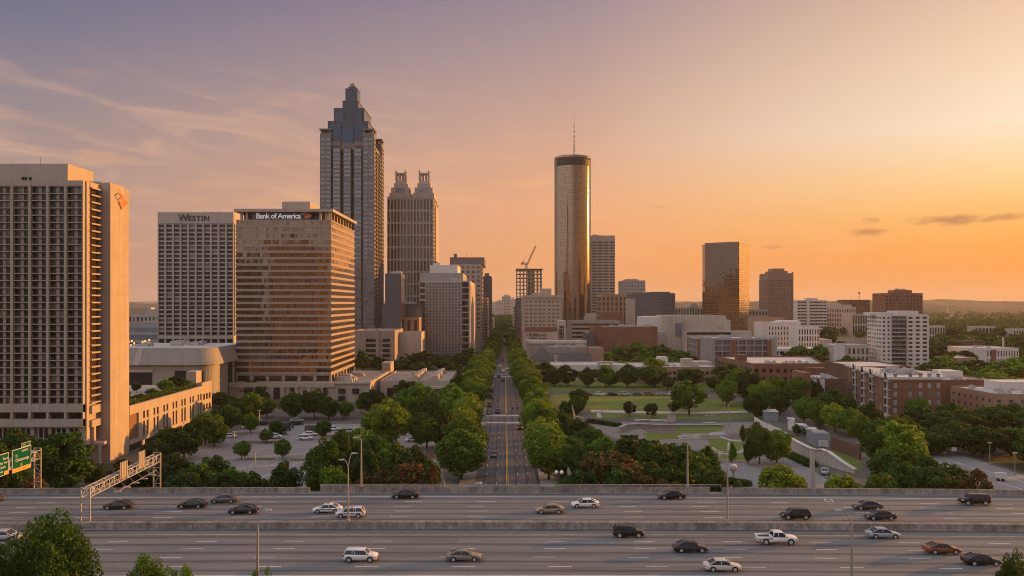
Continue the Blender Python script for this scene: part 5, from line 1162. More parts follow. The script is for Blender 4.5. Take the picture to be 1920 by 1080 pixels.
# left gap behind the hotel: low buildings with glowing windows
b = simple('stadium_building', 'low grey layered building with two glowing openings in the gap left of the slab hotel', 'building', 215, 300, 606, 520, 40, 'grey', roof='roof_white')
fr, l = b.frame(*b.edge(0))
for k in range(4): b.w.fbox(fr, 0, l, 6+k*5, 8+k*5, -.05, .7); b.part('window_band', 'gl_grey', lambda m: m.fbox(fr, .5, l-.5, 8+k*5, 11+k*5, -.05, .06))
b.part('lit_opening', 'lamp_lit', lambda m: [m.fbox(fr, l-30.5+du, l-29.5+du, 16+dv, 17.2+dv, .8, .9) for du, dv in ((10,0),(12,.6),(13.5,-1),(11.3,-2.2),(19,0),(20.6,.4),(22,-.6),(23.4,1.2),(20,-1.4))]); b.done()
b = simple('low_building', 'pale low block with small chimney behind the layered grey building', 'building', 240, 300, 592, 700, 40, 'pale'); b.fac(0, 8, 2, 1.5, 2, .3, 'gl_dark', z0=10); b.part('chimney', 'pale', lambda m: m.box(PX(268,700),PX(272,700),704,706,b.z1,b.z1+7)); b.part('roof_light', 'lamp_lit', lambda m: m.box(PX(284,700),PX(289,700),699,700.5,b.z1+6,b.z1+7)); b.part('upper_block', 'pale', lambda m: m.box(PX(274,702),PX(300,702),702,730,b.z1,b.z1+8)); b.done()

# blocks behind the camera: the photograph shows them only mirrored in the glass fronts
for x0, x1, y, h, wall, gm, lab in ((-332,-292,-262,96,'granite','gl_dark','brown block'),(-284,-256,-300,122,'slate','gl_blue','dark blue tower'),(-250,-216,-250,84,'tan','gl_dark','sunlit tan block'),(-204,-166,-330,132,'granite','gl_dark','tall brown tower'),(-150,-112,-280,92,'tan_dark','gl_dark','pale block'),(-100,-62,-340,118,'slate','gl_blue','slate tower'),(-480,-425,-300,92,'grey','gl_dark','grey slab'),(-412,-352,-330,112,'brick','gl_dark','red brick block'),(40,90,-300,88,'granite','gl_dark','broad brown block'),(170,225,-360,126,'slate','gl_blue','broad slate tower')):
    b = Bld('office_block', lab + ' behind the camera, mirrored in the glass towers', 'office building', rect(x0, x1, y-30, y), h, wall)
    b.fac(2, 8, 16, 1.4, 1.9, .4, gm, z0=4, z1=h-2, mode='row'); b.done()
# ================================================================== TREES
def crown_mesh(name, shape, N, leaf, seed, nclump=54, z0=.10):
    """leaf quads spread over many overlapping clumps inside an uneven crown; unit height, unit radius."""
    r = np.random.default_rng(seed)
    # clump centres
    C = []; Rr = []
    lop = r.uniform(-.12, .12, 2)
    while len(C) < nclump:
        d = r.normal(size=3); d /= np.linalg.norm(d); q = r.uniform(.35, 1)**.6
        u = (d[2]*q+1)/2                      # 0 bottom, 1 top
        if shape == 'round': rad = 1-.25*abs(u-.45)
        elif shape == 'tall': rad = 1.05-.42*u
        elif shape == 'cone': rad = 1.25*(1-u)**.75+.12
        else: rad = 1.05-.1*u
        zz = z0+.12+(1-z0-.20)*u
        cr = r.uniform(.20, .36)*(1.15-.45*u)
        p = np.array([d[0]*q*rad*.78+lop[0]*u, d[1]*q*rad*.78+lop[1]*u, zz])
        if r.random() < .08: p[:2] *= 1.12
        C.append(p); Rr.append(cr)
    C = np.array(C); Rr = np.array(Rr)
    w = Rr**2; k = r.choice(nclump, N, p=w/w.sum())
    d = r.normal(size=(N,3)); d[:,2] += .25; d /= np.linalg.norm(d, axis=1)[:,None]
    rad = Rr[k]*r.uniform(.45, 1.04, N)**.5
    hz = .42 if shape != 'cone' else .55      # clump height in units of total height
    P = C[k]+d*rad[:,None]*np.array([1,1,hz])
    P[:,2] = np.clip(P[:,2], z0*.55, 1.02)
    nrm = d+r.normal(size=(N,3))*.75; nrm /= np.linalg.norm(nrm, axis=1)[:,None]
    a = np.cross(nrm, r.normal(size=(N,3))); a /= np.linalg.norm(a, axis=1)[:,None]; b = np.cross(nrm, a)
    s = leaf*r.uniform(.6, 1.35, N)[:,None]
    sc = np.array([1,1,.42])                   # undo the later stretch in height
    V = np.stack([P+a*s*sc, P+b*s*.6*sc, P-a*s*sc, P-b*s*.6*sc], 1).reshape(-1,3)
    me = bpy.data.meshes.new(name); n = N*4
    me.vertices.add(n); me.vertices.foreach_set('co', V.astype(np.float32).ravel())
    me.loops.add(n); me.loops.foreach_set('vertex_index', np.arange(n, dtype=np.int32))
    me.polygons.add(N); me.polygons.foreach_set('loop_start', np.arange(0, n, 4, dtype=np.int32)); me.polygons.foreach_set('loop_total', np.full(N, 4, np.int32))
    me.materials.append(M['leaf']); me.update(calc_edges=True); return me
def trunk_mesh(seed, top=.62, r0=.055):
    r = random.Random(seed); b = MB()
    p = [(0,0,0)]; 
    for k in range(1, 5): p.append((r.uniform(-.04,.04)*k/2, r.uniform(-.04,.04)*k/2, top*k/4))
    for k in range(4): b.tube(p[k], p[k+1], r0*(1-.2*k), r0*(.8-.2*k)+.004, 7)
    for k in range(6):
        a = r.uniform(0, 2*pi); s = p[2+k % 2]; l = r.uniform(.4,.65); b.tube(s, (s[0]+l*cos(a), s[1]+l*sin(a), s[2]+r.uniform(.14,.3)), r0*.5, r0*.14, 5)
    return b.mesh('trunk', M['bark'], smooth=True)
CROWN = {'round': [crown_mesh('crown','round',9500,.060,i) for i in range(5)], 'tall': [crown_mesh('crown','tall',9000,.064,20+i) for i in range(4)],
         'cone': [crown_mesh('crown','cone',6500,.066,40+i,z0=.1) for i in range(2)], 'shrub': [crown_mesh('crown','shrub',6500,.066,50+i,z0=.04) for i in range(3)],
         'fine': [crown_mesh('crown','round',34000,.026,60+i,nclump=90) for i in range(2)], 'far': [crown_mesh('crown','round',2200,.125,70+i,nclump=26) for i in range(4)]}
TRUNK = [trunk_mesh(i) for i in range(4)]
NT = 0
def tree(name, label, x, y, r, h, shape='round', mat='leaf', z=0., group=None, cat='tree'):
    global NT; NT += 1
    t = thing(name, label, cat, (x, y, z), random.uniform(0, 6.28), group); t.scale = (r, r*random.uniform(.9,1.1), h)
    for nm, me in (('trunk', random.choice(TRUNK)), ('crown', random.choice(CROWN[shape]))):
        o = bpy.data.objects.new(nm, me); COL.objects.link(o); o.parent = t
        if nm == 'crown': o.material_slots[0].link = 'OBJECT'; o.material_slots[0].material = M[mat]
        elif shape == 'shrub': o.scale = (1,1,.6)
    return t
ADJ = {'leaf': 'mid-green', 'leaf_dark': 'dark green', 'leaf_bright': 'bright yellow-green', 'leaf_myrtle': 'red-tinged'}
SH = {'round': 'rounded', 'tall': 'upright', 'cone': 'conical', 'shrub': 'spreading', 'far': 'rounded', 'fine': 'leafy'}
KIND = {'shrub': 'shrub', 'cone': 'conifer_tree'}
NOCAP = ('dark mass','behind the brick','white apartment','far right','glass office','brick block','row behind','corner of the diagonal')
def zone(phrase, items, group, default='round'):
    """items (px, ytop, width px, D, shape, material); labelled by look and place, ordered left to right."""
    items = sorted(items, key=lambda q: q[0])
    for i, it in enumerate(items):
        px, yt, w, D = it[:4]
        if len(it) < 5 or it[4] not in ('shrub','fine'): D = min(D, CAMH*F/((yt-CY)+(.62 if any(q in phrase for q in NOCAP) else 1.02)*w))
        sh = it[4] if len(it) > 4 else default; mat = it[5] if len(it) > 5 else random.choice(('leaf','leaf','leaf_dark'))
        nm = 'flowering_shrub' if mat == 'leaf_myrtle' else KIND.get(sh, 'broadleaf_tree')
        word = 'shrub' if 'shrub' in nm else 'tree'
        s2 = 'far' if D > 400 and sh in ('round','tall') else sh
        tree(nm, f'{ADJ[mat]} {SH[sh]} {word}, {ORD[i]} from the left {phrase}', PX(px, D), D, w/2/F*D*1.08, max(2., PZ(yt, D))*1.03, s2, mat, 0, group, word)
# --- avenue rows
def avrow(side, phrase, group):
    y = 189.; i = 0; r = random.Random(7 if side < 0 else 9)
    while y < 980:
        if not (274 < y < 301 or 449 < y < 476):
            near = y < 205
            R = (6.8 if near else r.uniform(5.0, 6.0)) if side < 0 else (5.5 if near else r.uniform(5.2, 6.0))
            H = (13.2 if near else r.uniform(12.2, 14)) if side < 0 else (11.2 if near else r.uniform(11.6, 13.4))
            x = (-10.2 if near else -11.6+r.uniform(-.6,.6)) if side < 0 else (10.6 if near else 11.2+r.uniform(-.6,.6))
            k_ = min(1, max(0, (y-300)/450)); x += (3.6*k_ if side < 0 else -3.4*k_); R *= 1.06+.16*k_
            m = r.choice(('leaf_bright','leaf','leaf_bright')) if y < 620 else 'leaf'
            tree('street_tree', f'street tree {phrase}, {ORD[i]} from the highway', x, y, R*(1.12 if y > 300 else 1), H, 'far' if y > 430 else 'round', m, .0, group); i += 1
        y += r.uniform(13, 16) if y < 430 else r.uniform(17, 24)
avrow(-1, 'on the left side of the avenue', 'street trees lining the avenue'); avrow(1, 'on the right side of the avenue', 'street trees lining the avenue')
L_, LD, LB, LM = 'leaf', 'leaf_dark', 'leaf_bright', 'leaf_myrtle'
zone('at the foot of the balcony hotel', [(120,800,108,172,'round',LD),(28,805,82,190,'round',LD),(-12,812,70,178,'round',LD),(72,822,60,196,'round',LD),(35,868,70,160,'shrub',LD),(58,888,50,155,'shrub',LM),(262,868,40,170,'shrub',LD),(228,860,62,166,'shrub',LM),(180,872,40,182,'shrub',LD),(8,878,50,157,'shrub',LM)], 'trees before the hotel')
zone('along the sunlit podium wall', [(292,822,58,206,'round',LD),(318,800,60,228,'round',L_),(345,795,66,232,'round',LD),(385,770,62,248,'round',L_),(425,757,58,262,'round',LD),(468,736,56,296,'round',L_),(446,745,48,285,'round',LD),(402,784,50,232,'round',L_),(500,742,40,318,'round',LD),(415,735,50,318,'shrub',LD),(490,722,34,330,'tall',LD)], 'trees along the podium')
zone('between gantry and car park', [(325,852,84,176,'round',LD),(372,862,80,166,'round',L_),(398,850,60,176,'round',LD),(432,872,72,160,'round',L_),(476,884,62,156,'round',LD),(533,862,66,168,'cone',LD),(345,885,90,156,'shrub',LD),(412,888,90,154,'shrub',LD),(300,868,60,190,'round',LD)], 'trees beside the car park')
zone('in the clump behind the double-arm lamp', [(606,822,84,165,'tall',L_),(640,805,62,182,'round',LD),(668,800,76,194,'round',L_),(706,812,84,186,'round',LD),(742,826,78,178,'round',L_),(778,838,70,172,'round',LD),(690,838,80,166,'round',LD),(625,868,70,157,'shrub',L_),(800,855,50,166,'round',LD)], 'clump of trees by the overpass')
zone('in the row left of the avenue', [(700,880,88,156,'shrub',LM),(765,866,100,158,'shrub',LM),(812,868,36,158,'shrub',LM)], 'red-flowering shrubs by the highway')
zone('between the car park and the avenue', [(728,750,92,236,'round',LB),(782,718,78,276,'round',L_),(765,708,56,300,'round',LD),(806,742,56,262,'round',LD),(700,768,50,246,'round',L_),(846,716,50,300,'round',L_),(838,742,54,262,'round',L_),(822,765,50,230,'round',LD),(862,700,44,330,'round',LD)], 'trees between car park and avenue')
zone('in the second line left of the avenue', [(800,770,70,232,'round',L_),(820,735,66,268,'round',LD),(842,745,60,262,'round',LB),(858,725,56,290,'round',L_),(868,705,48,330,'round',L_),(880,690,44,360,'round',LB),(884,676,38,400,'round',L_),(893,664,34,450,'round',L_)], 'second line of trees by the avenue')
zone('in front of the bank podium', [(552,733,52,306,'round',LD),(590,727,56,310,'tall',LD),(616,742,44,300,'round',LD),(648,752,32,302,'round',L_),(677,744,28,304,'tall',L_),(700,728,48,318,'round',LD),(470,712,40,345,'tall',LD),(730,742,34,300,'round',LD)], 'trees before the bank podium')
zone('on the car park islands', [(453,825,34,214,'round',L_),(530,822,34,214,'round',L_),(605,787,34,252,'round',LD),(500,802,28,240,'round',L_),(517,788,28,262,'round',LD),(640,806,42,232,'round',L_),(470,775,36,280,'round',L_)], 'car park trees')
zone('before the gridded glass office', [(680,657,36,470,'round',LD),(712,668,40,480,'round',LD),(742,676,36,470,'round',LD),(772,655,50,505,'round',LD),(804,657,52,500,'round',LD),(834,664,50,490,'round',LD),(866,662,46,500,'round',LD),(758,672,44,470,'round',LD),(880,650,34,560,'round',LD),(790,676,44,455,'round',LD),(850,682,44,440,'round',LD)], 'trees before the glass office')
zone('in the dark belt right of the avenue', [(1066,748,42,320,'round',LD),(1086,728,38,338,'round',LD),(1050,765,54,280,'round',LD),(1080,785,60,258,'round',LD),(1105,800,64,236,'round',LD),(1068,815,60,226,'round',LD),(1060,845,56,200,'round',LD),(1090,830,70,210,'round',LD),(1055,790,40,270,'round',LD)], 'dark belt of trees by the avenue')
zone('in the thicket below the park', [(1140,842,128,164,'shrub',LM),(1180,812,80,196,'round',LD),(1128,815,74,205,'round',L_),(1228,822,86,188,'round',LD),(1272,826,72,186,'round',LD),(1304,842,60,176,'tall',L_),(1322,832,56,182,'round',LD),(1222,862,76,168,'round',LD),(1265,872,70,160,'round',LD),(1330,868,70,164,'round',LD),(1200,884,70,156,'shrub',LM),(1255,895,70,153,'shrub',LM),(1090,880,80,157,'shrub',LD),(1350,892,50,154,'shrub',LD),(1160,872,80,158,'shrub',LD)], 'thicket by the highway')
zone('in the row behind the lawn', [(1022,676,40,412,'round',LD),(1065,684,42,402,'round',LD),(1102,690,42,396,'round',LD),(1136,682,40,398,'tall',L_),(1177,681,46,396,'round',LD),(1222,687,42,396,'round',LD),(1252,706,26,386,'round',LD),(1296,688,60,398,'round',LD),(1340,706,40,380,'round',LD),(1366,682,50,410,'tall',L_),(1040,690,36,400,'round',LD)], 'row of trees behind the lawn')
zone('standing on the park lawn', [(1292,710,66,328,'round',L_),(1222,754,28,312,'round',LD),(1180,752,28,312,'round',LD),(1262,752,22,312,'round',LD),(1085,740,36,312,'round',LD),(1374,828,15,206,'cone',L_),(1393,795,12,236,'cone',LD)], 'park lawn trees')
zone('in front of the long brick block', [(1142,700,40,430,'round',L_),(1175,645,66,545,'round',L_),(1150,662,50,520,'round',L_),(1205,668,56,505,'round',L_),(1240,664,44,520,'round',LD),(1262,672,48,500,'round',L_),(1228,682,70,470,'round',L_),(1292,676,40,500,'round',LD),(1126,672,44,490,'round',LB),(1110,682,40,450,'round',L_),(1012,682,40,430,'round',LD),(1032,690,36,425,'round',L_),(1058,680,30,450,'round',L_),(1080,681,34,450,'round',L_),(1215,652,60,480,'round',L_),(1246,646,60,520,'round',LD),(1270,656,60,500,'round',L_),(1196,641,50,540,'round',L_),(1300,668,44,480,'round',LD),(1226,670,70,450,'round',LB),(1132,656,50,500,'round',L_),(1284,660,44,490,'round',L_),(1160,676,50,455,'round',LB)], 'trees before the brick block')
zone('in the grove right of the lawn', [(1362,712,48,368,'round',LB),(1402,694,62,382,'round',LD),(1432,712,60,352,'round',L_),(1462,725,52,338,'round',LD),(1386,690,50,402,'round',L_),(1456,705,50,375,'round',L_),(1494,704,54,362,'round',L_),(1522,712,46,368,'round',LD),(1420,735,50,330,'round',LD),(1555,726,70,338,'round',LD),(1582,735,60,312,'round',LD)], 'grove right of the lawn')
zone('in the diagonal row above the ramp walls', [(1508,742,50,302,'round',L_),(1538,748,54,288,'round',L_),(1566,756,54,276,'round',LB),(1592,764,54,264,'round',L_),(1618,775,58,254,'round',L_),(1648,785,60,242,'round',L_),(1676,778,60,250,'round',LB),(1632,757,56,288,'round',LD),(1700,782,54,238,'round',L_)], 'diagonal row above the ramp')
zone('at the corner of the diagonal road', [(1690,785,84,200,'round',LB),(1698,806,96,186,'cone',LB),(1648,806,70,205,'round',LD),(1736,850,60,176,'round',LD),(1660,850,66,178,'round',LD),(1790,868,72,166,'shrub',LD),(1832,880,64,159,'shrub',LM),(1742,872,80,162,'shrub',LD),(1650,882,66,158,'shrub',L_),(1700,868,80,166,'round',LD)], 'cluster at the diagonal road')
zone('at the parapet beside the driveway', [(1466,870,88,160,'round',LB),(1578,884,70,156,'round',LB),(1385,902,40,152,'shrub',LD)], 'bright trees at the parapet')
zone('on the path by the white ramp wall', [(1424,788,54,208,'round',L_),(1456,803,62,206,'round',L_),(1404,822,22,206,'round',LD),(1493,795,18,252,'cone',LD),(1512,800,20,258,'cone',LD)], 'trees on the ramp path')
zone('in the dark mass beyond the diagonal road', [(1725,762,74,262,'round',LD),(1768,772,76,252,'round',LD),(1812,766,78,258,'round',LD),(1856,760,80,266,'round',LD),(1900,758,80,270,'round',LD),(1745,800,84,232,'round',LD),(1790,792,90,238,'round',LD),(1842,800,92,230,'round',LD),(1896,798,92,228,'round',LD),(1935,770,80,250,'round',LD),(1940,820,90,215,'round',LD),(1780,752,60,276,'round',LD),(1722,745,40,282,'round',L_),(1975,775,90,245,'round',LD),(2010,800,100,230,'round',LD),(1962,742,80,275,'round',LD),(2045,830,100,215,'round',LD)], 'dark mass by the diagonal road')
zone('behind the brick apartments', [(1772,665,64,520,'round',L_),(1815,690,66,470,'round',L_),(1850,690,70,450,'round',L_),(1890,672,74,470,'round',LB),(1925,668,70,460,'round',L_),(1786,686,60,455,'round',L_),(1870,700,80,400,'round',L_),(1912,705,80,380,'round',LB),(1740,682,50,490,'round',LD),(1765,700,56,430,'round',L_),(1830,672,60,520,'round',LD),(1800,655,60,590,'round',LD),(1760,645,60,620,'round',LD),(1785,640,56,640,'round',LD)], 'trees behind the brick apartments')
zone('left of the white apartment tower', [(1508,648,60,560,'round',L_),(1542,645,62,555,'round',L_),(1568,652,52,540,'round',L_),(1592,668,60,510,'round',LD),(1612,672,40,500,'round',LD),(1478,660,50,560,'round',LD),(1550,614,44,700,'round',LD),(1455,625,30,660,'round',LD),(1528,664,56,520,'round',L_),(1490,676,50,500,'round',LD),(1580,640,44,620,'round',LD)], 'trees left of the white apartments')
zone('among the far right low-rises', [(1762,612,40,820,'round',LD),(1790,614,50,800,'round',LD),(1822,618,50,780,'round',LD),(1850,622,50,760,'round',LD),(1880,612,40,820,'round',LD),(1905,630,50,700,'round',LD),(1862,640,50,680,'round',LD),(1890,648,50,640,'round',LD),(1800,628,50,740,'round',LD),(1770,632,40,720,'round',LD),(1840,645,50,650,'round',LD),(1915,650,46,600,'round',LD)], 'far right trees')
zone('close to the camera below the highway', [(92,964,186,86,'fine',LD),(15,1016,110,84,'fine',L_),(272,1040,112,84,'fine',L_),(335,1050,80,85,'fine',L_),(487,1060,56,88,'fine',L_),(1905,1036,84,88,'fine',LD)], 'foreground tree crowns')
# roof garden
for i, (px, yt, w, D, m) in enumerate(((345,702,36,270,LD),(322,710,36,262,L_),(300,728,30,250,L_),(277,738,28,240,LD),(258,742,26,235,LD),(247,728,24,240,L_),(270,714,22,262,LD),(362,712,26,276,L_))):
    tree('roof_shrub', f'small green roof garden tree, {ORD[i]} planted on the podium roof', PX(px-14, D), D, w/2/F*D, max(1.5, PZ(yt, D)-12.6), 'round', m, 12.6, 'roof garden trees')
def hedge_fill(root, x0, x1, y0, y1, z0, z1, n, seed, mat='leaf', leaf=.28):
    r = np.random.default_rng(seed); P = np.stack([r.uniform(x0,x1,n), r.uniform(y0,y1,n), r.uniform(z0,z1,n)], 1)
    a = r.normal(size=(n,3)); a /= np.linalg.norm(a,axis=1)[:,None]; b = np.cross(a, r.normal(size=(n,3))); b /= np.linalg.norm(b,axis=1)[:,None]
    V = np.stack([P+a*leaf, P+b*leaf*.6, P-a*leaf, P-b*leaf*.6], 1).reshape(-1,3)-np.array(root.location)
    me = bpy.data.meshes.new('foliage'); me.from_pydata(V.tolist(), [], [(4*i,4*i+1,4*i+2,4*i+3) for i in range(n)]); me.materials.append(M[mat]); return put('foliage', me, root)
hedge_fill(ROOF_HEDGE, PODX-4.6, PODX-1.6, 226, 276, PODZ, PODZ+1.5, 5200, 3, L_)
for i, (pts, w, lab) in enumerate((([(1478,855),(1524,876)],2.2,'low clipped hedge along the foot of the white ramp wall'),([(1105,792),(1160,800)],2.6,'low dark hedge behind the curved stone wall in the park'),([(1340,902),(1400,912)],2.,'low hedge between driveway and parapet'))):
    a, c = G(*pts[0]), G(*pts[1]); h = thing('hedge', lab, 'hedge', (*a, 0))
    for k in range(7):
        t = (k+.5)/7; x, y = a[0]+(c[0]-a[0])*t, a[1]+(c[1]-a[1])*t
        o = hedge_fill(h, x-1.6, x+1.6, y-w/2, y+w/2, 0, 1.2, 420, 30+k+10*i, LD)
# --- far woodland: many coarse crowns as one mass
def woodland():
    r = np.random.default_rng(17); src = CROWN['far'][0]; n = len(src.vertices); co = np.empty(n*3, np.float32); src.vertices.foreach_get('co', co); co = co.reshape(-1,4,3)
    out = []
    def addc(x, y, R, H, keep):
        q = co[r.choice(len(co), keep, replace=False)]; a = r.uniform(0,6.28); c, s = cos(a), sin(a)
        v = np.empty_like(q); cen = q.mean(1, keepdims=True); q = cen+(q-cen)*1.5
        v[...,0] = (q[...,0]*c-q[...,1]*s)*R+x; v[...,1] = (q[...,0]*s+q[...,1]*c)*R+y; v[...,2] = q[...,2]*H; out.append(v)
    for k in range(620):      # right-hand wooded belt
        D = r.uniform(640, 1700); px = r.uniform(1735, 2150) if D < 1000 else r.uniform(1400, 2150); addc(PX(px,D), D, r.uniform(6,10), r.uniform(10,15), 230)
    for k in range(260):      # beyond the avenue
        D = r.uniform(1050, 2200); px = r.uniform(915, 985) ; addc(PX(px,D), D, r.uniform(6,10), r.uniform(10,15), 230)
    for k in range(240):      # middle right, between the towers
        D = r.uniform(900, 1800); px = r.uniform(1150, 1700); addc(PX(px,D), D, r.uniform(6,10), r.uniform(9,13), 200)
    for k in range(900):
        D = r.uniform(1300, 3200); px = r.uniform(1150, 2200); addc(PX(px,D), D, r.uniform(8,14), r.uniform(10,16), 110)
    for k in range(120):
        D = r.uniform(900, 1700); px = r.uniform(150, 330); addc(PX(px,D), D, r.uniform(7,11), r.uniform(12,20), 200)
    V = np.concatenate(out).reshape(-1,3); m = len(V)//4
    me = bpy.data.meshes.new('far_woodland'); me.vertices.add(len(V)); me.vertices.foreach_set('co', V.astype(np.float32).ravel()); me.loops.add(len(V)); me.loops.foreach_set('vertex_index', np.arange(len(V), dtype=np.int32))
    me.polygons.add(m); me.polygons.foreach_set('loop_start', np.arange(0,len(V),4,dtype=np.int32)); me.polygons.foreach_set('loop_total', np.full(m,4,np.int32)); me.materials.append(M['leaf_dark']); me.update(calc_edges=True)
    kind(bpy.data.objects.new('far_woodland', me), 'stuff'); COL.objects.link(bpy.data.objects['far_woodland'])
woodland()
# ================================================================== VEHICLES
PAINT = {}
def paint(c):
    if c not in PAINT: PAINT[c] = plain('car_paint', c, .28, .1, coat=.3, spec=.35)
    return PAINT[c]
def car_meshes(k):
    """meshes of one car type, front towards +x, wheels on z=0."""
    if k == 'sedan':
        st = [(2.42,.36,.56,.60),(2.32,.24,.68,.78),(1.9,.19,.78,.88),(1.2,.18,.90,.91),(.9,.18,.94,.92),(0,.18,.93,.925),(-1.1,.18,.95,.92),(-1.7,.19,.97,.91),(-2.2,.24,.96,.85),(-2.38,.32,.88,.74),(-2.44,.42,.74,.66)]
        gh = [(1.22,.91,.86),(.36,1.42,.70),(-.88,1.45,.70),(-1.88,.97,.82)]; wx = (1.45,-1.40); wr = .33
    elif k == 'suv':
        st = [(2.34,.42,.66,.66),(2.26,.30,.86,.82),(1.8,.26,1.0,.90),(1.15,.25,1.08,.93),(0,.25,1.08,.94),(-1.2,.25,1.10,.94),(-2.0,.28,1.10,.92),(-2.26,.36,1.04,.88),(-2.34,.46,.84,.80)]
        gh = [(1.30,1.05,.86),(.58,1.62,.70),(-1.75,1.66,.70),(-2.24,1.08,.82)]; wx = (1.42,-1.42); wr = .37
    elif k == 'box_suv':
        st = [(2.45,.48,.80,.72),(2.36,.34,1.0,.86),(1.9,.30,1.12,.92),(1.1,.30,1.16,.95),(0,.30,1.14,.96),(-1.4,.30,1.14,.96),(-2.2,.32,1.14,.94),(-2.42,.40,1.08,.90),(-2.5,.5,.9,.84)]
        gh = [(1.22,1.12,.90),(.72,1.76,.76),(-2.22,1.80,.76),(-2.44,1.12,.88)]; wx = (1.5,-1.5); wr = .40
    else:
        st = [(2.9,.5,.8,.76),(2.8,.38,1.04,.90),(2.2,.34,1.14,.97),(1.3,.34,1.18,.99),(.2,.34,1.16,1.0),(-.75,.34,1.16,1.0),(-.80,.36,.80,1.0),(-2.6,.38,.80,1.0),(-2.85,.5,.76,.97)]
        gh = [(1.45,1.14,.92),(.75,1.76,.78),(-.45,1.78,.78),(-.72,1.14,.92)]; wx = (1.85,-1.75); wr = .42
    out = {}
    # body: rounded cross-sections
    b = MB(); ring = []; 
    for x, zb, zt, hw in st:
        h = zt-zb
        ring.append([(x,-hw*.82,zb),(x,-hw*.97,zb+.1*h),(x,-hw,zb+.45*h),(x,-hw*.985,zb+.72*h),(x,-hw*.90,zb+.93*h),(x,-hw*.70,zt),(x,0,zt+.025),(x,hw*.70,zt),(x,hw*.90,zb+.93*h),(x,hw*.985,zb+.72*h),(x,hw,zb+.45*h),(x,hw*.97,zb+.1*h),(x,hw*.82,zb)])
    n = 13; b.v = [p for r in ring for p in r]
    for j in range(len(ring)-1):
        for i in range(n): b.f.append((j*n+i, (j+1)*n+i, (j+1)*n+(i+1) % n, j*n+(i+1) % n)); b.m.append(0)
    b.f.append(tuple(range(n-1,-1,-1))); b.m.append(0); b.f.append(tuple((len(ring)-1)*n+i for i in range(n))); b.m.append(0)
    if k == 'pickup':
        for s in (-1, 1): b.box(-2.86,-.78,min(s*.99,s*.86),max(s*.99,s*.86),.78,1.2)
        b.box(-2.9,-2.78,-.98,.98,.78,1.18)
    out['body'] = b.mesh('body', paint((.5,.5,.5)), smooth=True)
    for p in out['body'].polygons: p.use_smooth = len(p.vertices) == 4
    if k == 'pickup':
        b = MB(); b.box(-2.77,-.8,-.84,.84,.80,.86); out['cargo_bed'] = b.mesh('cargo_bed', M['carblack'])
    # glasshouse
    (xa,za,wa),(xb,zb,wb),(xc,zc,wc),(xd,zd,wd) = gh
    b = MB(); L = [(xa,-wa,za-.05),(xb,-wb,zb-.04),(xc,-wc,zc-.04),(xd,-wd,zd-.05)]; R = [(x,-y,z) for x,y,z in L]
    b.poly(L); b.poly(R[::-1]); b.poly([L[0],R[0],R[1],L[1]]); b.poly([L[2],R[2],R[3],L[3]]); out['window'] = b.mesh('window', M['carglass'])
    # roof skin and pillars in body colour
    b = MB(); xm = (xb+xc)/2
    rr = []
    for x, z, w in ((xb+.12,zb-.06,wb*.97),(xb-.1,zb+.0,wb),(xm,zb+.045,wb*1.02),(xc+.1,zc+.0,wc),(xc-.14,zc-.06,wc*.97)):
        rr.append([(x,-w-.02,z-.07),(x,-w*.93,z),(x,0,z+.03),(x,w*.93,z),(x,w+.02,z-.07)])
    i0 = len(b.v); b.v += [p for r in rr for p in r]
    for j in range(4):
        for i in range(4): b.f.append((i0+j*5+i, i0+j*5+i+1, i0+(j+1)*5+i+1, i0+(j+1)*5+i)); b.m.append(0)
    for s in (-1, 1):
        b.tube((xa-.02,s*wa,za-.02),(xb+.05,s*(wb+.01),zb-.05),.05,.045,5); b.tube((xd+.03,s*wd,zd-.02),(xc-.05,s*(wc+.01),zc-.05),.085,.06,5)
        b.tube((xm-.05,s*(wa+.015),za-.02),(xm-.05,s*(wb+.015),zb-.05),.045,.04,5)
        if k in ('suv','box_suv'): b.tube((xc+.75,s*(wd+.03),zd-.02),(xc+.75,s*(wc+.02),zc-.05),.05,.05,5)
    out['roof'] = b.mesh('roof', paint((.5,.5,.5)), smooth=True)
    b = MB()
    for s in (-1, 1): b.box(xa-.42,xa-.24,min(s*(wa+.06),s*(wa+.22)),max(s*(wa+.06),s*(wa+.22)),za+.02,za+.16)
    out['wing_mirror'] = b.mesh('wing_mirror', paint((.5,.5,.5)))
    hw = st[2][3]; fx = st[1][0]; 
    def lampbox(x0, x1, y, z0, z1, w): b = MB(); b.box(x0,x1,y-w,y+w,z0,z1); return b
    zt = st[1][2]
    out['headlight'] = lampbox(fx-.14, fx+.045, 0, zt-.20, zt-.05, .20).mesh('headlight', M['headlight']); rx = st[-2][0]; zr = st[-2][2]
    out['taillight'] = lampbox(rx-.05, rx+.16, 0, zr-.26, zr-.06, .19).mesh('taillight', M['taillight'])
    b = MB(); b.box(st[0][0]-.03, st[0][0]+.03, -.52, .52, st[0][1]+.02, st[0][1]+.16); out['grille'] = b.mesh('grille', M['carblack'])
    ty = MB(); ty.lathe([(wr*.70,-.10),(wr*.95,-.11),(wr,-.08),(wr,.08),(wr*.95,.11),(wr*.70,.10)], 20); me = ty.mesh('tyre', M['rubber'], smooth=True); out['tyre'] = me
    rm = MB(); rm.lathe([(0,-.085),(wr*.2,-.09),(wr*.72,-.07)], 14); rm.lathe([(0,.085),(wr*.2,.09),(wr*.72,.07)], 14); out['rim'] = rm.mesh('rim', M['rim'])
    ar = MB(); ar.lathe([(0,.0),(wr*1.17,.0)], 20); out['arch'] = ar.mesh('wheel_arch', M['carblack'])
    out['_'] = dict(wx=wx, wr=wr, hw=max(q[3] for q in st), lampy=st[1][3]-.19, taily=st[-2][3]-.17, fx=fx, rx=rx)
    return out
CARS = {}
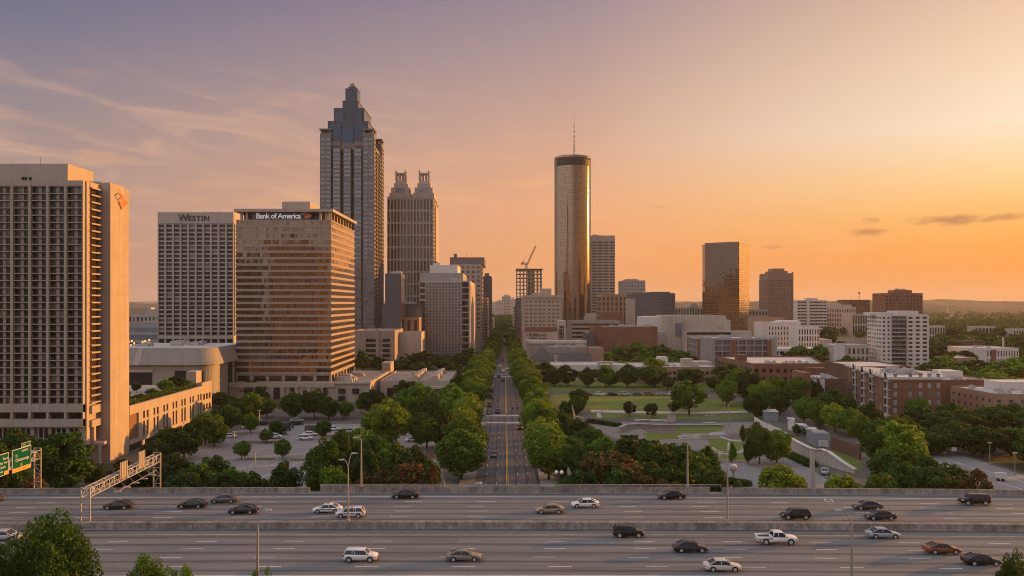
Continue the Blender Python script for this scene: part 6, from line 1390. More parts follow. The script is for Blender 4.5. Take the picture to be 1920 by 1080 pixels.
def car(k, col, x, y, z, rz, label, name='car', cat='car', group=None, lit=False, small=False):
    if k not in CARS: CARS[k] = car_meshes(k)
    c = CARS[k]; q = c['_']; t = thing(name, label, cat, (x, y, z), rz, group); pm = paint(col)
    def add(nm, me, loc=(0,0,0), painted=False, par=t, rot=None):
        o = put(nm, me, par, loc)
        if rot: o.rotation_euler = rot
        if painted: o.material_slots[0].link = 'OBJECT'; o.material_slots[0].material = pm
        return o
    add('body', c['body'], painted=True); add('window', c['window']); add('roof', c['roof'], painted=True)
    if 'cargo_bed' in c: add('cargo_bed', c['cargo_bed'])
    if not small: add('wing_mirror', c['wing_mirror'], painted=True); add('grille', c['grille'])
    for s in (-1, 1):
        add('headlight', c['headlight'], (0, s*q['lampy'], 0)); o = add('taillight', c['taillight'], (0, s*q['taily'], 0))
        if lit: o.material_slots[0].link = 'OBJECT'; o.material_slots[0].material = M['taillit']
        for wx in q['wx']:
            w = bpy.data.objects.new('wheel', c['tyre']); COL.objects.link(w); w.parent = t; w.location = (wx, s*(q['hw']-.05), q['wr']); w.rotation_euler = (pi/2,0,0)
            if not small:
                add('rim', c['rim'], par=w); a = add('wheel_arch', c['arch'], (wx, s*(q['hw']+.004), q['wr']+.04), rot=(pi/2,0,0))
    return t
BLK, CHAR, DGR, GRY, SIL, WHT, TAN, ORG, BLU = (.010,.010,.011),(.028,.028,.032),(.055,.052,.052),(.12,.115,.115),(.42,.42,.43),(.72,.71,.70),(.30,.235,.17),(.20,.075,.026),(.30,.34,.40)
def hcar(px, yb, k, col, dirn, label, **kw):
    D = (CAMH-HZ)*F/(yb-1.5-CY)+.8; x = PX(px, D)
    slope = -2*1.7e-4*(x+12)
    return car(k, col, x, D, HZ+.005, (math.atan(slope) if dirn > 0 else math.atan(slope)+pi), label, group='cars on the highway', **kw)
for a in ((222,957,'sedan',CHAR,-1,'dark grey sedan in the far lanes right of the sign gantry leg'),
          (360,955,'sedan',BLK,-1,'black sedan in the far lanes just left of the grey hatch-like sedan'),
          (421,945,'sedan',GRY,-1,'mid-grey sedan highest on the road above the two black sedans at left'),
          (456,966,'sedan',BLK,-1,'black sedan in the lane closest to the median left of the police car'),
          (760,937,'sedan',BLK,-1,'lone black sedan in the farthest lane left of the avenue'),
          (1031,965,'sedan',TAN,-1,'champagne gold sedan beside the white sedan in the far lanes'),
          (1097,954,'sedan',WHT,-1,'white sedan in the far lanes right of the gold one'),
          (1259,938,'sedan',BLK,-1,'black sedan in the farthest lane below the thicket right of the avenue'),
          (1491,976,'suv',BLK,-1,'black crossover in the far lanes left of two brown-grey sedans'),
          (1626,958,'sedan',DGR,-1,'brown-grey sedan, upper of the pair right of the black crossover'),
          (1650,977,'sedan',CHAR,-1,'charcoal sedan, lower of the pair right of the black crossover'),
          (1826,949,'box_suv',BLK,-1,'boxy black off-roader alone at the right end of the far lanes'),
          (-22,943,'sedan',DGR,-1,'dark sedan mostly cut off at the left edge of the far lanes'),
          (870,1055,'sedan',(.22,.195,.17),1,'pewter beige sedan in the near lanes right of the white crossover'),
          (1178,1010,'suv',BLK,1,'black crossover next to the median in the near lanes'),
          (1294,1038,'sedan',CHAR,1,'dark blue-grey sedan in the near lanes below the black crossover'),
          (1354,1074,'sedan',(.55,.52,.49),1,'pearl silver sedan lowest in the near lanes'),
          (1655,1012,'sedan',BLU,1,'pale blue sedan next to the median in the near lanes'),
          (1766,1041,'sedan',ORG,1,'burnt orange sedan in the near lanes at right'),
          (1840,1063,'sedan',BLK,1,'black sedan in front of the burnt orange one at right'),
          (10,1016,'sedan',SIL,1,'silver sedan partly hidden by the foreground tree at the left edge')): hcar(*a)
hcar(676,1056,'suv',WHT,1,'white crossover in the near lanes left of the pewter sedan', name='suv', cat='suv')
def light_bar(t, x, z, bar=True):
    b = MB(); b.box(x-.14,x+.14,-.55,.55,z,z+.10); b.build('light_bar', plain('light_bar', (.35,.17,.07), .3), None).parent = t
def stripes(t, hw, z):
    b = MB()
    for s in (-1, 1):
        for x0, x1 in ((-.95,-.05),(.1,.95)): b.box(x0, x1, min(s*(hw-.01), s*(hw+.012)), max(s*(hw-.01), s*(hw+.012)), z, z+.16)
        b.box(-1.75,-1.25, min(s*(hw-.01), s*(hw+.008)), max(s*(hw-.01), s*(hw+.008)), z, z+.14)
    b.build('side_stripe', plain('grey_decal', (.14,.16,.19), .5), None).parent = t
t = hcar(614,964,'sedan',WHT,-1,'white patrol sedan with grey side stripes and roof light bar', name='patrol_car', cat='police car'); light_bar(t, -.2, 1.45); stripes(t, .915, .62)
t = hcar(657,973,'suv',(.62,.63,.66),-1,'silver-white patrol crossover with roof light bar behind the median lamp post', name='patrol_car', cat='police car'); light_bar(t, -.35, 1.69); stripes(t, .93, .7)
hcar(1455,1023,'pickup',WHT,1,'white crew-cab pickup truck with empty bed in the near lanes', name='pickup_truck', cat='pickup')
# avenue traffic
def acar(px, yb, k, col, toward, label, lit=False, **kw):
    x, y = G(px, yb); return car(k, col, x, y+1.5, .03, -pi/2 if toward else pi/2, label, group='cars on the avenue', lit=lit, **kw)
acar(926,858,'sedan',GRY,True,'grey sedan coming down the avenue nearest to the overpass')
acar(933,776,'suv',CHAR,True,'dark crossover coming down the avenue just beyond the crosswalk')
acar(975,806,'suv',BLK,False,'dark van-like car with lit tail lamps stopped right of the avenue crosswalk', lit=True)
for i, (px, yb) in enumerate(((927,747),(926,762),(925,776),(929,735),(931,726))): x, y = G(px, yb); car('sedan', (BLK,DGR,GRY,BLK,SIL)[i], -5.9, y, .03, -pi/2, f'{("black","dark grey","mid-grey","glossy black","silver")[i]} car parked at the left kerb of the avenue beyond the crosswalk', group='cars parked along the avenue', small=True)
car('suv', SIL, -5.6, 178, .03, -pi/2, 'car parked under the largest street tree at the left kerb by the overpass', group='cars parked along the avenue')
r_ = random.Random(4)
for i in range(9):
    y = 425+i*i*1.1+i*10; side = i % 2; x = (CENT+1.3+2.5*r_.randint(0,2)) if side else (CENT-1.3-2.5*r_.randint(0,2))
    car(r_.choice(('sedan','suv')), r_.choice((BLK,WHT,SIL,DGR,ORG)), x, y+r_.uniform(-3,3), .03, pi/2 if side else -pi/2, f'small distant car in the avenue traffic, {ORD[i]} beyond the second crossing', group='distant avenue traffic', lit=bool(side), small=True)
# parked cars
def park(px, yb, k, col, rz, label): x, y = G(px, yb); car(k, col, x, y, .025, rz, label, name='parked_car', group='cars in the car park', small=(yb < 760))
for a in ((430,821,'sedan',WHT,.3,'white parked car nearest the podium trees in the car park'),(468,804,'sedan',WHT,.2,'white parked car between the podium trees and car park lamps'),(480,792,'sedan',WHT,.2,'white parked car farthest left in the back of the car park'),(495,797,'sedan',BLK,.2,'black parked car at the back left of the car park'),(515,822,'suv',WHT,.15,'white parked car at the end of the black line'),(524,815,'sedan',BLK,.15,'black parked car right behind the white one, middle of the dark line'),(532,808,'suv',BLK,.15,'black parked van at the far end of the dark line'),(538,803,'suv',BLK,.15,'black parked crossover last of the dark line'),(573,825,'suv',WHT,.1,'white parked crossover in the centre of the car park'),(582,817,'sedan',WHT,.1,'white parked sedan directly behind the centre crossover'),(586,808,'box_suv',DGR,.1,'dark parked van behind the white centre cars'),(556,797,'sedan',BLK,.2,'black parked sedan below the silver one at the car park back'),(557,791,'sedan',SIL,.2,'silver parked sedan at the car park back'),(625,807,'sedan',WHT,.2,'white parked sedan in front of the bank podium trees'),(655,812,'suv',SIL,.2,'silver parked crossover right of the bank podium trees'),(775,828,'sedan',WHT,.3,'white parked sedan beside the driveway near the avenue trees'),(795,812,'suv',WHT,1.2,'white parked crossover under trees beside the avenue'),(812,783,'suv',SIL,.2,'silver parked crossover far up the driveway'),(240,905,'sedan',SIL,.5,'grey parked sedan half hidden behind the gantry signs')): park(*a)
for i in range(9):
    car(('sedan','suv')[i % 2], (DGR,WHT,BLK,SIL,GRY,(.25,.09,.03),BLU,WHT,SIL)[i], 38+i*5.6, 361.2+.1*i, .025, 0, f'parked car beyond the lawn under the row of trees, {ORD[i]} from the left', name='parked_car', group='cars parked behind the lawn', small=True)
x, y = G(1757,851); car('suv', WHT, x, y, .03, -.75, 'white parked crossover on the diagonal road at right', name='parked_car')
x, y = G(1556,893); car('sedan', SIL, x, y+3, .03, 1.2, 'silver parked car below the grey ramp wall', name='parked_car')
# white box trailer with sign board on the diagonal road
x, y = G(1876,902); t = thing('trailer', 'small white box trailer on the verge of the diagonal road', 'trailer', (x, y, 0), -.45)
b = MB(); b.box(-1.2,1.2,-.5,.5,.7,2.0); o = b.build('box', M['white'], None); o.parent = t
for s in (-.5,.5): b = MB(); b.tube((s,-.55,.35),(s,.55,.35),.35,n=12); o = b.build('wheel', M['rubber'], None); o.parent = t
b = MB(); b.tube((-1.2,0,.7),(-2.1,0,.5),.06,n=6); o = b.build('drawbar', M['steel_dark'], None); o.parent = t

# ================================================================== LAMPS, GANTRIES
def lamp(px, yb, ztop, D, zb, arms, label, r=.11, nm='street_lamp', group=None, mat='steel'):
    x = PX(px, D); t = thing(nm, label, 'street lamp', (x, D, zb), 0, group)
    b = MB(); b.tube((x,D,zb),(x,D,ztop),r*1.5,r*.8,10); b.build('pole', M[mat], t)
    b = MB(); b.box(x-r*2.4,x+r*2.4,D-r*2.4,D+r*2.4,zb,zb+.35); b.build('base', M['kerb'], t)
    for dx, dz in arms:
        a = MB(); n = 6; pts = [(x+dx*(q/n), D, ztop+dz*(1-(1-q/n)**2)) for q in range(n+1)]; a.path(pts, r*.7, 6); o = a.build('arm', M[mat], t)
        h = MB(); e = pts[-1]; s = 1 if dx > 0 else -1
        h.hexa(((e[0]-s*.1,D-.16,e[2]-.1),(e[0]+s*.75,D-.13,e[2]-.08),(e[0]+s*.75,D+.13,e[2]-.08),(e[0]-s*.1,D+.16,e[2]-.1),(e[0]-s*.1,D-.12,e[2]+.12),(e[0]+s*.7,D-.08,e[2]+.05),(e[0]+s*.7,D+.08,e[2]+.05),(e[0]-s*.1,D+.12,e[2]+.12))); h.build('lamp_head', M['rail'], t)
    return t
zm = HZ+.95
lamp(653, 982, PZ(876,124.1), 124.1, zm, [(-.75,1.2),(.65,2.2)], 'tall double-arm street lamp on the median in front of the avenue-side clump', .11)
lamp(1364, 984, PZ(866,124.1), 124.1, zm, [(-.75,1.5)], 'tall single-arm street lamp on the median at right', .10)
lamp(677.5, 915, PZ(826,147.4), 147.4, HZ+.98, [(-.8,.6)], 'street lamp on the bridge parapet behind the double-arm one', .13)
lamp(1289, 912, PZ(823,147.4), 147.4, HZ+.98, [(-1.2,.5),(1.0,.35)], 'street lamp with two short arms on the right end of the bridge parapet', .13)
lamp(1597, 1090, PZ(982,99.), 99., HZ, [(-1.3,1.7)], 'near street lamp leaning left over the near lanes at lower right', .13)
lamp(483, 1085, PZ(984,99.), 99., HZ, [(1.0,1.9)], 'near street lamp leaning right over the near lanes at lower left', .13)
def plamp(px, yb, yt, label, r=.09, head='globe', D=None, group='park lamps'):
    D = D or 62706/(yb-CY); x = PX(px, D); zt = PZ(yt, D); t = thing('lamp_post', label, 'lamp post', (x, D, 0), 0, group)
    b = MB(); b.tube((x,D,0),(x,D,zt),r*1.2,r,8); b.build('pole', M['steel'], t)
    b = MB(); b.box(x-.5,x+.5,D-.25,D+.25,zt,zt+.22); b.build('lamp_head', M['rail'], t); 
    b = MB(); b.box(x-.2,x+.2,D-.2,D+.2,0,.3); b.build('base', M['kerb'], t); return t
for i, (px, yb, yt) in enumerate(((1185,788,747),(1219,810,774),(1258,790,752),(1262,822,787),(1301,798,751),(1324,808,780),(1358,803,756),(1366,799,760),(1410,776,768),(1129,775,742),(1335,790,779))): plamp(px, yb, yt, f'slim grey lamp post in the park, {ORD[sorted([1185,1219,1258,1262,1301,1324,1358,1366,1410,1129,1335]).index(px)]} from the left')
for i, (px, yb, yt) in enumerate(((439,853,810),(478,878,846),(540,852,812),(517,795,768),(486,800,770),(615,782,770),(767,824,778))): plamp(px, yb, yt, f'grey lamp post in the left car park, {ORD[sorted([439,478,540,517,486,615,767]).index(px)]} from the left', group='car park lamps')
for i, (px, yb, yt) in enumerate(((1608,867,832),(1856,873,831),(1903,890,850),(1760,815,803))): plamp(px, yb, yt, f'grey street light along the diagonal road, {ORD[sorted([1608,1856,1903,1760]).index(px)]} from the left', group='lamps of the diagonal road')
plamp(1550, 895, 838, 'thin dark pole in front of the white ramp wall', r=.05, group=None)
# concrete pylon in the driveway
D = 181.; x = PX(1523,D); t = thing('concrete_pylon', 'tall pale concrete pylon between the driveway and the ramp wall', 'pylon', (x, D, 0)); b = MB()
b.prism(rect(x-.55,x+.55,D-.4,D+.4), 0, PZ(846,D), top=rect(x-.4,x+.4,D-.3,D+.3)); b.build('shaft', M['pale'], t); b = MB(); b.box(x-.28,x+.28,D-.25,D+.25,PZ(846,D),PZ(841,D)); b.build('cap', M['grey'], t)
# gantries
def truss(parent, p, q, h, w, nb, nm='truss', r=.085):
    b = MB(); p = np.array(p, float); q = np.array(q, float); d = (q-p)/nb; wx = np.array((w/2,0,0)); hz = np.array((0,0,h))
    for s in (-1, 1):
        for k in (0, 1): b.tube(p+s*wx+k*hz, q+s*wx+k*hz, r, n=6)
        for i in range(nb+1): b.tube(p+d*i+s*wx, p+d*i+s*wx+hz, r*.6, n=5)
        for i in range(nb): b.tube(p+d*i+s*wx+(hz if i % 2 else 0), p+d*(i+1)+s*wx+(0 if i % 2 else hz), r*.55, n=5)
    for k in (0, 1):
        for i in range(nb): b.tube(p+d*i-wx+k*hz, p+d*(i+1)+wx+k*hz, r*.5, n=5); b.tube(p+d*i-wx+k*hz, p+d*i+wx+k*hz, r*.5, n=5)
    return b.build(nm, M['rail'], parent)
def legs(parent, x, y, z0, z1, w, r=.13):
    for s in (-1, 1): b = MB(); b.tube((x+s*w/2,y,z0),(x+s*w/2,y,z1),r,n=8); b.build('post', M['steel'], parent)
    b = MB(); n = 5
    for i in range(n):
        za, zb = z0+(z1-z0)*i/n, z0+(z1-z0)*(i+1)/n; b.tube((x-w/2,y,za if i % 2 else zb),(x+w/2,y,zb if i % 2 else za),r*.5,n=5); b.tube((x-w/2,y,zb),(x+w/2,y,zb),r*.5,n=5)
    b.build('bracing', M['steel'], parent)
# right gantry: spans from the median to the far parapet, signs seen from behind
gx = -65.2; t = thing('sign_gantry', 'steel truss sign gantry over the far lanes showing the pale backs of its sign panels', 'sign gantry', (gx, 136, HZ))
legs(t, gx-.2, 124.4, HZ+.95, PZ(914,124.4), 1.35); legs(t, gx+.6, 148.2, HZ, PZ(848,148.2), 1.3)
truss(t, (gx-.2,124.4,11.6), (gx+.6,148.2,12.5), 1.35, 1.2, 16)
def back(y0, y1, z0, z1):
    b = MB(); b.box(gx+.85,gx+.93,y0,y1,z0,z1); o = b.build('sign_panel', M['sign_back'], t)
    b = MB()
    for k in range(3): yy = y0+(y1-y0)*(k+.5)/3; b.box(gx+.93,gx+1.02,yy-.06,yy+.06,z0-.3,z1)
    for k in range(2): zz = z0+(z1-z0)*(k+.6)/2.4; b.box(gx+.931,gx+.985,y0+.05,y1-.05,zz-.04,zz+.04)
    b.build('stiffener', M['rail'], o)
back(133.4, 136.0, 12.4, 15.2); back(140.2, 142.6, 12.8, 15.7)
b = MB()
for k in range(5): y = 131+k*3.2; b.box(gx+1.0,gx+2.2,y-.25,y+.25,10.9,11.05); b.tube((gx+.6,y,11.8),(gx+1.6,y,11.0),.04,n=5)
b.tube((gx+1.7,130,10.95),(gx+1.7,145.5,11.5),.05,n=5); b.build('walkway', M['rail'], t)
# left gantry: green signs facing right
gx2 = -87.6; t2 = thing('sign_gantry', 'steel truss sign gantry at the left edge carrying green motorway signs', 'sign gantry', (gx2, 138, HZ))
legs(t2, gx2+.3, 149.0, HZ, PZ(840,149), 1.2); truss(t2, (gx2,124.4,12.2), (gx2+.3,149,13.0), 1.5, 1.2, 16); legs(t2, gx2, 124.4, HZ+.95, 13.9, 1.3)
def green(y0, y1, z0, z1, lines, band, tab, label):
    x = gx2+.95; s = thing('motorway_sign', label, 'road sign', (x, (y0+y1)/2, z0), 0, 'green motorway signs'); W_ = y1-y0
    b = MB(); b.box(x-.05,x,y0,y1,z0,z1); b.build('panel', M['white_sign'], s)
    b = MB(); b.box(x+.002,x+.012,y0+.12,y1-.12,z0+(.75 if band == 'full' else .12),z1-.12)
    b.build('face', M['green_sign'], s)
    if band:
        b = MB(); ya = y0+.06 if band == 'full' else y1-1.3; b.box(x+.014,x+.026,ya,y1-.06,z0+.04,z0+.72); yb_ = b.build('exit_band', M['yellow_sign'], s)
        if band == 'full': o = sign_text('EXIT ONLY', .42, yb_, (.03, 0, .24), (pi/2,0,pi/2), M['black_letters'], depth=.004, space=1.25)
    for txt, size, u, zz in lines: sign_text(txt, size, s, (.02, u, zz-z0), (pi/2,0,pi/2), M['white_sign'], depth=.004, bold=.012)
    if tab:
        b = MB(); b.box(x-.04,x+.004,y1-2.9,y1-.05,z1+.02,z1+.78); tb = b.build('exit_tab', M['white_sign'], s)
        b = MB(); b.box(x+.006,x+.012,y1-2.82,y1-.13,z1+.10,z1+.70); b.build('tab_face', M['green_sign'], tb)
        sign_text('EXIT', .4, tb, (.016, (y1-2.05)-(y0+y1)/2, z1+.24-z0), (pi/2,0,pi/2), M['white_sign'], depth=.004); sign_text('26', .4, tb, (.016, (y1-.65)-(y0+y1)/2, z1+.24-z0), (pi/2,0,pi/2), M['white_sign'], depth=.004)
    return s
ya, yb_ = 140.3, 145.9
za, zb_ = 11.9, 16.0
arrow = [('75', .62, -1.6, 14.55), ('NORTH', .55, .9, 15.2), ('Chattanooga', .78, .1, 13.75), ('\u2199', .9, -.1, 12.85)]
green(ya, yb_, za, zb_, arrow, 'full', True, 'green motorway sign with yellow bottom band and small exit tab at the left edge')
green(134.2, 139.3, 12.1, 15.9, [('1', .7, 1.0, 14.9), ('North', .5, 1.7, 14.8), ('Blvd  Ave', .6, 1.0, 14.1), ('Center', .6, .8, 13.4), ('only', .5, .5, 12.7)], 'part', False, 'green motorway sign cut off by the left edge with a small yellow corner')

# ================================================================== PARK WALLS AND SMALL THINGS
def wallrun(name, label, pts, thick, mat, cap=None, cat='wall'):
    """pts: (px base, py base, py top); a wall standing on the ground through those points."""
    t = thing(name, label, cat, (*G(*pts[0][:2]), 0)); b = MB(); c = MB()
    P = []
    for px, yb, yt in pts: x, y = G(px, yb); P.append((x, y, PZ(yt, y)))
    for (x0,y0,z0),(x1,y1,z1) in zip(P[:-1], P[1:]):
        d = np.array((x1-x0, y1-y0)); n = np.array((-d[1], d[0]))/np.linalg.norm(d)*thick
        if n[1] < 0: n = -n
        b.hexa(((x0,y0,0),(x1,y1,0),(x1+n[0],y1+n[1],0),(x0+n[0],y0+n[1],0),(x0,y0,z0),(x1,y1,z1),(x1+n[0],y1+n[1],z1),(x0+n[0],y0+n[1],z0)))
        if cap: m = n*.35/thick; c.hexa(((x0-m[0],y0-m[1],z0),(x1-m[0],y1-m[1],z1),(x1+n[0]+m[0],y1+n[1]+m[1],z1),(x0+n[0]+m[0],y0+n[1]+m[1],z0),(x0-m[0],y0-m[1],z0+.22),(x1-m[0],y1-m[1],z1+.22),(x1+n[0]+m[0],y1+n[1]+m[1],z1+.22),(x0+n[0]+m[0],y0+n[1]+m[1],z0+.22)))
    b.build('wall_body', M[mat], t)
    if cap: c.build('coping', M[cap], t)
    return t
wallrun('ramp_wall', 'white retaining wall with a light coping curving down beside the driveway ramp', [(1481,847,822),(1500,856,832),(1525,868,844),(1540,871,843),(1553,874,848),(1578,882,866),(1602,888,881)], .5, 'pale', 'white')
wallrun('ramp_wall', 'white upper ramp wall running back towards the grove', [(1416,792,782),(1440,806,796),(1460,812,804),(1481,820,816)], .4, 'white')
wallrun('fence', 'dark brown concrete fence under the diagonal row of trees', [(1558,842,818),(1580,850,826),(1612,862,838)], .4, 'brick_dark', cat='fence')
for i, (px, yb, yt, w, dp, mat, lab) in enumerate(((1444,790,772,24,6,'slate','wide blue-grey kiosk wall at the top of the ramp'),(1482,806,786,9,3,'white','white portal wall on the ramp left of the blue-grey blocks'),(1502,815,798,14,4,'slate','small blue-grey block on the ramp, left one of the stepped pair'),(1520,822,805,16,4,'slate','small blue-grey block on the ramp, right one of the stepped pair'),(1540,838,812,24,7,'slate','largest blue-grey block of the ramp with a white panel'))):
    D = 62706/(yb-CY); t = thing('ramp_block', lab, 'wall', (PX(px,D), D, 0)); b = MB(); x0, x1 = PX(px-w/2,D), PX(px+w/2,D); zt = PZ(yt,D)
    b.prism([(x0,D),(x1,D-1.5),(x1+1,D+dp-1.5),(x0+1,D+dp)], 0, zt); b.build('wall_body', M[mat if mat == 'white' else 'bluegrey'], t)
    b = MB(); b.box(x0+.5,x1-.5,D-1.62,D-1.4,zt*.1,zt*.55) if i == 4 else b.prism([(x0-.2,D-.2),(x1+.2,D-1.7),(x1+1.2,D+dp-1.3),(x0+.8,D+dp+.2)], zt, zt+.25); b.build('panel' if i == 4 else 'coping', M['white'], t)
def curve(cx, cy, rx, ry, a0, a1, n): return [(cx+rx*cos(a), cy+ry*sin(a)) for a in np.linspace(a0, a1, n)]
wallrun('park_wall', 'curved grey stone wall along the sunken lawn of the park', [(1162,812,802),(1175,806,797),(1195,803,795),(1230,802,797),(1290,801,797),(1355,800,797)], .4, 'grey', 'pale')
wallrun('park_wall', 'tall cream wall panel catching the sun beyond the thicket', [(1274,824,817),(1296,823,816),(1315,823,814)], .4, 'white')
wallrun('park_wall', 'grey wall panel with posts right of the cream one', [(1315,824,814),(1338,823,817)], .4, 'pale')
wallrun('park_wall', 'thin white bent seat wall on the lower lawn', [(1350,820,818.5),(1372,828,826),(1394,829,827)], .5, 'white')
wallrun('park_wall', 'curved white seat wall around the small statue', [(1350,855,851),(1375,854,850),(1396,849,846)], .6, 'white')
wallrun('park_wall', 'rust-coloured low wall at the corner of the small lawn', [(1337,842,838),(1346,851,845),(1354,856,851)], .5, 'tan_plain')
wallrun('park_wall', 'long low white wall between road and plaza', [(1190,790,786),(1250,790,786.5)], .5, 'white')
wallrun('kerb_wall', 'low pale kerb wall at the end of the driveway', [(1352,866,862),(1395,868,864)], .4, 'pale')
# blue fountain basin
t = thing('fountain_basin', 'flat blue quarter-round fountain basin on the plaza', 'fountain', (*G(1352,815), 0)); b = MB()
c = G(1364, 816.5); b.prism([c]+[(c[0]-6.2*cos(a), c[1]+6.5*sin(a)-1) for a in np.linspace(pi/2, -.1, 10)], 0, .35); b.build('basin', surf('blue_pool', (.20,.26,.40), var=.1, rough=.3), t)
b = MB(); b.box(c[0]-6.5,c[0]+.3,c[1]-2.2,c[1]-1.9,0,.5); b.build('rim', M['pale'], t)
# statue on a small plinth
x, y = G(1366, 848); t = thing('statue', 'small white statue on a plinth beside the lower lawn', 'statue', (x, y, 0)); b = MB(); b.lathe([(.55,0),(.55,.7),(.4,.75),(.0,.76)], 10, (x,y)); b.build('plinth', M['pale'], t); b = MB(); b.lathe([(.28,.76),(.34,1.2),(.22,1.6),(.36,2.0),(.3,2.3),(.12,2.45),(.18,2.7),(0,2.85)], 10, (x,y)); b.build('figure', M['white'], t, True)
# picnic shelters and benches along the plaza
for i, (px, yb, w) in enumerate(((1208,790,20),(1232,791,18),(1256,793,16),(1330,795,22))):
    x, y = G(px, yb); t = thing('bench', f'pale stone bench block on the plaza road edge, {ORD[i]} from the left', 'bench', (x, y, 0), 0, 'plaza benches'); wd = w/2/F*y
    b = MB(); b.box(x-wd,x+wd,y-.4,y+.4,.42,.6); b.build('seat', M['white'], t)
    for s in (-1, 1): b = MB(); b.box(x+s*wd*.8-.2,x+s*wd*.8+.2,y-.35,y+.35,0,.42); b.build('leg', M['grey'], t)
x, y = G(1259, 794); t = thing('info_board', 'cream information board on posts beside the plaza', 'sign', (x, y, 0)); b = MB(); b.box(x-1.5,x+1.5,y,y+.15,.9,2.9); b.build('board', M['tan_plain'], t)
for s in (-1, 1): b = MB(); b.tube((x+s*1.3,y+.2,0),(x+s*1.3,y+.2,2.9),.07,n=6); b.build('post', M['steel'], t)
# sculptures by the avenue
x, y = G(1072, 912); t = thing('sculpture', 'faceted silver abstract sculpture on a white plinth at the overpass railing', 'sculpture', (x, y, 0))
b = MB(); b.box(x-.8,x+.8,y-.4,y+.4,0,1.2); b.build('plinth', M['pale'], t); b = MB()
b.hexa(((x-.5,y-.3,1.2),(x+.6,y-.3,1.2),(x+.6,y+.3,1.2),(x-.5,y+.3,1.2),(x-1.1,y-.2,3.3),(x-.1,y-.35,2.9),(x+.15,y+.3,2.8),(x-1.0,y+.2,3.2))); b.hexa(((x-1.12,y-.15,3.25),(x-.2,y-.3,2.95),(x,y+.2,2.9),(x-1.05,y+.15,3.2),(x-.9,y-.1,4.5),(x-.7,y-.15,4.3),(x-.65,y+.1,4.25),(x-.9,y+.1,4.4))); b.build('figure', M['rail'], t)
b = MB(); b.tube((x+1.2,y,0),(x+1.2,y,3.9),.1,n=8); b.build('column', M['white'], t)
x, y = G(1080, 838); y = 236; x = PX(1080, y); t = thing('sculpture', 'slender bronze figure with outstretched wing above the dark trees', 'sculpture', (x, y, 0))
b = MB(); b.tube((x,y,0),(x,y,6),.5,.35,8); b.build('column', M['tan_plain'], t); b = MB(); b.tube((x,y,6),(x-.7,y,9.4),.5,.28,7); b.tube((x-.7,y,9.4),(x-1.2,y,12),.3,.08,6); b.tube((x-.5,y,8.4),(x+2.2,y,7.8),.3,.22,6); b.tube((x+1.9,y,7.9),(x+2.3,y,4.6),.3,.16,6); b.build('figure', M['tan_plain'], t)
x, y = G(829, 910); t = thing('sculpture', 'pale carved stone marker by the railing left of the avenue', 'sculpture', (x, y, 0)); b = MB(); b.prism(rect(x-.55,x+.55,y-.4,y+.4), 0, 2.9, top=rect(x-.35,x+.35,y-.3,y+.3)); b.build('shaft', M['tan_plain'], t); b = MB(); b.lathe([(.2,2.9),(.38,3.2),(.28,3.6),(0,3.8)], 8, (x,y)); b.build('finial', M['pale'], t)
# twin globe lamp with banner at the avenue corner
for i, (px, lab) in enumerate(((1048,'black twin-globe lamp post with a green banner at the right corner of the overpass'),)):
    y = 153.; x = PX(px, y); t = thing('lamp_post', lab, 'lamp post', (x, y, 0)); b = MB(); b.tube((x,y,0),(x,y,9.2),.14,.08,8); b.build('pole', M['steel_dark'], t)
    for s in (-.5, .5): b = MB(); b.lathe([(0,9.0),(.3,9.2),(.36,9.5),(.2,9.8),(0,9.85)], 10, (x+s,y)); b.build('lamp_globe', M['headlight'], t, True)
    b = MB(); b.tube((x-.5,y,9.05),(x+.5,y,9.05),.05,n=6); b.build('arm', M['steel_dark'], t); b = MB(); b.box(x-1.05,x-.3,y-.02,y+.02,4.6,7.8); b.build('banner', plain('green_banner', (.10,.20,.03), .7), t)
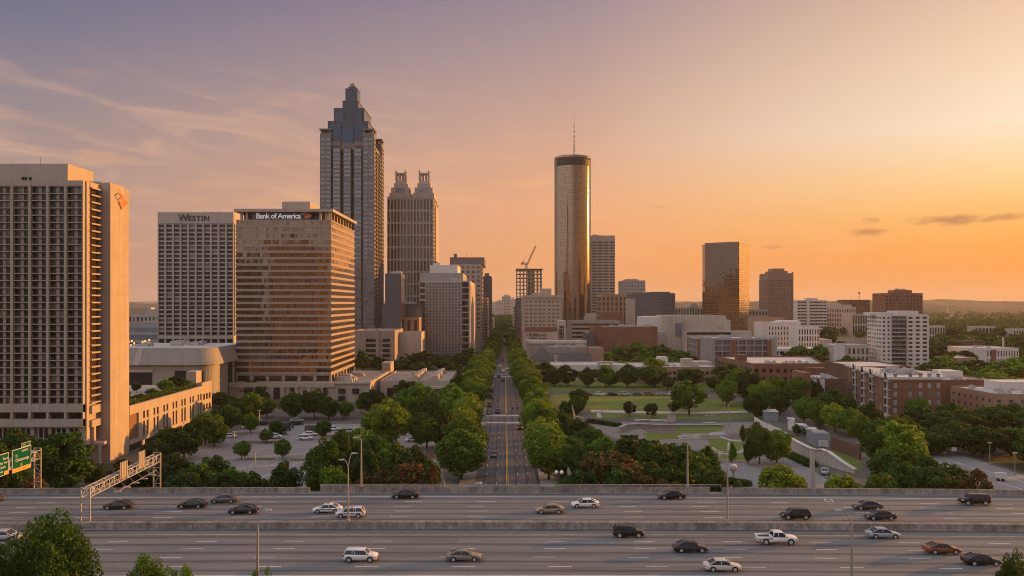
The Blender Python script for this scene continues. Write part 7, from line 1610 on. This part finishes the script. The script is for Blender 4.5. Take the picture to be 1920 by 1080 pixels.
# traffic signals at the crossing
for px, yb, s, lab in ((982,797,-1,'traffic signal pole with mast arm right of the near avenue crossing'),(914,779,1,'traffic signal pole with mast arm left of the near avenue crossing')):
    x, y = G(px, yb); t = thing('traffic_signal', lab, 'traffic signal', (x, y, 0)); b = MB(); b.tube((x,y,0),(x,y,6.2),.12,.09,8); b.build('pole', M['steel_dark'], t); b = MB(); b.tube((x,y,6),(x+s*4,y,6.3),.08,.05,6); b.build('mast_arm', M['steel_dark'], t)
    for k in (2.2, 3.8): b = MB(); b.box(x+s*k-.18,x+s*k+.18,y-.16,y+.16,5.1,6.15); b.build('signal_head', M['carblack'], t)
# satellite dish on the car park side near the right median lamp, white drum in the driveway
x, y = G(1375, 898); t = thing('water_tank', 'small white drum on a stand in the driveway behind the parapet', 'tank', (x, y, 0)); b = MB(); b.lathe([(0,1.9),(.8,2.0),(.85,3.2),(.6,3.5),(0,3.55)], 14, (x,y)); b.build('drum', M['white'], t, True); b = MB(); b.tube((x,y,0),(x,y,1.95),.2,n=8); b.build('stand', M['steel'], t)
x, y = G(1789, 858); t = thing('road_sign', 'small white sign board on a post beside the diagonal road', 'road sign', (x, y, 0)); b = MB(); b.box(x-.7,x+.7,y-.03,y+.03,1.7,2.8); b.build('panel', M['white_sign'], t); b = MB(); b.tube((x,y+.06,0),(x,y+.06,2.8),.05,n=6); b.build('post', M['steel'], t)
# radio masts on the hills
for px, D, yt, lab in ((1776,2600,562,'thin lattice radio mast on the hazy hills at right'),):
    x = PX(px,D); t = thing('radio_mast', lab, 'mast', (x, D, 0)); b = MB(); b.tube((x,D,0),(x,D,PZ(yt,D)),1.2,.5,6); b.build('pole', M['steel'], t); b = MB(); b.lathe([(0,PZ(566,D)),(2.2,PZ(565,D)),(2.2,PZ(563,D)),(0,PZ(562,D))], 10, (x,D)); b.build('platform', M['grey'], t)

# ================================================================== HAZE
b = MB(); b.box(-9060, 9060, -760, 16060, -4, 262)
hz = kind(b.build('haze', []), 'stuff')
hm = bpy.data.materials.new('haze'); hm.use_nodes = True; nt = hm.node_tree; nt.nodes.clear()
o_ = nt.nodes.new('ShaderNodeOutputMaterial'); v_ = nt.nodes.new('ShaderNodeVolumePrincipled'); nt.links.new(v_.outputs[0], o_.inputs['Volume'])
v_.inputs['Color'].default_value = (.75,.70,.66,1); v_.inputs['Density'].default_value = 6.0e-5; v_.inputs['Anisotropy'].default_value = .2
hz.data.materials.append(hm)
